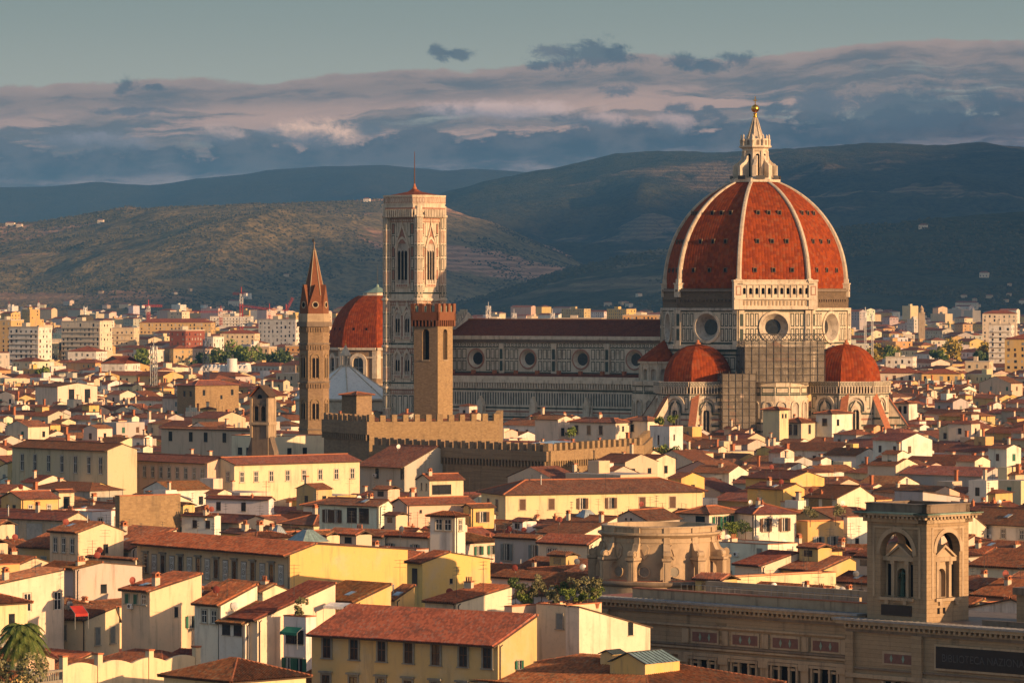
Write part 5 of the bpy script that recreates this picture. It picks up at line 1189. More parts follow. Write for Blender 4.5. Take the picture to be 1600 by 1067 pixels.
H('low house with a ragged tiled roof and white end wall', 768, 893, 920, 908, 15, 44, rf=.8, pitch=14, col='white', front=0, side=0, yb=912)
H('grey gabled house with holes in its front behind the rotunda', 957, 1010, 1062, 812, 18.4, 38, 'gs', rf=.5, pitch=22, col='grey', front=[wr(-.2, [.4, .55], .4, .4, 'dark')], side=0, yb=815)
H('house with a shaded roof loggia and plants right of the rotunda', 1062, 1108, 1158, 802, 19, 40, 'hip', pitch=17, col='cream', front=[wr(.5, [.7], 2.0, 2.0, 'dark')], side=[wr(.6, [.25, .6], 1.4, 2.2, 'open', G_)], yb=845)
H('white house with four brown shutters and a bright front', 1140, 1178, 1244, 802, 19, 64, 'hip', pitch=18, col='white', front=0, side=[wr(.9, [.28, .72], 1.1, 2.2, 'open', B_)], yb=845)
H('ochre house with a balustraded terrace and white shutters', 1244, 1262, 1318, 815, 17.5, 62, 'flat', col='yellow', front=0, side=[wr(2.6, [.3, .7], 1.1, 1.6, 'open', Y_)], yb=842, junk=False)
H('plain white block with one brown door beside the library tower', 1318, 1324, 1362, 808, 18, 62, 'flat', col='white', front=0, side=[wr(3.6, [.4], .8, 1.7, 'dark')], yb=850, junk=False)
H('yellow corner house with a wide tiled roof', 1165, 1235, 1288, 748, 19.5, 48, rf=.5, pitch=15, col='yellow', front=0, side=[wr(2, [.75], .8, 1, 'dark')], yb=760)
H('ochre house with clipped corner and long dark roof', 1168, 1224, 1257, 764, 19, 50, rf=.6, pitch=15, col='yellow', front=0, side=[wr(1.5, [.5], .9, 1.6, 'closed', B_)], yb=790)
H('dark timber eaved house below a broad red roof', 1256, 1308, 1366, 778, 18, 48, rf=.62, pitch=18, col='cream', front=[wr(.3, [.3, .7], 2.6, 2, 'dark')], side=0, yb=790)
H('low cream roof terrace wall beside the rotunda', 1128, 1148, 1306, 902, 16.2, 52, 'flat', col='straw', front=0, side=0, yb=925, junk=False)
H('red roofed house behind the low cream terrace wall', 1148, 1190, 1300, 884, 15.5, 54, 'gf', rf=.5, pitch=14, col='cream', front=0, side=0, yb=890)
H('red roofed house with white chimneys left of the library tower', 1220, 1282, 1358, 892, 15, 50, 'gf', rf=.6, pitch=16, col='ochre', front=0, side=0, yb=896)
H('tall grey parapet wall house behind the library tower', 1398, 1442, 1512, 768, 21, 44, 'shed', pitch=7, col='grey', front=0, side=0, yb=785, stone=None, junk=False)
H('red roofed house right of the library tower at the picture edge', 1512, 1690, 1760, 892, 15, 44, 'gf', rf=.7, pitch=15, col='cream', front=0, side=0, yb=900)
H('stone fronted block with a blank flat top', 180, 187, 282, 775, 21, 58, 'flat', col='tan', stone='rubble_stone', front=0, side=0, yb=830, junk=False)
H('yellow gable house with a shaded loggia at far left', 2, 33, 91, 779, 19.5, 55, 'gs', rf=.5, pitch=16, col='yellow', front=[wr(1.2, [.35, .65], 1.2, 2.0, 'dark')], side=[wr(1.2, [.25, .75], .8, 1.4, 'plain')], yb=795)
H('straw coloured tower house with a green window', 84, 92, 116, 768, 20, 55, 'gs', rf=.5, pitch=15, col='straw', front=0, side=[wr(.9, [.5], 1.3, 2.2, 'dark')], yb=785)
H('long house with pale bricked up panels at the left edge', -50, 100, 137, 812, 18.5, 38, rf=.6, pitch=18, col='beige', front=[wr(.8, [.45, .7, .95], 3.6, 2.6, 'closed', 'curtain')], side=0, yb=838)
H('white house with air conditioners and red awning', 284, 335, 345, 806, 17.5, 34, rf=.5, pitch=12, col='white', front=[wr(.8, [.4, .8], 1, 1.4, 'dark')], side=0, yb=822)
H('long white house with red roofs behind the air conditioners', 322, 420, 428, 780, 18.5, 30, rf=.6, pitch=16, col='white', front=[wr(.7, [.2, .6], 1, 1.6, 'dark')], side=0, yb=800)
# the long wings at the left
H('long beige convent wing with eight tall windows at the left', 19, 168, 214, 703, 25, 48, rf=.5, pitch=17, col='beige', yb=738, ov=.8,
  front=[wr(1.5, [.11, .245, .39, .53, .67, .81, .93], 1.1, 3.4, 'plain')], side=0, junk=False)
H('very long beige wing in shade with a row of twelve small windows', 169, 324, 372, 723, 22.5, 50, rf=.5, pitch=15, col='beige', yb=750, ov=.8, nrows=1,
  front=[wr(1.2, [.045+.0825*k for k in range(12)], .95, 2.3, 'plain')], side=0, junk=False)
H('sunlit straw coloured wing with eight small windows beyond the long shaded wing', 326, 366, 562, 725, 22.3, 49, 'gs', rf=.5, pitch=15, col='straw', yb=750, ov=.8, nrows=1,
  front=[wr(1.6, [.3, .75], .9, 2.0, 'plain')], side=[wr(1.6, [.06, .17, .29, .42, .55, .68, .81, .94], 1.0, 2.1, 'plain')], junk=False)
H('grey fronted house with a rough lit side wall', 561, 632, 746, 728, 21, 49, rf=.45, pitch=23, col='grey', front=[wr(.6, [.4, .95], 1.1, 2.2, 'dark')], side=[wr(3.2, [.6], .8, 1, 'plain')], yb=768, ov=1.0)
H('cream church annex with dark square windows left of the bell gable', 252, 398, 404, 672, 25.5, 40, rf=.55, pitch=17, col='beige', front=[wr(.8, [.1, .32, .48, .68, .88], 1.2, 2.2, 'dark')], side=0, yb=700, junk=False)
H('terraced cream house with arches and flower pots right of the bell gable', 362, 428, 508, 682, 25.3, 44, 'flat', col='cream', front=[wr(2.6, [.2, .4, .6, .8], 1.4, 1.6, 'dark')], side=[wr(2.6, [.3, .6], 1.3, 1.6, 'dark')], yb=708, junk=False)
H('square stone tower house with a hipped roof on the left', 277, 305, 373, 602, 26.0, 50, 'hip', pitch=16, col='tan', stone='rubble_stone', front=[wr(2, [.4, .75], 1.2, 2, 'dark')], side=[wr(1.6, [.2, .85], 1.1, 2, 'dark'), wr(3.5, [.6], .9, 1.4, 'dark')], yb=642)
H('squat stone house with a little glazed turret before the white pyramid roof', 534, 557, 581, 617, 33.5, 44, 'hip', pitch=12, col='tan', stone='dark_shade_rubble', front=0, side=0, yb=645, junk=False)
H('cream house with two tall glass bays among the left roofs', 55, 90, 152, 604, 24, 52, 'gf', rf=.5, pitch=8, col='cream', front=0, side=[wr(1, [.35, .75], 2.4, 5, 'dark')], yb=632)
# around the cathedral foot
H('modern white tower house with one narrow window', 1015, 1046, 1067, 666, 21.5, 44, 'flat', col='white', front=[wr(2.4, [.45], .7, 2.6, 'dark')], side=[wr(2.2, [.35], .6, 1.6, 'dark')], yb=700, junk=False)
H('cream tower house with a shallow pyramid roof left of the modern white tower', 975, 1012, 1034, 657, 22.5, 46, 'hip', pitch=17, col='cream', front=[wr(1.2, [.35], 1.3, 1.9, 'closed', B_)], side=[wr(1.4, [.5], 1.3, 1.8, 'dark')], yb=690, junk=False)
H('cream villa with brown doors and terrace plants behind the battlements', 890, 962, 985, 660, 22, 40, 'hip', pitch=17, col='cream', front=[wr(1.0, [.15, .42, .68], 1.2, 2.4, 'closed', B_)], side=[wr(1, [.5], .9, 1.5, 'dark')], yb=680)
H('cream house with an arched loggia behind the battlements', 836, 872, 896, 655, 22.5, 46, 'gf', rf=.5, pitch=17, col='cream', front=0, side=[wr(2.4, [.3, .75], 1.3, 2.2, 'dark')], yb=682)
H('white house with a wide dark terrace opening below the cathedral', 1090, 1146, 1186, 642, 22, 44, 'gf', rf=.3, pitch=14, col='white', front=[wr(.6, [.18, .42, .7, .88], 2.4, 4, 'dark')], side=0, yb=668)
H('yellow tower house at the foot of the scaffolding', 1192, 1218, 1232, 640, 24.5, 40, 'hip', pitch=15, col='straw', front=0, side=[wr(1.2, [.35, .7], .8, 1.2, 'dark')], yb=664, junk=False)
H('cream tower house with square windows under the right cathedral chapel', 1275, 1300, 1331, 646, 23, 42, 'hip', pitch=14, col='white', front=[wr(1.5, [.55], 1.6, 2, 'closed', B_)], side=[wr(1.7, [.3], 1.2, 1.8, 'dark')], yb=668, junk=False)
H('white tower house with paired arched windows right of the cathedral', 1397, 1420, 1433, 630, 25, 38, 'hip', pitch=13, col='white', front=[wr(.8, [.4, .75], 1.1, 2.2, 'dark')], side=0, yb=656, junk=False)
H('cream roof room with tall glass doors and a brown ledge', 1217, 1252, 1278, 660, 20.5, 40, 'hip', pitch=16, col='straw', front=[wr(.6, [.5, .75], 1.4, 3, 'closed', Y_)], side=[wr(.7, [.5], 1.2, 2.6, 'dark')], yb=682)
# ---------------------------------------------------------------- the national library on the right
LZ = 18.3
P1, P2 = at(939, 930, LZ), at(1352, 958, LZ)
lf, LL = fr2(P1, P2)
lib = thing('library', 'long brown sandstone library front with heavy cornice and black name plaque at lower right', 'library', (0, 0, 0))
def heavy_cornice(m, f, u0, u1, zt, ret=0.0):
    m.box(f, u0-ret, u1+ret, zt-.25, zt, -.5, 1.45, 'zinc'); m.box(f, u0-ret*.7, u1+ret*.7, zt-.65, zt-.25, -.5, 1.15, 'pietra')
    n = max(2, int((u1-u0)/.75))
    for i in range(n): m.box(f, u0+(i+.2)*(u1-u0)/n, u0+(i+.65)*(u1-u0)/n, zt-1.05, zt-.65, 0, .85, 'pietra')
    m.box(f, u0, u1, zt-1.25, zt-1.05, 0, .45, 'pietra'); m.box(f, u0, u1, zt-1.6, zt-1.25, 0, .28, 'pietra_dark')
    for i in range(int((u1-u0)/.9)): m.tube(f.p(u0+i*.9, zt+.03, -.3), f.p(u0+i*.9, zt+.01, 1.44), .035, 'metal_grey', 3)
m = MB(); m.box(lf, -3, LL, 0, LZ-.2, -16, 0, 'ashlar', top='terrace_red'); heavy_cornice(m, lf, -3, LL, LZ)
left = Fr(lf.p(-16, 0, -3), lf.u, lf.n); 
m.box(lf, 4, LL, LZ-.2, LZ+1.0, -2.4, -1.5, 'pietra'); m.box(lf, 4, LL, LZ+1.0, LZ+1.15, -2.5, -1.4, 'terracotta')
m.box(lf, 10, LL, LZ-.2, LZ+1.9, -9, -8.4, 'pietra'); m.box(lf, 14, LL-6, LZ-.2, LZ+1.3, -6.2, -5.8, 'pietra')
for i in range(30): m.tube(lf.p(12+i*1.0, LZ+1.15, -1.9), lf.p(12+i*1.0, LZ+1.9, -1.9), .025, 'metal_grey', 3)
m.tube(lf.p(12, LZ+1.9, -1.9), lf.p(41, LZ+1.9, -1.9), .03, 'metal_grey', 3)
for z in (LZ-5.7, LZ-3.0): m.box(lf, 2.5, LL, z, z+.25, 0, .3, 'pietra')
m.box(lf, 2.3, LL, LZ-6.5, LZ-6.1, 0, .5, 'pietra'); m.box(lf, 2.3, LL, LZ-5.35, LZ-5.1, 0, .35, 'pietra_dark')
m.box(lf, 0, 1.6, 0, LZ-1.6, 0, .45, 'ashlar'); m.box(lf, LL-1.4, LL, 0, LZ-1.6, 0, .4, 'ashlar')
lw = m.build('facade_wall', lib)
def u_at(f, px): return along(f.o, f.u, px)
for px in (1102, 1165, 1228, 1291, 1346):
    uc = u_at(lf, px); q = MB(); q.box(lf, uc-2.3, uc+2.3, LZ-5.0, LZ-3.3, 0, .12, 'pietra'); q.band(lf, uc-2.05, LZ-4.8, uc+2.05, LZ-3.6, 'mosaic_red', .13)
    for s in (-.75, .75): q.prism(lf, [(uc+s-.22, LZ-4.2), (uc+s, LZ-4.7), (uc+s+.22, LZ-4.2), (uc+s, LZ-3.7)], .12, .16, 'copper_green')
    q.build('mosaic_panel', lw)
    if px == 1346: continue
    for zt_ in (LZ-6.9, LZ-10.4):
        q = MB(); q.band(lf, uc-2.1, zt_-2.7, uc+2.1, zt_, 'dark_void', .02)
        for s in (-2.2, -.95, .65, 1.9): q.box(lf, uc+s, uc+s+.32, zt_-2.7, zt_, 0, .4, 'pietra')
        for s in (-1.3, 1.0): q.box(lf, uc+s-.5, uc+s+.75, zt_-.5, zt_-.2, 0, .3, 'pietra')
        q.box(lf, uc-2.4, uc+2.4, zt_, zt_+.35, 0, .55, 'pietra'); q.box(lf, uc-2.4, uc+2.4, zt_-3.0, zt_-2.7, 0, .5, 'pietra'); q.build('window', lw)
for px in (1072, 1134, 1197, 1260, 1320):
    uc = u_at(lf, px); q = MB(); q.box(lf, uc-.6, uc+.6, 0, LZ-6.5, 0, .35, 'pietra'); q.box(lf, uc-.8, uc+.8, LZ-7.3, LZ-6.5, 0, .6, 'pietra'); q.box(lf, uc-.5, uc+.5, LZ-5.0, LZ-3.3, 0, .22, 'pietra'); q.build('pilaster', lw)
# projecting middle block with the name plaque
U0 = u_at(lf, 1345); mf = Fr(lf.p(U0, 0, 2.4), lf.u, lf.n); ML = 44.0; MZ = LZ-.35
m = MB(); m.box(mf, 0, ML, 0, MZ-.1, -20, 0, 'ashlar', top='pietra_dark'); heavy_cornice(m, mf, 0, ML, MZ, 1.2)
um = u_at(mf, 1428); m.box(mf, um, um+1.5, 0, MZ-1.6, 0, .45, 'ashlar'); m.box(mf, .0, 1.2, 0, MZ-1.6, 0, .4, 'ashlar')
m.box(mf, 0, ML, MZ-6.9, MZ-6.4, 0, .5, 'pietra'); m.box(mf, 0, ML, MZ-5.9, MZ-5.7, 0, .25, 'pietra_dark')
m.box(mf, um+9.5, ML, MZ-.1, MZ+3.3, -14, -7.0, 'ashlar'); m.box(mf, um+9.3, ML, MZ+3.3, MZ+4.1, -14.3, -6.5, 'pietra_dark')
for i in range(3): m.box(mf, um+11+i*6, um+16+i*6, MZ+.7, MZ+2.7, -7, -6.85, 'pietra')
m.box(mf, um+8.0, ML, MZ-.1, MZ+.5, -3.2, -2.6, 'pietra_dark')
mw = m.build('facade_wall', lib)
uc = u_at(mf, 1405); q = MB(); q.box(mf, uc-2.5, uc+2.5, MZ-5.2, MZ-3.6, 0, .12, 'pietra'); q.band(mf, uc-2.2, MZ-5.0, uc+2.2, MZ-3.9, 'mosaic_red', .13)
for s in (-1.1, .7): q.prism(mf, [(uc+s-.22, MZ-4.4), (uc+s, MZ-4.9), (uc+s+.22, MZ-4.4), (uc+s, MZ-3.95)], .12, .16, 'copper_green')
q.build('mosaic_panel', mw)
q = MB(); q.band(mf, uc-2.2, MZ-10, uc+2.2, MZ-7.1, 'dark_void', .02)
for s in (-2.4, -.9, .6, 2.1): q.box(mf, uc+s, uc+s+.35, MZ-10, MZ-7.1, 0, .4, 'pietra')
q.build('window', mw)
ua = u_at(mf, 1465); ub = ua+15.2; q = MB(); q.box(mf, ua-.25, ub+.25, MZ-5.35, MZ-2.35, 0, .3, 'pietra'); q.box(mf, ua, ub, MZ-5.1, MZ-2.6, .1, .34, 'plaque_black'); pq = q.build('name_plaque', mw)
def text_mesh(s, size, f, u, z, n, mat, parent, fitw=None, name='lettering'):
    cu = bpy.data.curves.new('t', 'FONT'); cu.body = s; cu.size = size; cu.extrude = .02; to = bpy.data.objects.new('t', cu); C.objects.link(to)
    dg = bpy.context.evaluated_depsgraph_get(); me = bpy.data.meshes.new_from_object(to.evaluated_get(dg)); bpy.data.objects.remove(to)
    xs = [v.co.x for v in me.vertices]; k = fitw/(max(xs)-min(xs)) if fitw else 1
    for v in me.vertices: p = f.p(u+v.co.x*k, z+v.co.y, n+v.co.z); v.co = p
    me.materials.clear(); me.materials.append(MATS[mat]); o = bpy.data.objects.new(name, me); C.objects.link(o); o.parent = parent; return o
text_mesh('BIBLIOTECA NAZIONALE', 1.25, mf, ua+.9, MZ-4.3, .36, 'plaque_letter', pq, 13.2)
q = MB()
for i in range(5): 
    a = i/4; q.lathe(mf.p(um+1.4+a*2.6, MZ-8.6, .7), [(.0, 0), (.45, .1), (.4, .6), (.2, .9), (.28, 1.2), (0, 1.5)], 'sgraffito_white', 7)
q.box(mf, um+1.0, um+4.4, MZ-8.8, MZ-8.5, .1, 1.2, 'sgraffito_white'); q.build('carved_crest', mw)
# corner tower of the library, open arches on all four sides
TZ0, TZ1 = MZ-.1, 30.2
lt_ = thing('library_tower', 'square sandstone tower with open arches and a statue niche above the library front', 'tower', (0, 0, 0))
tu0 = u_at(mf, 1358); TW, TD = 9.1, 7.5
T0 = mf.p(tu0-.75, 0, -.5); un, dn = mf.u, -mf.n
c_ = [T0, T0+un*TW, T0+un*TW+dn*TD, T0+dn*TD]
TF = [Fr(c_[0], un, mf.n), Fr(c_[1], dn, un), Fr(c_[2], -un, -mf.n), Fr(c_[3], -dn, -un)]; TWs = [TW, TD, TW, TD]
m = MB(); extra = []
for i, (f, w) in enumerate(zip(TF, TWs)):
    ow = 5.0 if i % 2 == 0 else 4.2; SP = 28.2-ow/2
    m.band(f, 0, 0 if i in (1, 2) else TZ0, w, 20.5, 'ashlar', 0)
    m.arch_wall(f, 0, w, 20.5, TZ1-.9, w/2, ow, 20.6, SP, 1.0, 'ashlar', ns=16)
    m.arch_ring(f, w/2, SP-.2, ow, SP, .5, 0, .14, 'pietra', ns=16)
    for a in (.9, w-1.2): m.box(f, a, a+.3, 20.6, TZ1-1.5, 0, .06, 'pietra')
    m.box(f, .9, w-.9, TZ1-1.6, TZ1-1.4, 0, .1, 'pietra')
    q = MB(); b = f.sh(0, 0, -.95)     # screen with niche, columns and pediment
    lo, hi = 20.6, 25.0
    q.arch_wall(b, w/2-ow/2-.1, w/2+ow/2+.1, lo, hi, w/2, 1.5, lo+.05, 23.2, .6, 'pietra'); q.arch_fill(b.sh(0, 0, -.58), w/2, lo, 1.5, 23.2, 0, 'pietra_dark')
    for s in (-1, 1):
        q.band(b, w/2+s*1.75-.38, lo+.1, w/2+s*1.75+.38, 24.4, 'dark_void', .02); q.box(b, w/2+s*1.1-.22, w/2+s*1.1+.22, lo, 24.7, 0, .4, 'pietra'); q.box(b, w/2+s*1.1-.32, w/2+s*1.1+.32, 24.4, 24.8, 0, .5, 'pietra')
    q.box(b, w/2-ow/2, w/2+ow/2, 24.8, 25.3, -.6, .55, 'pietra'); q.prism(b, [(w/2-1.9, 25.3), (w/2+1.9, 25.3), (w/2, 26.5)], -.6, .3, 'pietra')
    for s in (-1, 1): q.prism(b, [(w/2+s*2.1, 25.3), (w/2+s*1.7, 25.3), (w/2, 26.45), (w/2, 26.75)][::s], -.6, .65, 'pietra')
    extra.append(q)
    m.box(f, w/2-ow/2-.2, w/2+ow/2+.2, 20.25, 20.6, -.2, .3, 'pietra')
    for s in (-1.4, 1.4): m.box(f, w/2+s-.25, w/2+s+.25, 19.8, 20.25, 0, .25, 'pietra')
m.face([p+ZU*20.5 for p in c_], 'pietra_dark')
wl_ = m.build('tower_wall', lt_)
for q in extra: q.build('niche_screen', wl_)
q = MB(); q.box(TF[0], TW/2-2.3, TW/2+2.3, 18.5, 19.7, 0, .12, 'plaque_black'); q.build('plaque', wl_)
for s in (-.5, .5): q = MB(); q.band(TF[1], 2.6+s-.22, 18.8, 2.6+s+.22, 19.5, 'dark_void', .02); q.build('vent', wl_)
m = MB()
for f, w in zip(TF, TWs):
    m.box(f, -.35, w+.35, TZ1-.9, TZ1-.45, -1, .35, 'pietra'); m.box(f, -1.1, w+1.1, TZ1-.12, TZ1+.12, -1, 1.1, 'pietra'); m.box(f, -1.25, w+1.25, TZ1+.12, TZ1+.28, -1, 1.25, 'copper_green')
    n = int(w/.62)
    for k in range(n+2): m.box(f, (k-.7)*w/n, (k-.7)*w/n+.32, TZ1-.45, TZ1-.12, 0, .9, 'pietra')
    m.box(f, -.1, w+.1, TZ1+.28, TZ1+1.15, -.6, .1, 'pietra_dark'); m.box(f, -.2, w+.2, TZ1+1.15, TZ1+1.3, -.7, .2, 'pietra_dark')
m.face([p+ZU*(TZ1+.6) for p in c_], 'pietra_dark'); m.face([p+ZU*(TZ1-.5) for p in c_[::-1]], 'pietra_dark'); m.build('cornice', lt_)
# bronze figure in the niche
def statue():
    pos = TF[0].p(TW/2, 20.65, -1.15); o = thing('statue', 'dark green bronze statue of a robed man in the niche of the library tower', 'statue', pos, atan2(mf.u.y, mf.u.x))
    J = [(0, 0, 1.75, .30, .22), (0, 0, 2.35, .33, .24), (0, 0, 2.72, .30, .20), (0, -.02, 2.95, .12, .12), (0, -.04, 3.12, .15, .17), (0, -.05, 3.30, .15, .17), (0, -.03, 3.42, .09, .10),
         (-.40, 0, 2.62, .13, .13), (-.50, -.08, 2.20, .11, .11), (-.30, -.36, 2.05, .09, .09), (-.12, -.42, 2.12, .06, .06),
         (.40, 0, 2.62, .13, .13), (.52, .0, 2.15, .11, .11), (.46, -.2, 1.78, .09, .09), (.44, -.26, 1.6, .06, .06),
         (-.16, -.02, 1.2, .24, .22), (-.18, -.05, .6, .20, .20), (-.18, 0, .12, .17, .17), (-.18, -.22, .06, .09, .07),
         (.17, 0, 1.2, .24, .22), (.20, -.12, .62, .20, .20), (.2, .02, .12, .17, .17), (.22, -.22, .06, .09, .07)]
    E = [(0, 1), (1, 2), (2, 3), (3, 4), (4, 5), (5, 6), (2, 7), (7, 8), (8, 9), (9, 10), (2, 11), (11, 12), (12, 13), (13, 14), (0, 15), (15, 16), (16, 17), (17, 18), (0, 19), (19, 20), (20, 21), (21, 22)]
    me = bpy.data.meshes.new('figure'); me.from_pydata([j[:3] for j in J], E, []); me.materials.append(MATS['bronze'])
    b = bpy.data.objects.new('figure', me); C.objects.link(b); b.parent = o
    b.modifiers.new('skin', 'SKIN'); b.modifiers.new('sub', 'SUBSURF').render_levels = 1
    if not me.skin_vertices: me.skin_vertices.new()
    for k, j in enumerate(J): me.skin_vertices[0].data[k].radius = j[3:5]
    me.skin_vertices[0].data[0].use_root = True
    m = MB(); m.lathe((0, .05, 0), [(.46, .08), (.42, .6), (.36, 1.2), (.34, 1.9)], 'bronze', 10); m.build('robe', o)
    m = MB(); m.box(F0, -.42, .42, 0, .1, -.35, .35, 'bronze'); m.build('base', o)
statue()
# rotunda with scroll buttresses
YR = 577; rot_ = thing('rotunda', 'round sandstone rotunda with twelve scroll buttresses in front of the tiled roofs', 'rotunda', (wx(1030, YR), YR, 0), R(-1.9))
m = MB(); m.lathe((0, 0, 0), [(9.7, 0), (9.7, 18.6)], 'pietra', 48); m.lathe((0, 0, 0), [(9.7, 18.6), (7.0, 18.62)], 'terrace_red', 48, False); m.lathe((0, 0, 0), [(9.8, 17.9), (10.2, 18.1), (10.2, 18.5), (9.6, 18.5)], 'pietra_dark', 48)
for p0, p1 in (((7.4, 18.6), (7.4, 23.5)), ((7.4, 23.5), (7.55, 23.5)), ((7.55, 23.5), (7.55, 23.75)), ((7.55, 23.75), (7.45, 23.75)), ((7.45, 23.75), (7.45, 24.05)), ((7.45, 24.05), (8.1, 24.5)), ((8.1, 24.5), (8.1, 24.75)), ((8.1, 24.75), (7.45, 24.8)), ((7.45, 24.8), (7.45, 25.4)), ((7.45, 25.4), (7.6, 25.4)), ((7.6, 25.4), (7.6, 25.6)), ((7.6, 25.6), (6.9, 25.62)), ((6.9, 25.62), (6.9, 24.9))): m.lathe((0, 0, 0), [p0, p1], 'pietra', 64)
m.lathe((0, 0, 0), [(6.9, 24.95), (0, 25.1)], 'zinc', 48); m.build('drum', rot_)
for k in range(12):
    a = -pi/2+pi/6*k; d = V((cos(a), sin(a), 0)); t = V((-sin(a), cos(a), 0)); T_ = 1.0; bf = Fr(d*0+t*T_/2, d, -t); q = MB()
    q.box(bf, 8.35, 9.3, 18.5, 21.2, -T_, 0, 'pietra'); q.box(bf, 8.4, 9.36, 18.6, 21.0, -T_+.22, -.22, 'pietra'); q.box(bf, 7.3, 9.5, 21.3, 21.6, -T_-.16, .16, 'pietra'); q.box(bf, 7.3, 9.4, 21.15, 21.3, -T_-.06, .06, 'pietra_dark')
    q.prism(bf, [(7.3, 21.2), (7.3, 21.0)]+[(7.35+1.02*sin(x*pi/12), 19.9+1.1*cos(x*pi/12)) for x in range(0, 7)]+[(8.4, 21.2)], -T_+.03, -.03, 'pietra')
    q.prism(bf, [(7.3, 21.6), (9.15, 21.6), (9.3, 21.95), (9.2, 22.35), (8.85, 22.55), (8.45, 22.4), (8.15, 22.55), (7.95, 22.95), (7.8, 23.4), (7.3, 23.5)], -T_+.06, -.06, 'pietra')
    q.tube(bf.p(8.85, 22.05, -T_-.04), bf.p(8.85, 22.05, .04), .36, 'pietra', 12)
    q.box(bf, 7.35, 7.62, 22.6, 25.5, -T_+.1, -.1, 'pietra'); q.build('scroll_buttress', rot_)
    if k in (1, 2, 3, 4, 5): continue
    a += pi/12; d = V((cos(a), sin(a), 0)); t = V((-sin(a), cos(a), 0)); f = Fr(d*7.38, t, d); q = MB()
    n = 18; ring = lambda r, e, z0=19.75: [f.p(r*cos(2*pi*i/n), z0+r*sin(2*pi*i/n), e) for i in range(n)]
    q.grid([ring(.8, .05), ring(.8, .2), ring(.66, .2), ring(.62, .1)], 'pietra', True, False); q.face(ring(.64, .11), 'grey_stone'); q.build('roundel', rot_)
    q = MB(); q.prism(f, [(-.65, 22.9), (-.5, 21.9), (0, 21.3), (.5, 21.9), (.65, 22.9), (.3, 23.3), (-.3, 23.3)], .0, .16, 'pietra'); q.prism(f, [(-.35, 22.7), (0, 21.8), (.35, 22.7)], .15, .28, 'pietra'); q.build('carved_shield', rot_)
BLOCK += [(rot_.location.x, YR, 11)]+[tuple(lf.p(u, 0, -7)[:2])+(11,) for u in range(-14, 46, 7)]+[tuple(mf.p(u, 0, -9)[:2])+(13,) for u in range(0, 46, 7)]
KEEP += [(915, 1142, 908, 560), (925, 1040, 1030, 548), (1030, 1130, 1067, 540), (1120, 1250, 1067, 532), (1240, 1360, 1067, 522), (1340, 1700, 1067, 500), (1340, 1530, 965, 505)]
# ---------------------------------------------------------------- bell gable among the left roofs
YG = 930; bg_ = thing('bell_gable', 'tall stone bell gable with two open arches and a round hole', 'bell gable', (wx(411, YG), YG, 0), R(-28))
m = MB(); f = Fr((-2.0, -1.3, 0), (1, 0, 0), (0, -1, 0)); w = 4.0
m.box(f, 0, w, 0, 29.5, -2.6, 0, 'pietra_dark', skip='')
m.band(f, 0, 29.5, w, 29.6, 'pietra_dark'); 
for s in (-.85, .85): m.arch_ring(f, w/2+s, 29.5, 1.05, 32.2, .3, -2.6, .1, 'pietra_dark')
for a, b in ((0, .6), (1.66, 2.34), (w-.6, w)): m.box(f, a, b, 29.5, 33.2, -2.6, 0, 'pietra_dark')
m.box(f, 0, w, 33.0, 34.2, -2.6, 0, 'pietra_dark'); n = 14
m.prism(f, [(0, 34.2), (w, 34.2), (w, 34.7), (w/2, 36.6), (0, 34.7)], -2.6, 0, 'pietra_dark'); m.arch_fill(f, w/2, 34.3, 1.1, 34.6, .03, 'dark_void')
for s in (-.3, w-.2): m.box(f, s, s+.5, 26.0, 34.3, -2.9, .3, 'pietra')
m.prism(f, [(-1.6, 20), (0, 20), (0, 27.5), (-.6, 25), (-1.3, 23)], -2.2, -.3, 'pietra_dark'); m.prism(f, [(w, 20), (w+1.6, 20), (w+1.3, 23), (w+.6, 25), (w, 27.5)], -2.2, -.3, 'pietra_dark')
m.box(f, -.5, w+.5, 28.7, 29.3, -2.9, .4, 'pietra'); m.build('gable_wall', bg_)
m = MB(); slope(m, f.p(-.5, 34.6, .5), f.p(-.5, 34.6, -3.1), f.p(w/2, 37.0, -3.1), f.p(w/2, 37.0, .5), False); slope(m, f.p(w+.5, 34.6, -3.1), f.p(w+.5, 34.6, .5), f.p(w/2, 37.0, .5), f.p(w/2, 37.0, -3.1), False); m.build('roof', bg_).color = (1, .8, .7, 1)
for s in (-.85, .85):
    m = MB(); m.lathe(f.p(w/2+s, 29.9, -1.3), [(.42, 0), (.36, .15), (.26, .6), (.2, .85), (0, .95)], 'bronze', 10); m.tube(f.p(w/2+s, 30.8, -1.3), f.p(w/2+s, 32.6, -1.3), .05, 'metal_dark', 4); m.build('bell', bg_)
BLOCK.append((bg_.location.x, YG, 4)); KEEP.append((390, 430, 690, YG-3))

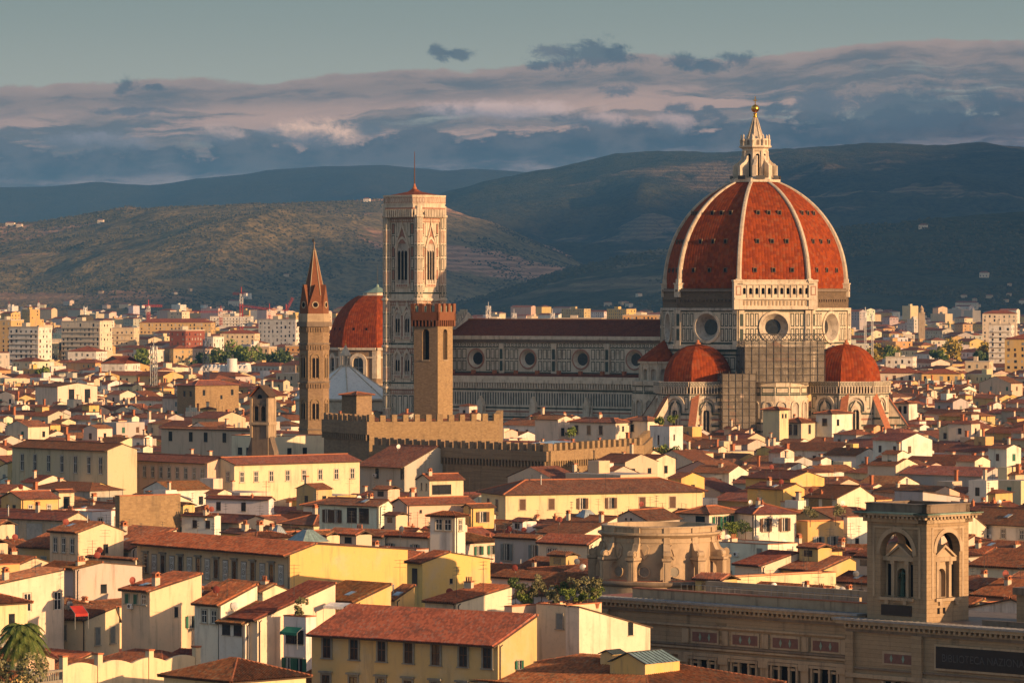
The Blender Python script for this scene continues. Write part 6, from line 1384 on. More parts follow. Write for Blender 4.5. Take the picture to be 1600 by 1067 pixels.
# ---------------------------------------------------------------- small things on the near roofs
def roof_lantern(label, px, py, Y, w, h, base, mat='roof_glass', rz=.6):
    z = zat(py, Y); o = thing('glass_roof_lantern', label, 'skylight', (wx(px, Y), Y, z), rz); m = MB(); m.box(F0, -w/2, w/2, -base, 0, -w/2, w/2, 'chimney_plaster'); m.build('base', o)
    m = MB(); q = w/2+.15; t_ = w*.12; A_ = [V((-q, -q, 0)), V((q, -q, 0)), V((q, q, 0)), V((-q, q, 0))]; B_2 = [V((-t_, -t_, h)), V((t_, -t_, h)), V((t_, t_, h)), V((-t_, t_, h))]
    for i in range(4): m.face([A_[i], A_[(i+1) % 4], B_2[(i+1) % 4], B_2[i]], mat)
    m.face(B_2, mat); m.build('glass', o); m = MB()
    for i in range(4):
        m.tube(A_[i], B_2[i], .06, 'metal_grey', 4)
        for k in (.25, .5, .75): m.tube(A_[i].lerp(A_[(i+1) % 4], k), B_2[i].lerp(B_2[(i+1) % 4], k), .035, 'metal_grey', 4)
    m.build('glazing_bars', o)
roof_lantern('wide green glass roof lantern above the yellow end wall of the ornament palace', 481, 845, 655, 4.4, 1.7, 3)
roof_lantern('small white pyramid skylight left of the wide green one', 435, 833, 690, 1.6, 1.3, 3, 'sky_glass')
roof_lantern('glass pyramid on a square base on the roof left of the rotunda', 916, 812, 735, 3.4, 1.7, 4, 'sky_glass')
def glass_shed(label, x0, xc, x1, ye, z, D_, rho, yb):
    Y = yat(ye, z); p = V((wx(xc, Y), Y, 0)); rh = R(rho); W = along(p, V((-cos(rh), sin(rh), 0)), x0); D = along(p, V((sin(rh), cos(rh), 0)), x1)
    o = thing('skylight_box', label, 'skylight', (p.x, Y, 0), -rh, 'green glass roof boxes'); o_ = MB(); FRT = Fr((-W, 0, 0), (1, 0, 0), (0, -1, 0)); hg = W*.22
    o_.prism(FRT, [(0, 0), (W, 0), (W, z), (W/2, z+hg), (0, z)], -D, 0, 'plaster'); w_ = o_.build('wall', o); w_.color = (*PAL['yellow'], 1)
    m = MB()
    for a, b in ((W+.2, z-.05), (-.2, z-.05)): m.face([FRT.p(W/2, z+hg+.1, .15), FRT.p(a, b+.1, .15), FRT.p(a, b+.1, -D-.1), FRT.p(W/2, z+hg+.1, -D-.1)], 'roof_glass')
    n = 9
    for i in range(n+1): m.tube(FRT.p(W/2, z+hg+.13, -D*i/n), FRT.p(W+.2, z+.08, -D*i/n), .04, 'metal_dark', 4)
    m.tube(FRT.p(W+.2, z+.08, .15), FRT.p(W/2, z+hg+.13, .15), .07, 'metal_dark', 4); m.tube(FRT.p(-.2, z+.08, .15), FRT.p(W/2, z+hg+.13, .15), .07, 'metal_dark', 4); m.tube(FRT.p(W/2, z+hg+.13, .15), FRT.p(W/2, z+hg+.13, -D), .06, 'metal_dark', 4)
    m.build('glass_roof', o)
glass_shed('larger green glass skylight box on yellow walls above the broad roof', 953, 1008, 1062, 1038, 15.4, 8, 40, 1040); glass_shed('smaller green glass skylight box left of the larger one', 938, 957, 978, 1023, 15.9, 5, 40, 1030)
# garden wall with a wavy top, lower left
A_, B_2 = at(97, 1040, 13.2), at(312, 1024, 13.2); f, l = fr2(A_, B_2); o = thing('garden_wall', 'cream garden wall with a wavy scalloped top at the lower left', 'wall', (0, 0, 0)); m = MB(); n = 40; top = [(l*i/n, 13.2+.55*abs(sin(pi*(i/n)*4.0))-.3) for i in range(n+1)]
m.prism(f, [(0, 0), (l, 0)]+top[::-1], -.4, 0, 'plaster'); m.build('wall', o).color = (*PAL['straw'], 1); m = MB()
for a in (0, l*.25, l*.62, l-.7): m.box(f, a, a+.7, 0, 14.2, -.55, .15, 'plaster'); m.box(f, a-.1, a+.8, 14.2, 14.4, -.65, .25, 'terracotta')
m.build('pier', o).color = (*PAL['straw'], 1); KEEP.append((97, 312, 1067, 519)); RECTS.append(((A_.x+B_2.x)/2, (A_.y+B_2.y)/2, l/2, 1.5, atan2(f.u.y, f.u.x)))
A_, B_2 = at(42, 1052, 13.0), at(97, 1046, 13.0); f, l = fr2(A_, B_2); o = thing('balustrade', 'grey stone balustrade left of the wavy garden wall', 'balustrade', (0, 0, 0)); m = MB(); m.box(f, 0, l, 0, 11.9, -.5, 0, 'grey_stone'); m.box(f, 0, l, 12.8, 13.05, -.5, .08, 'grey_stone')
for i in range(int(l/.42)): m.lathe(f.p(.2+i*.42, 11.9, -.22), [(.1, 0), (.15, .25), (.07, .6), (.12, .9)], 'grey_stone', 7)
m.build('railing', o)
def awning(label, px, py, Y, w, d, mat, rz, drop=.5):
    z = zat(py, Y); o = thing('awning', label, 'awning', (wx(px, Y), Y, z), rz); m = MB(); rows = [[V((-w/2+w*i/8, -d*j/4, -drop*(j/4)-.12*sin(pi*i/8)*sin(pi*j/4))) for i in range(9)] for j in range(5)]; m.grid(rows, mat, smooth=True)
    for i in range(8): x = -w/2+w*i/8; m.face([V((x, -d, -drop)), V((x+w/8, -d, -drop)), V((x+w/8, -d, -drop-.28)), V((x+w/16, -d, -drop-.36)), V((x, -d, -drop-.28))], mat)
    m.build('canvas', o); m = MB()
    for s in (-1, 1): m.tube((s*w/2, 0, 0), (s*w/2, -d, -drop), .03, 'metal_grey', 4); m.tube((s*w/2, -d, -drop), (s*w/2, -d, -2.6), .03, 'metal_grey', 4)
    m.build('pole', o)
awning('white sail awning on the terrace of the yellow house', 533, 941, 535, 2.9, 1.8, 'white_paint', -.5, .35); awning('red awning over the railed terrace at the lower left', 119, 946, 500, 1.7, 1.3, 'awning_red', .6, .8); awning('dark green awning beside the ochre palace', 460, 979, 526, 2.9, 1.0, 'awning_green', -.73, .6)
# ---------------------------------------------------------------- trees and plants
def leaf_cloud(m, c0, rx, rz, n, size, mat, rg, lumps=7, thr=None):
    L = [(V((rg.gauss(0, .42)*rx, rg.gauss(0, .42)*rx, rg.uniform(-.6, .75)*rz)), rg.uniform(.32, .58)*rx) for _ in range(lumps)]
    for i in range(n):
        p, r = rg.choice(L); d = V((rg.gauss(0, 1), rg.gauss(0, 1), rg.gauss(0, .8))).normalized()*r*rg.uniform(.55, 1.0)
        q = c0+p+d; a = V((rg.gauss(0, 1), rg.gauss(0, 1), rg.gauss(0, .6))).normalized(); b = a.orthogonal().normalized(); b = Matrix.Rotation(rg.uniform(0, 6), 3, a) @ b; c = a.cross(b); s = size*rg.uniform(.6, 1.3)
        m.face([q-b*s-c*s*.6, q+b*s-c*s*.6, q+b*s*.8+c*s*.7, q-b*s*.6+c*s*.8], mat)
def tree(label, px, Y, z0, h, r, mat, seed, n=700, size=.45, name='tree', cat='tree', group=None):
    rg = random.Random(seed); o = thing(name, label, cat, (wx(px, Y), Y, z0), rg.uniform(0, 6), group)
    m = MB(); m.tube((0, 0, -.3), (.1*r*.3, 0, h*.45), .05*h, 'bark', 7, .03*h)
    for k in range(5): a = k*1.26+rg.uniform(-.3, .3); m.tube((.02*r, 0, h*(.3+.03*k)), (cos(a)*r*.55, sin(a)*r*.55, h*rg.uniform(.55, .78)), .02*h, 'bark', 5, .008*h)
    m.build('trunk', o); m = MB(); leaf_cloud(m, V((0, 0, h*.64)), r, h*.36, n, size, mat, rg, 12); m.build('crown', o); return o
TG = 'trees standing among the distant city blocks'
for i, (lab, px, py, Y, r, mt) in enumerate([
    ('green yellow tree just right of the cathedral roof', 1376, 540, 1960, 6.5, 'leaf_autumn'), ('bushy yellowing tree between the cathedral and the white flats', 1391, 543, 1900, 6, 'leaf_mid'), ('low yellow tree touching the right red chapel dome', 1362, 549, 1880, 5, 'leaf_autumn'),
    ('tall golden tree in the middle of the right hand city', 1482, 535, 1980, 7.5, 'leaf_autumn'), ('green tree at the foot of the tall golden tree', 1467, 549, 1920, 5, 'leaf_mid'), ('yellow green tree near the right picture edge', 1553, 538, 1980, 7, 'leaf_autumn'), ('green hedge tree at the right picture edge', 1585, 556, 1900, 5.5, 'leaf_mid'), ('dark small tree left of the yellow green tree at the right', 1536, 551, 1930, 4.5, 'leaf_dark'),
    ('dark rounded tree behind the white saw tooth roof', 338, 548, 1900, 7, 'leaf_dark'), ('big olive green tree behind the white round tower', 362, 540, 1930, 8, 'leaf_mid'), ('yellow green tree right of the white round tower', 383, 546, 1900, 7, 'leaf_mid'), ('dark tree before the balcony flats beside the spire tower', 427, 552, 1850, 6.5, 'leaf_dark'), ('dark bush tree left of the white saw tooth hall', 315, 556, 1880, 5, 'leaf_dark'), ('pale green tree between the roofs at far left', 66, 572, 1750, 4, 'leaf_mid'), ('green tree beside the lattice tower on the left', 222, 549, 1900, 5, 'leaf_mid')]):
    Y *= 1.45; r *= 1.35; z = zat(py, Y); tree(lab, px, Y, 0, z+1.5, r, mt, 40+i, 1100, .85, 'city_tree', 'tree', TG); BLOCK.append((wx(px, Y), Y, r*.8)); KEEP.append((px-18, px+18, py+14, Y))
def palm():
    Y = 486; z = 18.4; o = thing('palm_tree', 'feathery palm tree at the lower left corner', 'palm tree', (wx(34, Y), Y, 0)); rg = random.Random(5)
    m = MB(); rows = []
    for j in range(30): zz = z*j/29; r = .42+.06*(j % 2)+(.15 if j > 26 else 0); rows.append([V((cos(2*pi*k/10)*r, sin(2*pi*k/10)*r, zz)) for k in range(10)])
    m.grid(rows, 'bark', True, False); m.build('trunk', o)
    for i in range(64):
        a = i*2.4; up = 1.25-2.0*(i/64); Lf = rg.uniform(2.9, 3.6); d = V((cos(a), sin(a), 0)); m = MB(); pts = []
        for k in range(9): s = k/8; pts.append(V((0, 0, z))+d*(Lf*s*cos(up*.75))+ZU*(Lf*(s*sin(up)-.88*s*s)))
        for k in range(8):
            m.tube(pts[k], pts[k+1], .035, 'leaf_palm', 3); t = (pts[k+1]-pts[k]).normalized(); sd_ = t.cross(ZU).normalized(); ll = .72*(1-abs(k/8-.4))
            for e in (0, .14, .28, .43, .57, .71, .86):
                b0 = pts[k].lerp(pts[k+1], e)
                for s in (-1, 1): tip = b0+sd_*s*ll+t*ll*.6-ZU*ll*.35; m.face([b0, b0+t*.085, tip+t*.02, tip], 'leaf_palm')
        m.build('frond', o)
    m = MB()
    for i in range(26): a = rg.uniform(0, 6.3); q = V((cos(a)*rg.uniform(.3, .9), sin(a)*rg.uniform(.3, .9), z-rg.uniform(0, .9))); m.tube((0, 0, z), q, .05, 'orange_paint', 3)
    m.build('fruit_stalk', o)
palm(); BLOCK.append((wx(34, 486), 486, 2)); KEEP.append((0, 72, 1045, 484))
tree('grey green olive tree in the bottom left corner', 12, 452, 0, 19.4, 3.4, 'leaf_olive', 91, 5200, .14, 'olive_tree'); BLOCK.append((wx(12, 452), 452, 4))
# roof terrace pots above the peach wall, each pot a thing
PG = 'potted plants on the roof terrace'
for i, (lab, px, py, Y, h, r, mt) in enumerate([
    ('palm leaved potted plant standing highest on the roof terrace', 806, 905, 532.0, 1.9, 1.0, 'leaf_dark'), ('dull olive bush in a pot at the left end of the roof terrace', 814, 922, 532.0, 2.3, .95, 'leaf_olive'), ('bright green bush in front of the left olive pots', 820, 936, 532.0, 1.8, 1.0, 'leaf_mid'), ('olive standard in a pot left of the terrace chimney', 833, 922, 532.0, 2.6, .9, 'leaf_olive'), ('grey green tall bush behind the terrace chimney', 846, 912, 531.5, 2.8, 1.0, 'leaf_olive'),
    ('thin climbing plant right of the terrace chimney', 858, 930, 531.5, 2.4, .8, 'leaf_olive'), ('dark leafy shrub in the middle of the terrace pots', 880, 922, 531.5, 2.6, 1.0, 'leaf_dark'), ('bright green round shrub in a terracotta pot near the terrace edge', 889, 937, 529.0, 2.2, .9, 'leaf_mid'), ('tall olive standard over the middle terrace pots', 900, 918, 531.5, 3.2, 1.0, 'leaf_olive'), ('bright green shrub under the middle olive standard', 906, 938, 531.5, 1.8, .8, 'leaf_mid'),
    ('spreading olive tree in a pot near the right terrace corner', 918, 915, 529.0, 3.3, 1.1, 'leaf_olive'), ('last green shrub at the right terrace corner', 930, 934, 529.0, 2.3, .9, 'leaf_mid'), ('low thin plant in a pot before the terrace chimney', 868, 941, 529.0, 1.4, .6, 'leaf_olive'), ('olive tree standing at the right end of the terrace', 932, 914, 529.0, 3.0, .9, 'leaf_olive')]):
    rg = random.Random(300+i); zc = zat(py, Y); zb_ = 17.6 if px < 842 else 17.9; o = thing('potted_plant', lab, 'potted plant', (wx(px, Y), Y, zb_), rg.uniform(0, 6), PG)
    hh_ = max(h, zc-zb_+h*.3)
    m = MB(); m.lathe((0, 0, 0), [(.24, 0), (.36, .5), (.42, .52), (.42, .62), (.34, .6)], 'pot', 10); m.build('pot', o)
    m = MB(); m.tube((0, 0, .4), (.05, 0, hh_*.6), .05, 'bark', 5); m.build('stem', o)
    m = MB(); leaf_cloud(m, V((0, 0, hh_*.72)), r, h*.42, 520, .10, mt, rg, 8); m.build('foliage', o)
def shrubs(items, group, name='shrub', cat='shrub'):
    for i, (lab, px, py, Y, h, r, mt) in enumerate(items):
        rg = random.Random(500+i+int(px)); z = zat(py, Y); o = thing(name, lab, cat, (wx(px, Y), Y, z-h*.5), 0, group)
        m = MB(); leaf_cloud(m, V((0, 0, h*.5)), r, h*.5, 480, .22 if Y > 800 else .12, mt, rg, 9); m.build('foliage', o); m = MB(); m.tube((0, 0, -1.5), (0, 0, h*.5), .07, 'bark', 5); m.build('stem', o)
shrubs([('leftmost green shrub of the roof garden under the modern white tower house', 985, 712, 1080, 2.6, 2.2, 'leaf_mid'), ('round dark green shrub on the roof garden below the white tower house', 1003, 711, 1078, 2.8, 2.4, 'leaf_dark'), ('tall green shrub right beneath the modern white tower house', 1034, 706, 1075, 3.4, 2.2, 'leaf_mid'), ('leafy green shrub right of the tall one on the roof garden', 1052, 709, 1072, 2.8, 2.2, 'leaf_dark'), ('low green shrub at the right end of the roof garden', 1076, 710, 1070, 2.4, 2.0, 'leaf_mid'),
    ('leaning vine on the terrace left of the modern white tower house', 1030, 658, 1180, 2.2, 1.5, 'leaf_mid'), ('bushy vine on top of the modern white tower house', 1050, 655, 1195, 2.4, 1.6, 'leaf_mid'), ('leafy plants on the terrace of the cream villa', 893, 675, 1120, 2.0, 1.6, 'leaf_mid'),
    ('bamboo like plants on the loggia right of the rotunda', 1140, 828, 690, 2.4, 1.5, 'leaf_mid'), ('dense green balcony bush left of the white shuttered house', 1165, 826, 695, 2.2, 1.5, 'leaf_dark'), ('small bush beside the chimney of the shaded loggia house', 1120, 826, 698, 1.6, 1.1, 'leaf_mid'),
    ('grey green bush on the ochre balustraded terrace', 1266, 800, 735, 2.0, 1.2, 'leaf_olive'), ('tall pale bush at the right end of the ochre terrace', 1306, 797, 735, 2.2, 1.2, 'leaf_olive'), ('dark creeper on a pergola among the right hand roofs', 1418, 705, 1040, 1.8, 2.2, 'leaf_dark'), ('thin olive sapling on the awning terrace left of the ochre palace', 471, 949, 527.5, 2.4, .9, 'leaf_olive')], 'plants on the house terraces')
# ---------------------------------------------------------------- buildings one can pick out in the far city
def block(label, x0, x1, yt, Y, D=14, rho=20, col='cream', roof='flat', name='apartment_block', bands=True, fl=3.1, side_balcony=False, wmat=None, cat='building', wcol=None, zmin=0):
    z = zat(yt, Y); rh = R(rho); p = V((wx(x1, Y), Y, 0)); W = along(p, V((-cos(rh), sin(rh), 0)), x0) if rho > 0 else (wx(x1, Y)-wx(x0, Y))
    o = thing(name, label, cat, (p.x, Y, 0), -rh); m = MB(); c = PAL.get(col) or col
    wm = wmat or 'plaster'
    FRT = Fr((-W, 0, 0), (1, 0, 0), (0, -1, 0)); SID = Fr((0, 0, 0), (0, 1, 0), (1, 0, 0))
    m.box(FRT, 0, W, 0, z, -D, 0, wm); wo = m.build('wall', o); wo.color = (*c, 1)
    m = MB()
    if roof == 'flat': m.box(FRT, -.15, W+.15, z, z+.7, -D-.15, .15, 'chimney_plaster', top='zinc'); m.box(FRT, W*.3, W*.45, z+.7, z+3, -D*.6, -D*.3, 'chimney_plaster'); m.build('parapet', o)
    else:
        q = D/2+.5; zz = z+.05; A_, B_ = (-W+q, D/2, zz+q*.33), (-q, D/2, zz+q*.33)
        P0, P1_, P2_, P3 = (-W-.5, -.5, zz), (.5, -.5, zz), (.5, D+.5, zz), (-W-.5, D+.5, zz)
        for s in ((P0, P1_, B_, A_), (P1_, P2_, B_, B_), (P2_, P3, A_, B_), (P3, P0, A_, A_)): slope(m, *s, False)
        ro = m.build('roof', o); ro.color = (1.25, 1.0, .9, 1)
    nf = int((z-2)/fl); first = max(0, nf-8)
    for f, l, nm in ((FRT, W, 0), (SID, D, 1)):
        n = max(1, int(l/3.4)); m = MB()
        for k in range(nf-first):
            zf = z-1.1-(k+1)*fl+1.0
            for i in range(n):
                u = (i+.5)*l/n+rnd.uniform(-.15, .15)
                if rnd.random() < .86: m.band(f, u-rnd.uniform(.45, .7), zf, u+rnd.uniform(.4, .9), zf+rnd.choice([1.4, 1.5, 2.1]), wcol or rnd.choice(['glass', 'shutter_brown', 'shutter_grey', 'glass', 'curtain']), .03)
            if bands: m.box(f, .2, l-.2, zf-1.0, zf-.8, 0, .9 if (nm == 0 or side_balcony) else .1, 'chimney_plaster')
            if bands and (nm == 0 or side_balcony): m.box(f, l*.2, l*.8, zf-.8, zf+.1, .8, .9, wm)
        ob = m.build('window_row', o); ob.color = (*c, 1); ob['kind'] = 'stuff'
    BLOCK.append((p.x-W/2*cos(rh), Y+D/2, max(W, D)*.45)); KEEP.append((x0, x1, yt+14, Y)); return o
block('red brick block without windows above the left city trees', 265, 290, 517, 2900, 26, 25, 'tan', wmat='brick_block', side_balcony=True, bands=False)
block('big plain yellow block high on the left', 165, 209, 513, 3300, 14, 12, 'straw', fl=4)
block('long cream flats with green awnings left of the big yellow block', 76, 166, 531, 3000, 16, 10, 'cream')
block('glass fronted teal block between cream houses at the left', 46, 74, 537, 2900, 22, 20, 'grey', wmat='teal_glass', bands=False)
block('cream house with rows of small windows below the big yellow block', 106, 150, 549, 2850, 20, 16, 'white', 'hip', bands=False)
block('ochre tower slab at the left picture edge', -6, 17, 501, 3100, 18, 24, 'ochre', bands=False)
block('long ochre hall with a bright red roof under the hill', 218, 330, 504, 3900, 20, 8, 'ochre', 'hip', bands=False, cat='hall', name='long_hall')
block('long white flats under the red crane', 328, 392, 495, 4700, 14, 9, 'white')
block('pale grey flats in front of the red crane', 308, 333, 527, 3000, 14, 28, 'white')
block('olive yellow flats with many windows right of the red brick block', 344, 398, 521, 3100, 14, 12, 'straw', 'hip', bands=False)
block('cream flats with red roof left of the spire tower', 402, 466, 519, 3300, 14, 12, 'cream', 'hip')
block('dark balcony flats left of the spire tower', 388, 420, 543, 2900, 18, 14, 'tan')
block('orange balcony flats touching the spire tower', 446, 470, 541, 2950, 18, 16, (.62, .32, .1))
block('orange flats with white balconies left of the great dome', 973, 1034, 493, 3900, 16, 14, (.66, .36, .12))
block('long orange flats above the cathedral roof', 868, 940, 498, 3800, 14, 12, (.66, .34, .08))
block('orange and dark flats above the cathedral nave roof on the left', 806, 856, 499, 3700, 14, 16, (.62, .32, .08))
block('long low cream depot above the left end of the nave roof', 750, 806, 501, 3500, 14, 9, 'cream', bands=False, name='depot')
block('white flats with a set back top floor right of the cathedral', 1384, 1426, 559, 2500, 15, 14, 'white', bands=False)
block('long cream house with red roof right of the cathedral', 1366, 1440, 583, 2000, 12, 10, 'cream', 'hip', bands=False)
block('long yellow fronted house with a dark red roof at the right', 1440, 1500, 584, 1990, 12, 8, 'yellow', 'hip', bands=False)
block('cream house with pale shutters under the golden tree', 1508, 1546, 566, 2350, 12, 16, 'straw', 'flat', bands=False)
block('grey white flats at the far right', 1545, 1580, 508, 2600, 14, 14, 'white')
block('yellow gabled block at the right picture edge', 1570, 1625, 530, 2300, 16, 20, 'yellow', 'hip', bands=False)
block('pale flats with red roofs high on the right', 1535, 1588, 490, 3400, 14, 10, 'cream', 'hip', bands=False)
block('white gabled hall among the left roofs', 158, 195, 568, 2250, 22, 16, 'white', 'hip', bands=False, name='long_hall', cat='hall')
block('cream flats below the dark dome on the left', 96, 156, 503, 2900, 14, 30, 'cream')
block('white flats in front of the ochre tower slab', 14, 60, 512, 2700, 14, 30, 'white')
block('pale flats with a wide front left of the spire tower', 404, 462, 500, 3200, 14, 28, 'white', bands=False)
# white saw tooth hall with a round tower
Ys = 2450; o = thing('factory_hall', 'bright white hall with a saw tooth roof edge and a round tower', 'hall', (wx(312, Ys), Ys, 0), R(-6)); m = MB(); W_ = wx(388, Ys)-wx(312, Ys); f = Fr((0, 0, 0), (1, 0, 0), (0, -1, 0)); zt_ = zat(571, Ys)
m.box(f, 0, W_, 0, zt_-2.2, -12, 0, 'white_paint')
for i in range(11): m.prism(f, [(i*W_/11, zt_-2.2), ((i+1)*W_/11, zt_-2.2), ((i+.85)*W_/11, zt_+.5)], -12, .02, 'white_paint')
m.build('saw_tooth_wall', o); m = MB(); m.cyl((W_*.68, -1, 0), 2.9, zat(560, Ys), 'white_paint', 18); m.build('round_tower', o); BLOCK.append((o.location.x+W_/2, Ys, 10)); KEEP.append((312, 388, 583, Ys))
m = MB(); m.face([V((wx(386, 1850), 1850, .4)), V((wx(446, 1850), 1850, .4)), V((wx(446, 2060), 2060, .4)), V((wx(386, 2060), 2060, .4))], 'grass'); tag(m.build('playing_field'), kind='structure'); KEEP.append((388, 446, 582, 1850)); BLOCK.append((wx(415, 1950), 1950, 9)); BLOCK.append((wx(420, 2030), 2030, 9)); BLOCK.append((wx(400, 1880), 1880, 8))
# dark dome with aerials
Yd = 3300; o = thing('gasholder_dome', 'low dark dome topped with a white aerial cluster at the left', 'dome', (wx(133, Yd), Yd, 0)); m = MB(); zt_ = zat(492, Yd); m.lathe((0, 0, 0), [(6.5, 0), (6.5, zt_-3), (6.2, zt_-2), (5.5, zt_-.6), (3, zt_), (0, zt_+.2)], 'dark_dome', 20); m.build('drum', o); m = MB(); m.tube((0, 0, zt_), (0, 0, zt_+5), .7, 'white_paint', 6, .4)
for z in (2.5, 4, 5): m.lathe((0, 0, zt_+z), [(1.6, 0), (1.6, .4), (.3, .5)], 'white_paint', 8)
for a in (0, 2, 4): m.tube((cos(a)*1.5, sin(a)*1.5, zt_+3), (cos(a)*1.5, sin(a)*1.5, zt_+6.5), .2, 'white_paint', 4)
m.build('aerial_cluster', o); BLOCK.append((o.location.x, Yd, 8)); KEEP.append((115, 150, 503, Yd))
# cranes and masts
def lattice(m, a, b, w, mat, n=None, bands=None):
    a = V(a); b = V(b); d = (b-a); L_ = d.length; d.normalize(); x = d.orthogonal().normalized(); y = d.cross(x); n = n or max(4, int(L_/w/1.2)); cs = [x*w/2+y*w/2, x*-w/2+y*w/2, x*-w/2-y*w/2, x*w/2-y*w/2]
    for k in range(n):
        p, q = a.lerp(b, k/n), a.lerp(b, (k+1)/n); mt = mat if not bands else bands[(k*len(bands)*3//n) % len(bands)] if isinstance(bands, (list, tuple)) else mat
        for i in range(4): m.tube(p+cs[i], q+cs[i], w*.10, mt, 4); m.tube(p+cs[i], q+cs[(i+1) % 4], w*.07, mt, 3)
def crane(label, px, ytop, Y, jib, back, ang, red=True, luff=0):
    z = zat(ytop, Y); o = thing('tower_crane', label, 'crane', (wx(px, Y), Y, 0), ang, 'tower cranes on the far plain'); m = MB(); lattice(m, (0, 0, 0), (0, 0, z), 2.4, 'crane_red', None, ('crane_red', 'crane_white')); m.build('mast', o)
    m = MB(); e = (jib*cos(luff), 0, z+jib*sin(luff)); lattice(m, (0, 0, z), e, 1.5, 'crane_red'); m.build('jib', o); m = MB(); lattice(m, (0, 0, z), (-back, 0, z), 1.5, 'crane_red'); m.box(Fr((-back, 0, 0), (1, 0, 0), (0, -1, 0)), -1, 2, z-2, z+.5, -1, 1, 'crane_white'); m.build('counter_jib', o)
    m = MB(); m.tube((0, 0, z), (0, 0, z+6), .5, 'crane_red', 4); m.tube((0, 0, z+6), e, .12, 'metal_dark', 3); m.tube((0, 0, z+6), (-back, 0, z), .12, 'metal_dark', 3); m.box(F0, -.9, .9, z-2.2, z, -1.2, 1.2, 'crane_white'); m.build('cab', o)
crane('tall red and white tower crane rising before the hill on the left', 377, 459, 3900, 9, 5, R(150)); crane('red luffing crane left of the spire tower', 447, 486, 3800, 13, 4, R(10), luff=1.1); crane('low red crane with a long level jib left of the tallest one', 345, 487, 4600, 34, 12, R(172)); crane('cream crane with a short jib above the long red roofed hall', 232, 478, 4300, 14, 6, R(20)); crane('red crane with a long thin jib right of the tallest one', 421, 483, 4700, 30, 10, R(175), luff=.12)
def mast(label, px, yt, Y, w=1.6, mat='crane_white', bands=None, name='lattice_mast'):
    z = zat(yt, Y); o = thing(name, label, 'mast', (wx(px, Y), Y, 0), .4, 'lattice masts in the far city'); m = MB(); lattice(m, (0, 0, 0), (0, 0, z), w, mat, None, bands); m.build('lattice', o); m = MB(); m.tube((0, 0, z-1), (0, 0, z+3), .2, mat, 4)
    for a in (0, 2.1, 4.2): m.tube((cos(a)*w*.7, sin(a)*w*.7, z-3), (cos(a)*w*.7, sin(a)*w*.7, z-.5), .3, 'white_paint', 5)
    m.build('aerial', o)
mast('pale lattice mast above the left end of the nave roof', 763, 478, 3300, 2.6); mast('short lattice mast in the middle above the nave roof', 803, 489, 3200, 2.4); mast('lattice mast above the nave roof nearest the great dome', 863, 489, 3300, 2.4); mast('thin lattice mast just right of the great dome', 1352, 488, 2500, .9); mast('second thin mast right of the great dome', 1363, 492, 2520, .9); mast('red striped mast at the far left under the hill', 14, 475, 4500, 1.6, 'crane_red', ('crane_red', 'crane_white')); mast('red striped mast left of the dark dome', 60, 473, 4500, 1.6, 'crane_red', ('crane_red', 'crane_white')); mast('grey lattice telecom mast among the left city roofs', 240, 540, 1750, 1.9, 'metal_grey'); mast('grey lattice telecom mast before the white saw tooth hall', 322, 529, 1700, 1.7, 'metal_grey')
# church tower far right, villas on the slopes
o = thing('church_tower', 'small far church tower with a pointed cap on the right', 'church tower', (wx(1440, 3600), 3600, 0)); z = zat(489, 3600); m = MB(); m.box(F0, -2.6, 2.6, 0, z, -2.6, 2.6, 'pietra'); m.build('shaft', o); m = MB(); m.lathe((0, 0, z), [(2.9, 0), (2.9, .6), (1.8, .7), (1.8, 3.0), (2.1, 3.1), (0, 6.5)], 'pietra', 8); m.build('cap', o)
def villa(label, px, h, Yf, Yr, prof_, t, w, hh_, col='cream'):
    p = h(px, t); o = thing('hillside_villa', label, 'villa', p-ZU*2, R(-15), 'villas on the hillsides'); m = MB(); f = Fr((-w/2, -5, 0), (1, 0, 0), (0, -1, 0)); m.box(f, 0, w, 0, hh_+2, -10, 0, 'plaster'); m.build('wall', o).color = (*PAL[col], 1)
    m = MB(); slope(m, f.p(-.5, hh_+1.9, .6), f.p(w+.5, hh_+1.9, .6), f.p(w-3, hh_+4.5, -5), f.p(3, hh_+4.5, -5), False); slope(m, f.p(w+.5, hh_+1.9, -10.6), f.p(-.5, hh_+1.9, -10.6), f.p(3, hh_+4.5, -5), f.p(w-3, hh_+4.5, -5), False); m.build('roof', o)
    for i in range(max(2, int(w/5))): m = MB(); m.band(f, 1.5+i*5, 3.5, 2.8+i*5, 5.5, 'glass', .03); m.build('window', o)
vs = [('white villa high on the sunlit ridge', 575, hC, .97, 16, 8), ('cream villa group end at the left picture edge of the ridge', 22, hC, .97, 22, 8), ('second cream villa on the ridge at the left edge', 38, hC, .96, 14, 7), ('villa in a clearing on the left ridge', 173, hC, .90, 14, 8), ('long pale villa on the slope left of the spire tower', 455, hC, .16, 26, 10), ('white monastery wing low on the slope beside the spire tower', 462, hC, .22, 22, 12), ('tiny villa in the middle of the dark mountain', 915, hB, .38, 18, 9), ('tiny white villa on the dark mountain slope', 805, hB, .42, 20, 9), ('pale hill villa right of the great dome', 1385, hD, .20, 24, 9), ('long pale convent on the near hill', 1400, hD, .24, 36, 10), ('hill house above the long convent', 1488, hD, .32, 14, 8), ('cream house high on the right hill', 1470, hD, .55, 16, 8), ('pale farm on the right hillside edge', 1572, hD, .45, 18, 8), ('small farm under the right hill crest', 1432, hD, .92, 16, 7)]
for lab, px, h, t, w, hh_ in vs: villa(lab, px, h, 0, 0, None, t, w, hh_, 'white' if 'white' in lab else 'cream')
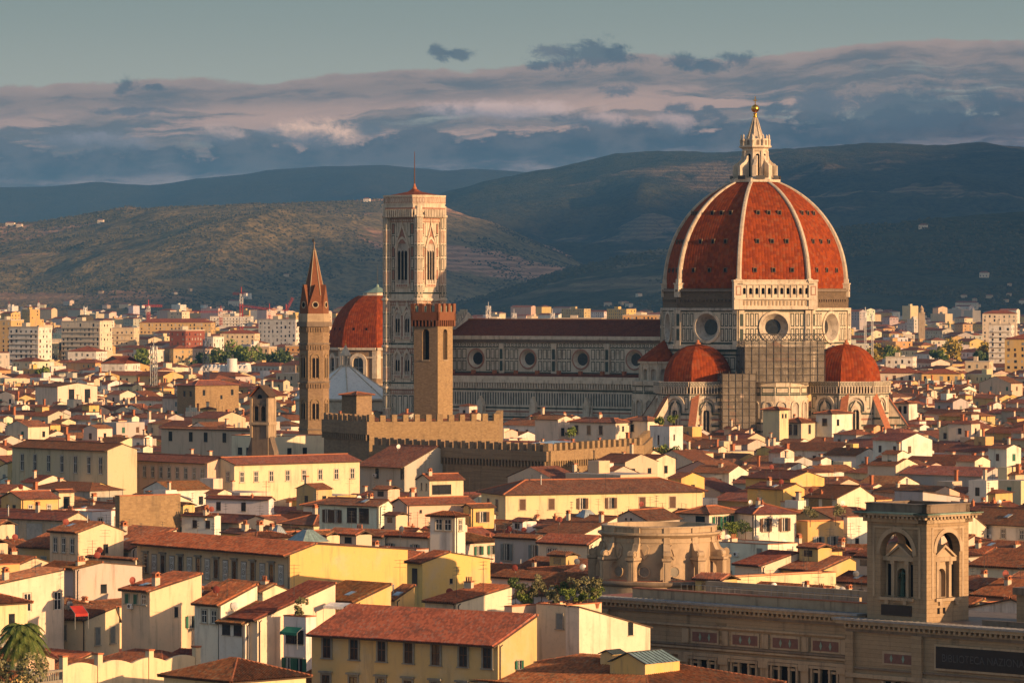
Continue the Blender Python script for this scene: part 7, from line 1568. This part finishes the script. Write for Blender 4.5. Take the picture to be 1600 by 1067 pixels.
# ---------------------------------------------------------------- the plain houses between the ones above
def obb_hit(a, b):
    ax, ay, aw, ad, ar = a; bx, by, bw, bd, br = b; dx, dy = bx-ax, by-ay
    rr_ = (sqrt(aw*aw+ad*ad)+sqrt(bw*bw+bd*bd))
    if dx*dx+dy*dy > rr_*rr_: return False
    for r0 in (ar, br):
        for t in (r0, r0+pi/2):
            ux, uy = cos(t), sin(t)
            pa = aw*abs(cos(ar)*ux+sin(ar)*uy)+ad*abs(-sin(ar)*ux+cos(ar)*uy); pb = bw*abs(cos(br)*ux+sin(br)*uy)+bd*abs(-sin(br)*ux+cos(br)*uy)
            if abs(dx*ux+dy*uy) > pa+pb: return False
    return True
GRIDH = {}
def gput(rc):
    for i in range(int((rc[0]-40)//40), int((rc[0]+40)//40)+1):
        for j in range(int((rc[1]-40)//40), int((rc[1]+40)//40)+1): GRIDH.setdefault((i, j), []).append(rc)
for rc in RECTS: gput(rc)
def free(rc):
    x, y, w, d, r = rc
    for q in GRIDH.get((int(x//40), int(y//40)), []):
        if obb_hit((x, y, w, d, r), q): return False
    rad = min(w, d)
    for bx, by, br in BLOCK:
        if (bx-x)**2+(by-y)**2 < (br+rad)**2: return False
    return True
def zlimit(x, y, w, d):
    r = (w+d)*.75; p0, p1 = toPx((x-r*.8, y, 0))[0], toPx((x+r*.8, y, 0))[0]; lim = 99
    for a, b, yb, Yk in KEEP:
        if Yk > y and p1 > a+2 and p0 < b-2: lim = min(lim, CZ-(yb-HOR)*(y-r*.5)/F)
    return lim
rnd = random.Random(23)
cands = []
TH = R(-45)
for i in range(-170, 180):
    for j in range(-20, 290):
        u, vv_ = i*15.6+(j % 2)*6, j*10.8+(j//3)*2.4
        x, y = u*cos(TH)-vv_*sin(TH), u*sin(TH)+vv_*cos(TH)+150
        if not (430 < y < 1900): continue
        px = toPx((x, y, 0))[0]
        if -90 < px < 1690: cands.append((y, x))
cands.sort()
CITYC = ['cream', 'cream', 'white', 'straw', 'yellow', 'ochre', 'pink', 'beige', 'grey', 'cream', 'white', 'white', 'beige', 'grey']
CW = {'cream': 'cream', 'white': 'white', 'straw': 'pale yellow', 'yellow': 'deep yellow', 'ochre': 'ochre', 'pink': 'pinkish', 'beige': 'beige', 'grey': 'grey'}
N_IND = 225
town = MB(); n_ind = 0
def town_house(mb, x, y, W, D, z, r, roof, col, tint, pitch=.33, win=True, chim=True):
    c_, s_ = cos(r), sin(r); U = V((c_, s_, 0)); N = V((s_, -c_, 0)); o = V((x, y, 0))-U*W/2+N*D/2
    FRT = Fr(o, U, N); SID = Fr(o+U*W, -N, U); BAK = Fr(o+U*W-N*D, -U, -N); LEF = Fr(o-N*D, N, -U)
    mb.col = col; tp = pitch
    hg = {'gf': D/2*tp, 'gs': W/2*tp}.get(roof, 0)
    for f, l, g in ((FRT, W, roof == 'gs'), (SID, D, roof == 'gf'), (BAK, W, roof == 'gs'), (LEF, D, roof == 'gf')):
        mb.poly(f, [(0, 0), (l, 0), (l, z)]+([(l/2, z+hg)] if g else [])+[(0, z)], 0, 'plaster_city')
    mb.col = tint; P = lambda a, b, h: o+U*a-N*b+ZU*h; e = .5; RT = 'roof_tiles_city'
    def q(a, b, c, d):
        L_ = (b-a).length; Hh = (d-a).length; mb.face([a, b, c, d], RT, [(0, 0), (L_, 0), (L_, Hh), (0, Hh)])
    if roof == 'gf':
        q(P(-.2, -e, z-e*tp+.1), P(W+.2, -e, z-e*tp+.1), P(W+.2, D/2, z+hg+.1), P(-.2, D/2, z+hg+.1)); q(P(W+.2, D+e, z-e*tp+.1), P(-.2, D+e, z-e*tp+.1), P(-.2, D/2, z+hg+.1), P(W+.2, D/2, z+hg+.1))
    elif roof == 'gs':
        q(P(W+e, -.2, z-e*tp+.1), P(W+e, D+.2, z-e*tp+.1), P(W/2, D+.2, z+hg+.1), P(W/2, -.2, z+hg+.1)); q(P(-e, D+.2, z-e*tp+.1), P(-e, -.2, z-e*tp+.1), P(W/2, -.2, z+hg+.1), P(W/2, D+.2, z+hg+.1))
    elif roof == 'hip':
        k = min(W, D)/2; A_ = P(k, D/2 if W >= D else k, z+k*tp); B_ = P(W-k, D/2, z+k*tp) if W >= D else P(k, D-k, z+k*tp); c0, c1, c2, c3 = P(-e, -e, z-.1), P(W+e, -e, z-.1), P(W+e, D+e, z-.1), P(-e, D+e, z-.1)
        if W >= D: q(c0, c1, B_, A_); q(c1, c2, B_, B_+U*.01); q(c2, c3, A_, B_); q(c3, c0, A_, A_+U*.01)
        else: q(c0, c1, A_, A_+U*.01); q(c1, c2, B_, A_); q(c2, c3, B_, B_+U*.01); q(c3, c0, A_, B_)
    else:
        mb.col = (.42, .38, .33); mb.poly(FRT, [(0, 0), (0, 0), (0, 0)], 0, 'plaster_city') if False else None
        mb.face([P(0, 0, z), P(W, 0, z), P(W, D, z), P(0, D, z)], 'plaster_city')
        if W > 8: mb.col = col; f2 = FRT.sh(W*rnd.uniform(.2, .6), z, -D*.3); mb.box(f2, 0, W*.2, 0, 2.4, -D*.3, 0, 'plaster_city')
    mb.col = (1, 1, 1)
    if win:
        for f, l in ((FRT, W), (SID, D)):
            n = int(l/3.6); zz = z-2.9
            for k in range(win):
                for i in range(n):
                    if rnd.random() < .8: u = (i+.5)*l/n; mb.band(f, u-.5, zz, u+.5, zz+1.6, rnd.choice(['glass', 'glass', 'shutter_brown', 'shutter_green', 'shutter_grey']), .03)
                zz -= 3.2
                if zz < 2: break
    if chim and rnd.random() < .7:
        f = FRT.sh(W*rnd.uniform(.15, .8), z, -D*rnd.uniform(.2, .7)); k_ = rnd.uniform(.45, .8); t_ = rnd.uniform(1.3, 2.5); mb.box(f, 0, k_, 0, t_, -k_, 0, rnd.choice(['chimney_plaster', 'terracotta', 'chimney_plaster'])); mb.box(f, -.1, k_+.1, t_, t_+.2, -k_-.1, .1, 'terracotta')
fill_things = []
for y, x in cands:
    x += rnd.uniform(-2.5, 2.5); y += rnd.uniform(-2, 2)
    rho = 45+rnd.gauss(0, 5)+(x*.02); W = rnd.choice([rnd.uniform(7, 10), rnd.uniform(10, 15), rnd.uniform(12, 17), rnd.uniform(14, 22)]); D = rnd.uniform(6.5, 11)
    if rnd.random() < .15: W *= .6
    ok = None
    for sc_ in (1.0, .78, .55):
        rc = (x, y, W*sc_/2, D*sc_/2, -R(rho))
        if free(rc): ok = sc_; break
    if not ok: continue
    W *= ok; D *= ok
    roof = rnd.choices(['gf', 'gs', 'hip', 'flat'], [56, 17, 20, 7])[0]; pitch = rnd.uniform(15, 21)
    hr = {'gf': D/2, 'gs': W/2, 'hip': min(W, D)/2, 'flat': 0.3}[roof]*tan(R(pitch))+.4
    z = min(max(12.0, rnd.gauss(16.3, 2.3))+(2.0 if ok < .7 else 0), 22.5); lim = zlimit(x, y, W, D)-hr
    if y < 600: z = min(z, 17.5)
    if 760 < y < 905 and 480 < toPx((x, y, 0))[0] < 1020 and lim < 60: z = max(z, min(lim-rnd.uniform(0, 1.6), 25.5))
    if z > lim: z = lim-rnd.uniform(0, .5)
    if z < 7.5 or toPx((x, y, z+hr))[1] > 1052: continue
    gput(rc)
    col = rnd.choice(CITYC); r = -R(rho)
    if n_ind < N_IND:
        n_ind += 1; M = Matrix.Rotation(r, 3, 'Z'); c_ = V((x, y, 0))+M @ V((W/2, -D/2, 0))
        o = house('x', c_.x, c_.y, W, D, z, rho, roof, rf=rnd.choice([.5, .5, .45, .6, 1.0 if D < 9 else .5]), pitch=pitch, col=col, dist=y, group='old town houses', junk=z > 11.5, ov=rnd.uniform(.4, .75), nrows=2)
        px, py = toPx((x, y-D*.2, z)); fill_things.append((o, px, py, y, col, roof, W*D))
    else:
        t = rnd.uniform(.7, 1.25); tt = (t, t*rnd.uniform(.92, 1.2), t*rnd.uniform(.92, 1.3)); town_house(town, x, y, W, D, z, r, roof, tuple(v*rnd.uniform(.9, 1.04) for v in PAL[col]), tt, win=2)
        if rnd.random() < .22: town_house(town, x+rnd.uniform(-2, 2), y+rnd.uniform(-1, 2), rnd.uniform(2.5, 4.5), rnd.uniform(2.5, 4), z+hr+rnd.uniform(.3, 1.6), r, rnd.choice(['gf', 'hip', 'flat']), tuple(v*rnd.uniform(.9, 1.04) for v in PAL[rnd.choice(CITYC)]), tt, win=1)
        if rnd.random() < .15: town.tube((x, y, z), (x, y, z+hr+3), .05, 'metal_dark', 3)
tag(town.build('old_town_roofs'), kind='stuff')
# the newer city on the plain, out to the foot of the hills
city = MB(); rnd = random.Random(5)
n = 0
while n < 18000:
    y = 1880*(7900/1880)**(rnd.random()**.85); px = rnd.uniform(-80, 1680); x = wx(px, y)
    if px > 640 and y > 6900: continue
    rho = rnd.choice([38, 55, 66, 72])+rnd.gauss(0, 4)+(x*.01); big = rnd.random()
    W, D = (rnd.uniform(8, 15), rnd.uniform(8, 11)) if big < .6 else (rnd.uniform(16, 40), rnd.uniform(10, 13)); z = rnd.uniform(9, 17) if big < .6 else rnd.uniform(15, 27)
    if y > 3500: z *= 1.1
    n += 1
    lim = zlimit(x, y, W, D)
    if y > 4200 and rnd.random() < .25: z *= rnd.uniform(1.2, 1.7)
    if z > lim-1: z = lim-1.5
    if z < 5: continue
    if not free((x, y, W/2, D/2, -R(rho))): continue
    gput((x, y, W/2, D/2, -R(rho)))
    roof = rnd.choices(['hip', 'gf', 'flat'], [40, 25, 35])[0]; col = tuple(v*rnd.uniform(.85, 1.05) for v in PAL[rnd.choice(['cream', 'white', 'white', 'straw', 'straw', 'yellow', 'cream', 'beige', 'ochre', 'grey'])]); t = rnd.uniform(.9, 1.4)
    town_house(city, x, y, W, D, z, -R(rho), roof, col, (t, t*.95, t*.9), win=min(5, int(z/3.2)) if y < 3600 else (3 if y < 5200 else 0), chim=False)
    if z > 16 and y < 4500:
        f = Fr((x, y, 0), (1, 0, 0), (0, -1, 0))
for h, a, b, t0, t1, k in ((hC, -60, 620, .01, .13, 110), (hD, 700, 1640, .01, .2, 120)):
    for i in range(k):
        px = rnd.uniform(a, b); t = t0+(t1-t0)*rnd.random()**1.8; p = h(px, t); W, D = rnd.uniform(9, 22), rnd.uniform(9, 12); bb = MB()
        z = rnd.uniform(6, 10); base_ = p.z; i0 = len(city.v)
        town_house(city, p.x, p.y, W, D, z, R(-rnd.uniform(10, 60)), rnd.choice(['hip', 'hip', 'gf']), tuple(v*rnd.uniform(.85, 1.05) for v in PAL[rnd.choice(['cream', 'white', 'straw'])]), (1.1, 1, .95), win=0, chim=False)
        for q in range(i0, len(city.v)): city.v[q] = city.v[q]+ZU*(base_-.5)
HC = [(1390, .22), (1450, .35), (1500, .25), (1560, .5), (1600, .3), (880, .2), (980, .3)]
for i in range(46):
    cx_, ct_ = rnd.choice(HC); px = cx_+rnd.gauss(0, 26) if i % 4 else rnd.uniform(-40, 640); h = hD if i % 4 else hC; p = h(px, min(.9, max(.08, ct_+rnd.gauss(0, .06)))); i0 = len(city.v)
    town_house(city, p.x, p.y, rnd.uniform(6, 12), rnd.uniform(6, 9), rnd.uniform(4, 7), R(-rnd.uniform(10, 60)), 'hip', PAL[rnd.choice(['cream', 'beige', 'tan'])], (1.1, 1, .95), win=0, chim=False)
    for q in range(i0, len(city.v)): city.v[q] = city.v[q]+ZU*(p.z-.5)
tag(city.build('distant_city'), kind='stuff')
# trees scattered through the newer city read as one green mass
m = MB(); rg = random.Random(77)
for i in range(520):
    y = 2000*(7500/2000)**(rg.random()**.9); px = rg.uniform(-60, 1660)
    if px > 640 and y > 6800: continue
    x = wx(px, y); r = rg.uniform(2, 4.2)
    if not free((x, y, 2, 2, 0)) or zlimit(x, y, 4, 4) < 9: continue
    lumps = rg.randint(1, 4)
    for k in range(lumps):
        c0 = V((x+rg.uniform(-6, 6), y+rg.uniform(-6, 6), rg.uniform(5, 9))); leaf_cloud(m, c0, r, r*.9, 46, .9, rg.choice(['leaf_mid', 'leaf_dark', 'leaf_dark', 'leaf_autumn']), rg, 5)
tag(m.build('city_greenery'), kind='stuff')
# ---------------------------------------------------------------- labels of the plain houses
LM = [('the palm tree', 34, 985), ('the ochre palace', 640, 1010), ('the painted ornament palace', 340, 880), ('the white stair tower', 700, 835), ('the sandstone rotunda', 1030, 860), ('the library tower', 1440, 880), ('the long yellow palace', 940, 785), ('the rough stone block', 232, 800), ('the yellow gable house', 50, 775), ('the long beige convent wing', 90, 715), ('the grey fronted house', 650, 740), ('the battlement wall', 850, 700), ('the bell gable', 410, 650), ('the modern white tower house', 1040, 685), ('the white shuttered house', 1210, 820), ('the yellow corner house', 1260, 750), ('the tall grey parapet house', 1455, 775), ('the paired window tower house', 1415, 645), ('the roof terrace plants', 870, 925), ('the yellow attic', 690, 760), ('the dark timber eaved house', 1310, 775), ('the peach end wall', 960, 985), ('the white loggia house', 550, 805), ('the ochre terrace house', 1290, 830), ('the scaffolding', 1190, 640), ('the cream glass bay house', 105, 620), ('the spire tower', 490, 640), ('the square stone tower house', 325, 620)]
ORD = ['nearest', 'second', 'third', 'fourth', 'fifth', 'sixth', 'seventh', 'eighth', 'ninth', 'tenth', 'eleventh', 'twelfth']
RW = {'gf': 'tiled', 'gs': 'gabled', 'hip': 'hipped', 'flat': 'flat topped'}
buck = {}
for t in fill_things:
    o, px, py, y, col, roof, ar = t
    d, k = min((sqrt((px-a)**2+(2*(py-b))**2), i) for i, (n_, a, b) in enumerate(LM)); a, b = LM[k][1:]
    dx, dy = px-a, 2*(py-b)
    side_ = ('right of' if dx > 0 else 'left of') if abs(dx) > abs(dy) else ('below' if dy > 0 else 'above')
    buck.setdefault((k, side_), []).append((d, t))
for (k, s_), lst in buck.items():
    lst.sort(key=lambda q: q[0])
    cnt = {}
    for d, t in lst: cnt.setdefault((t[4], t[5]), []).append(t)
    for (col, roof), ts in cnt.items():
        for i, t in enumerate(ts):
            pre = '' if len(ts) == 1 else ORD[min(i, 11)]+' '
            t[0]['label'] = f"{pre}{CW[col]} {RW[roof]} house {s_} {LM[k][0]}"
for o in bpy.data.objects:
    for kx in ('_z', '_r'):
        if kx in o: del o[kx]
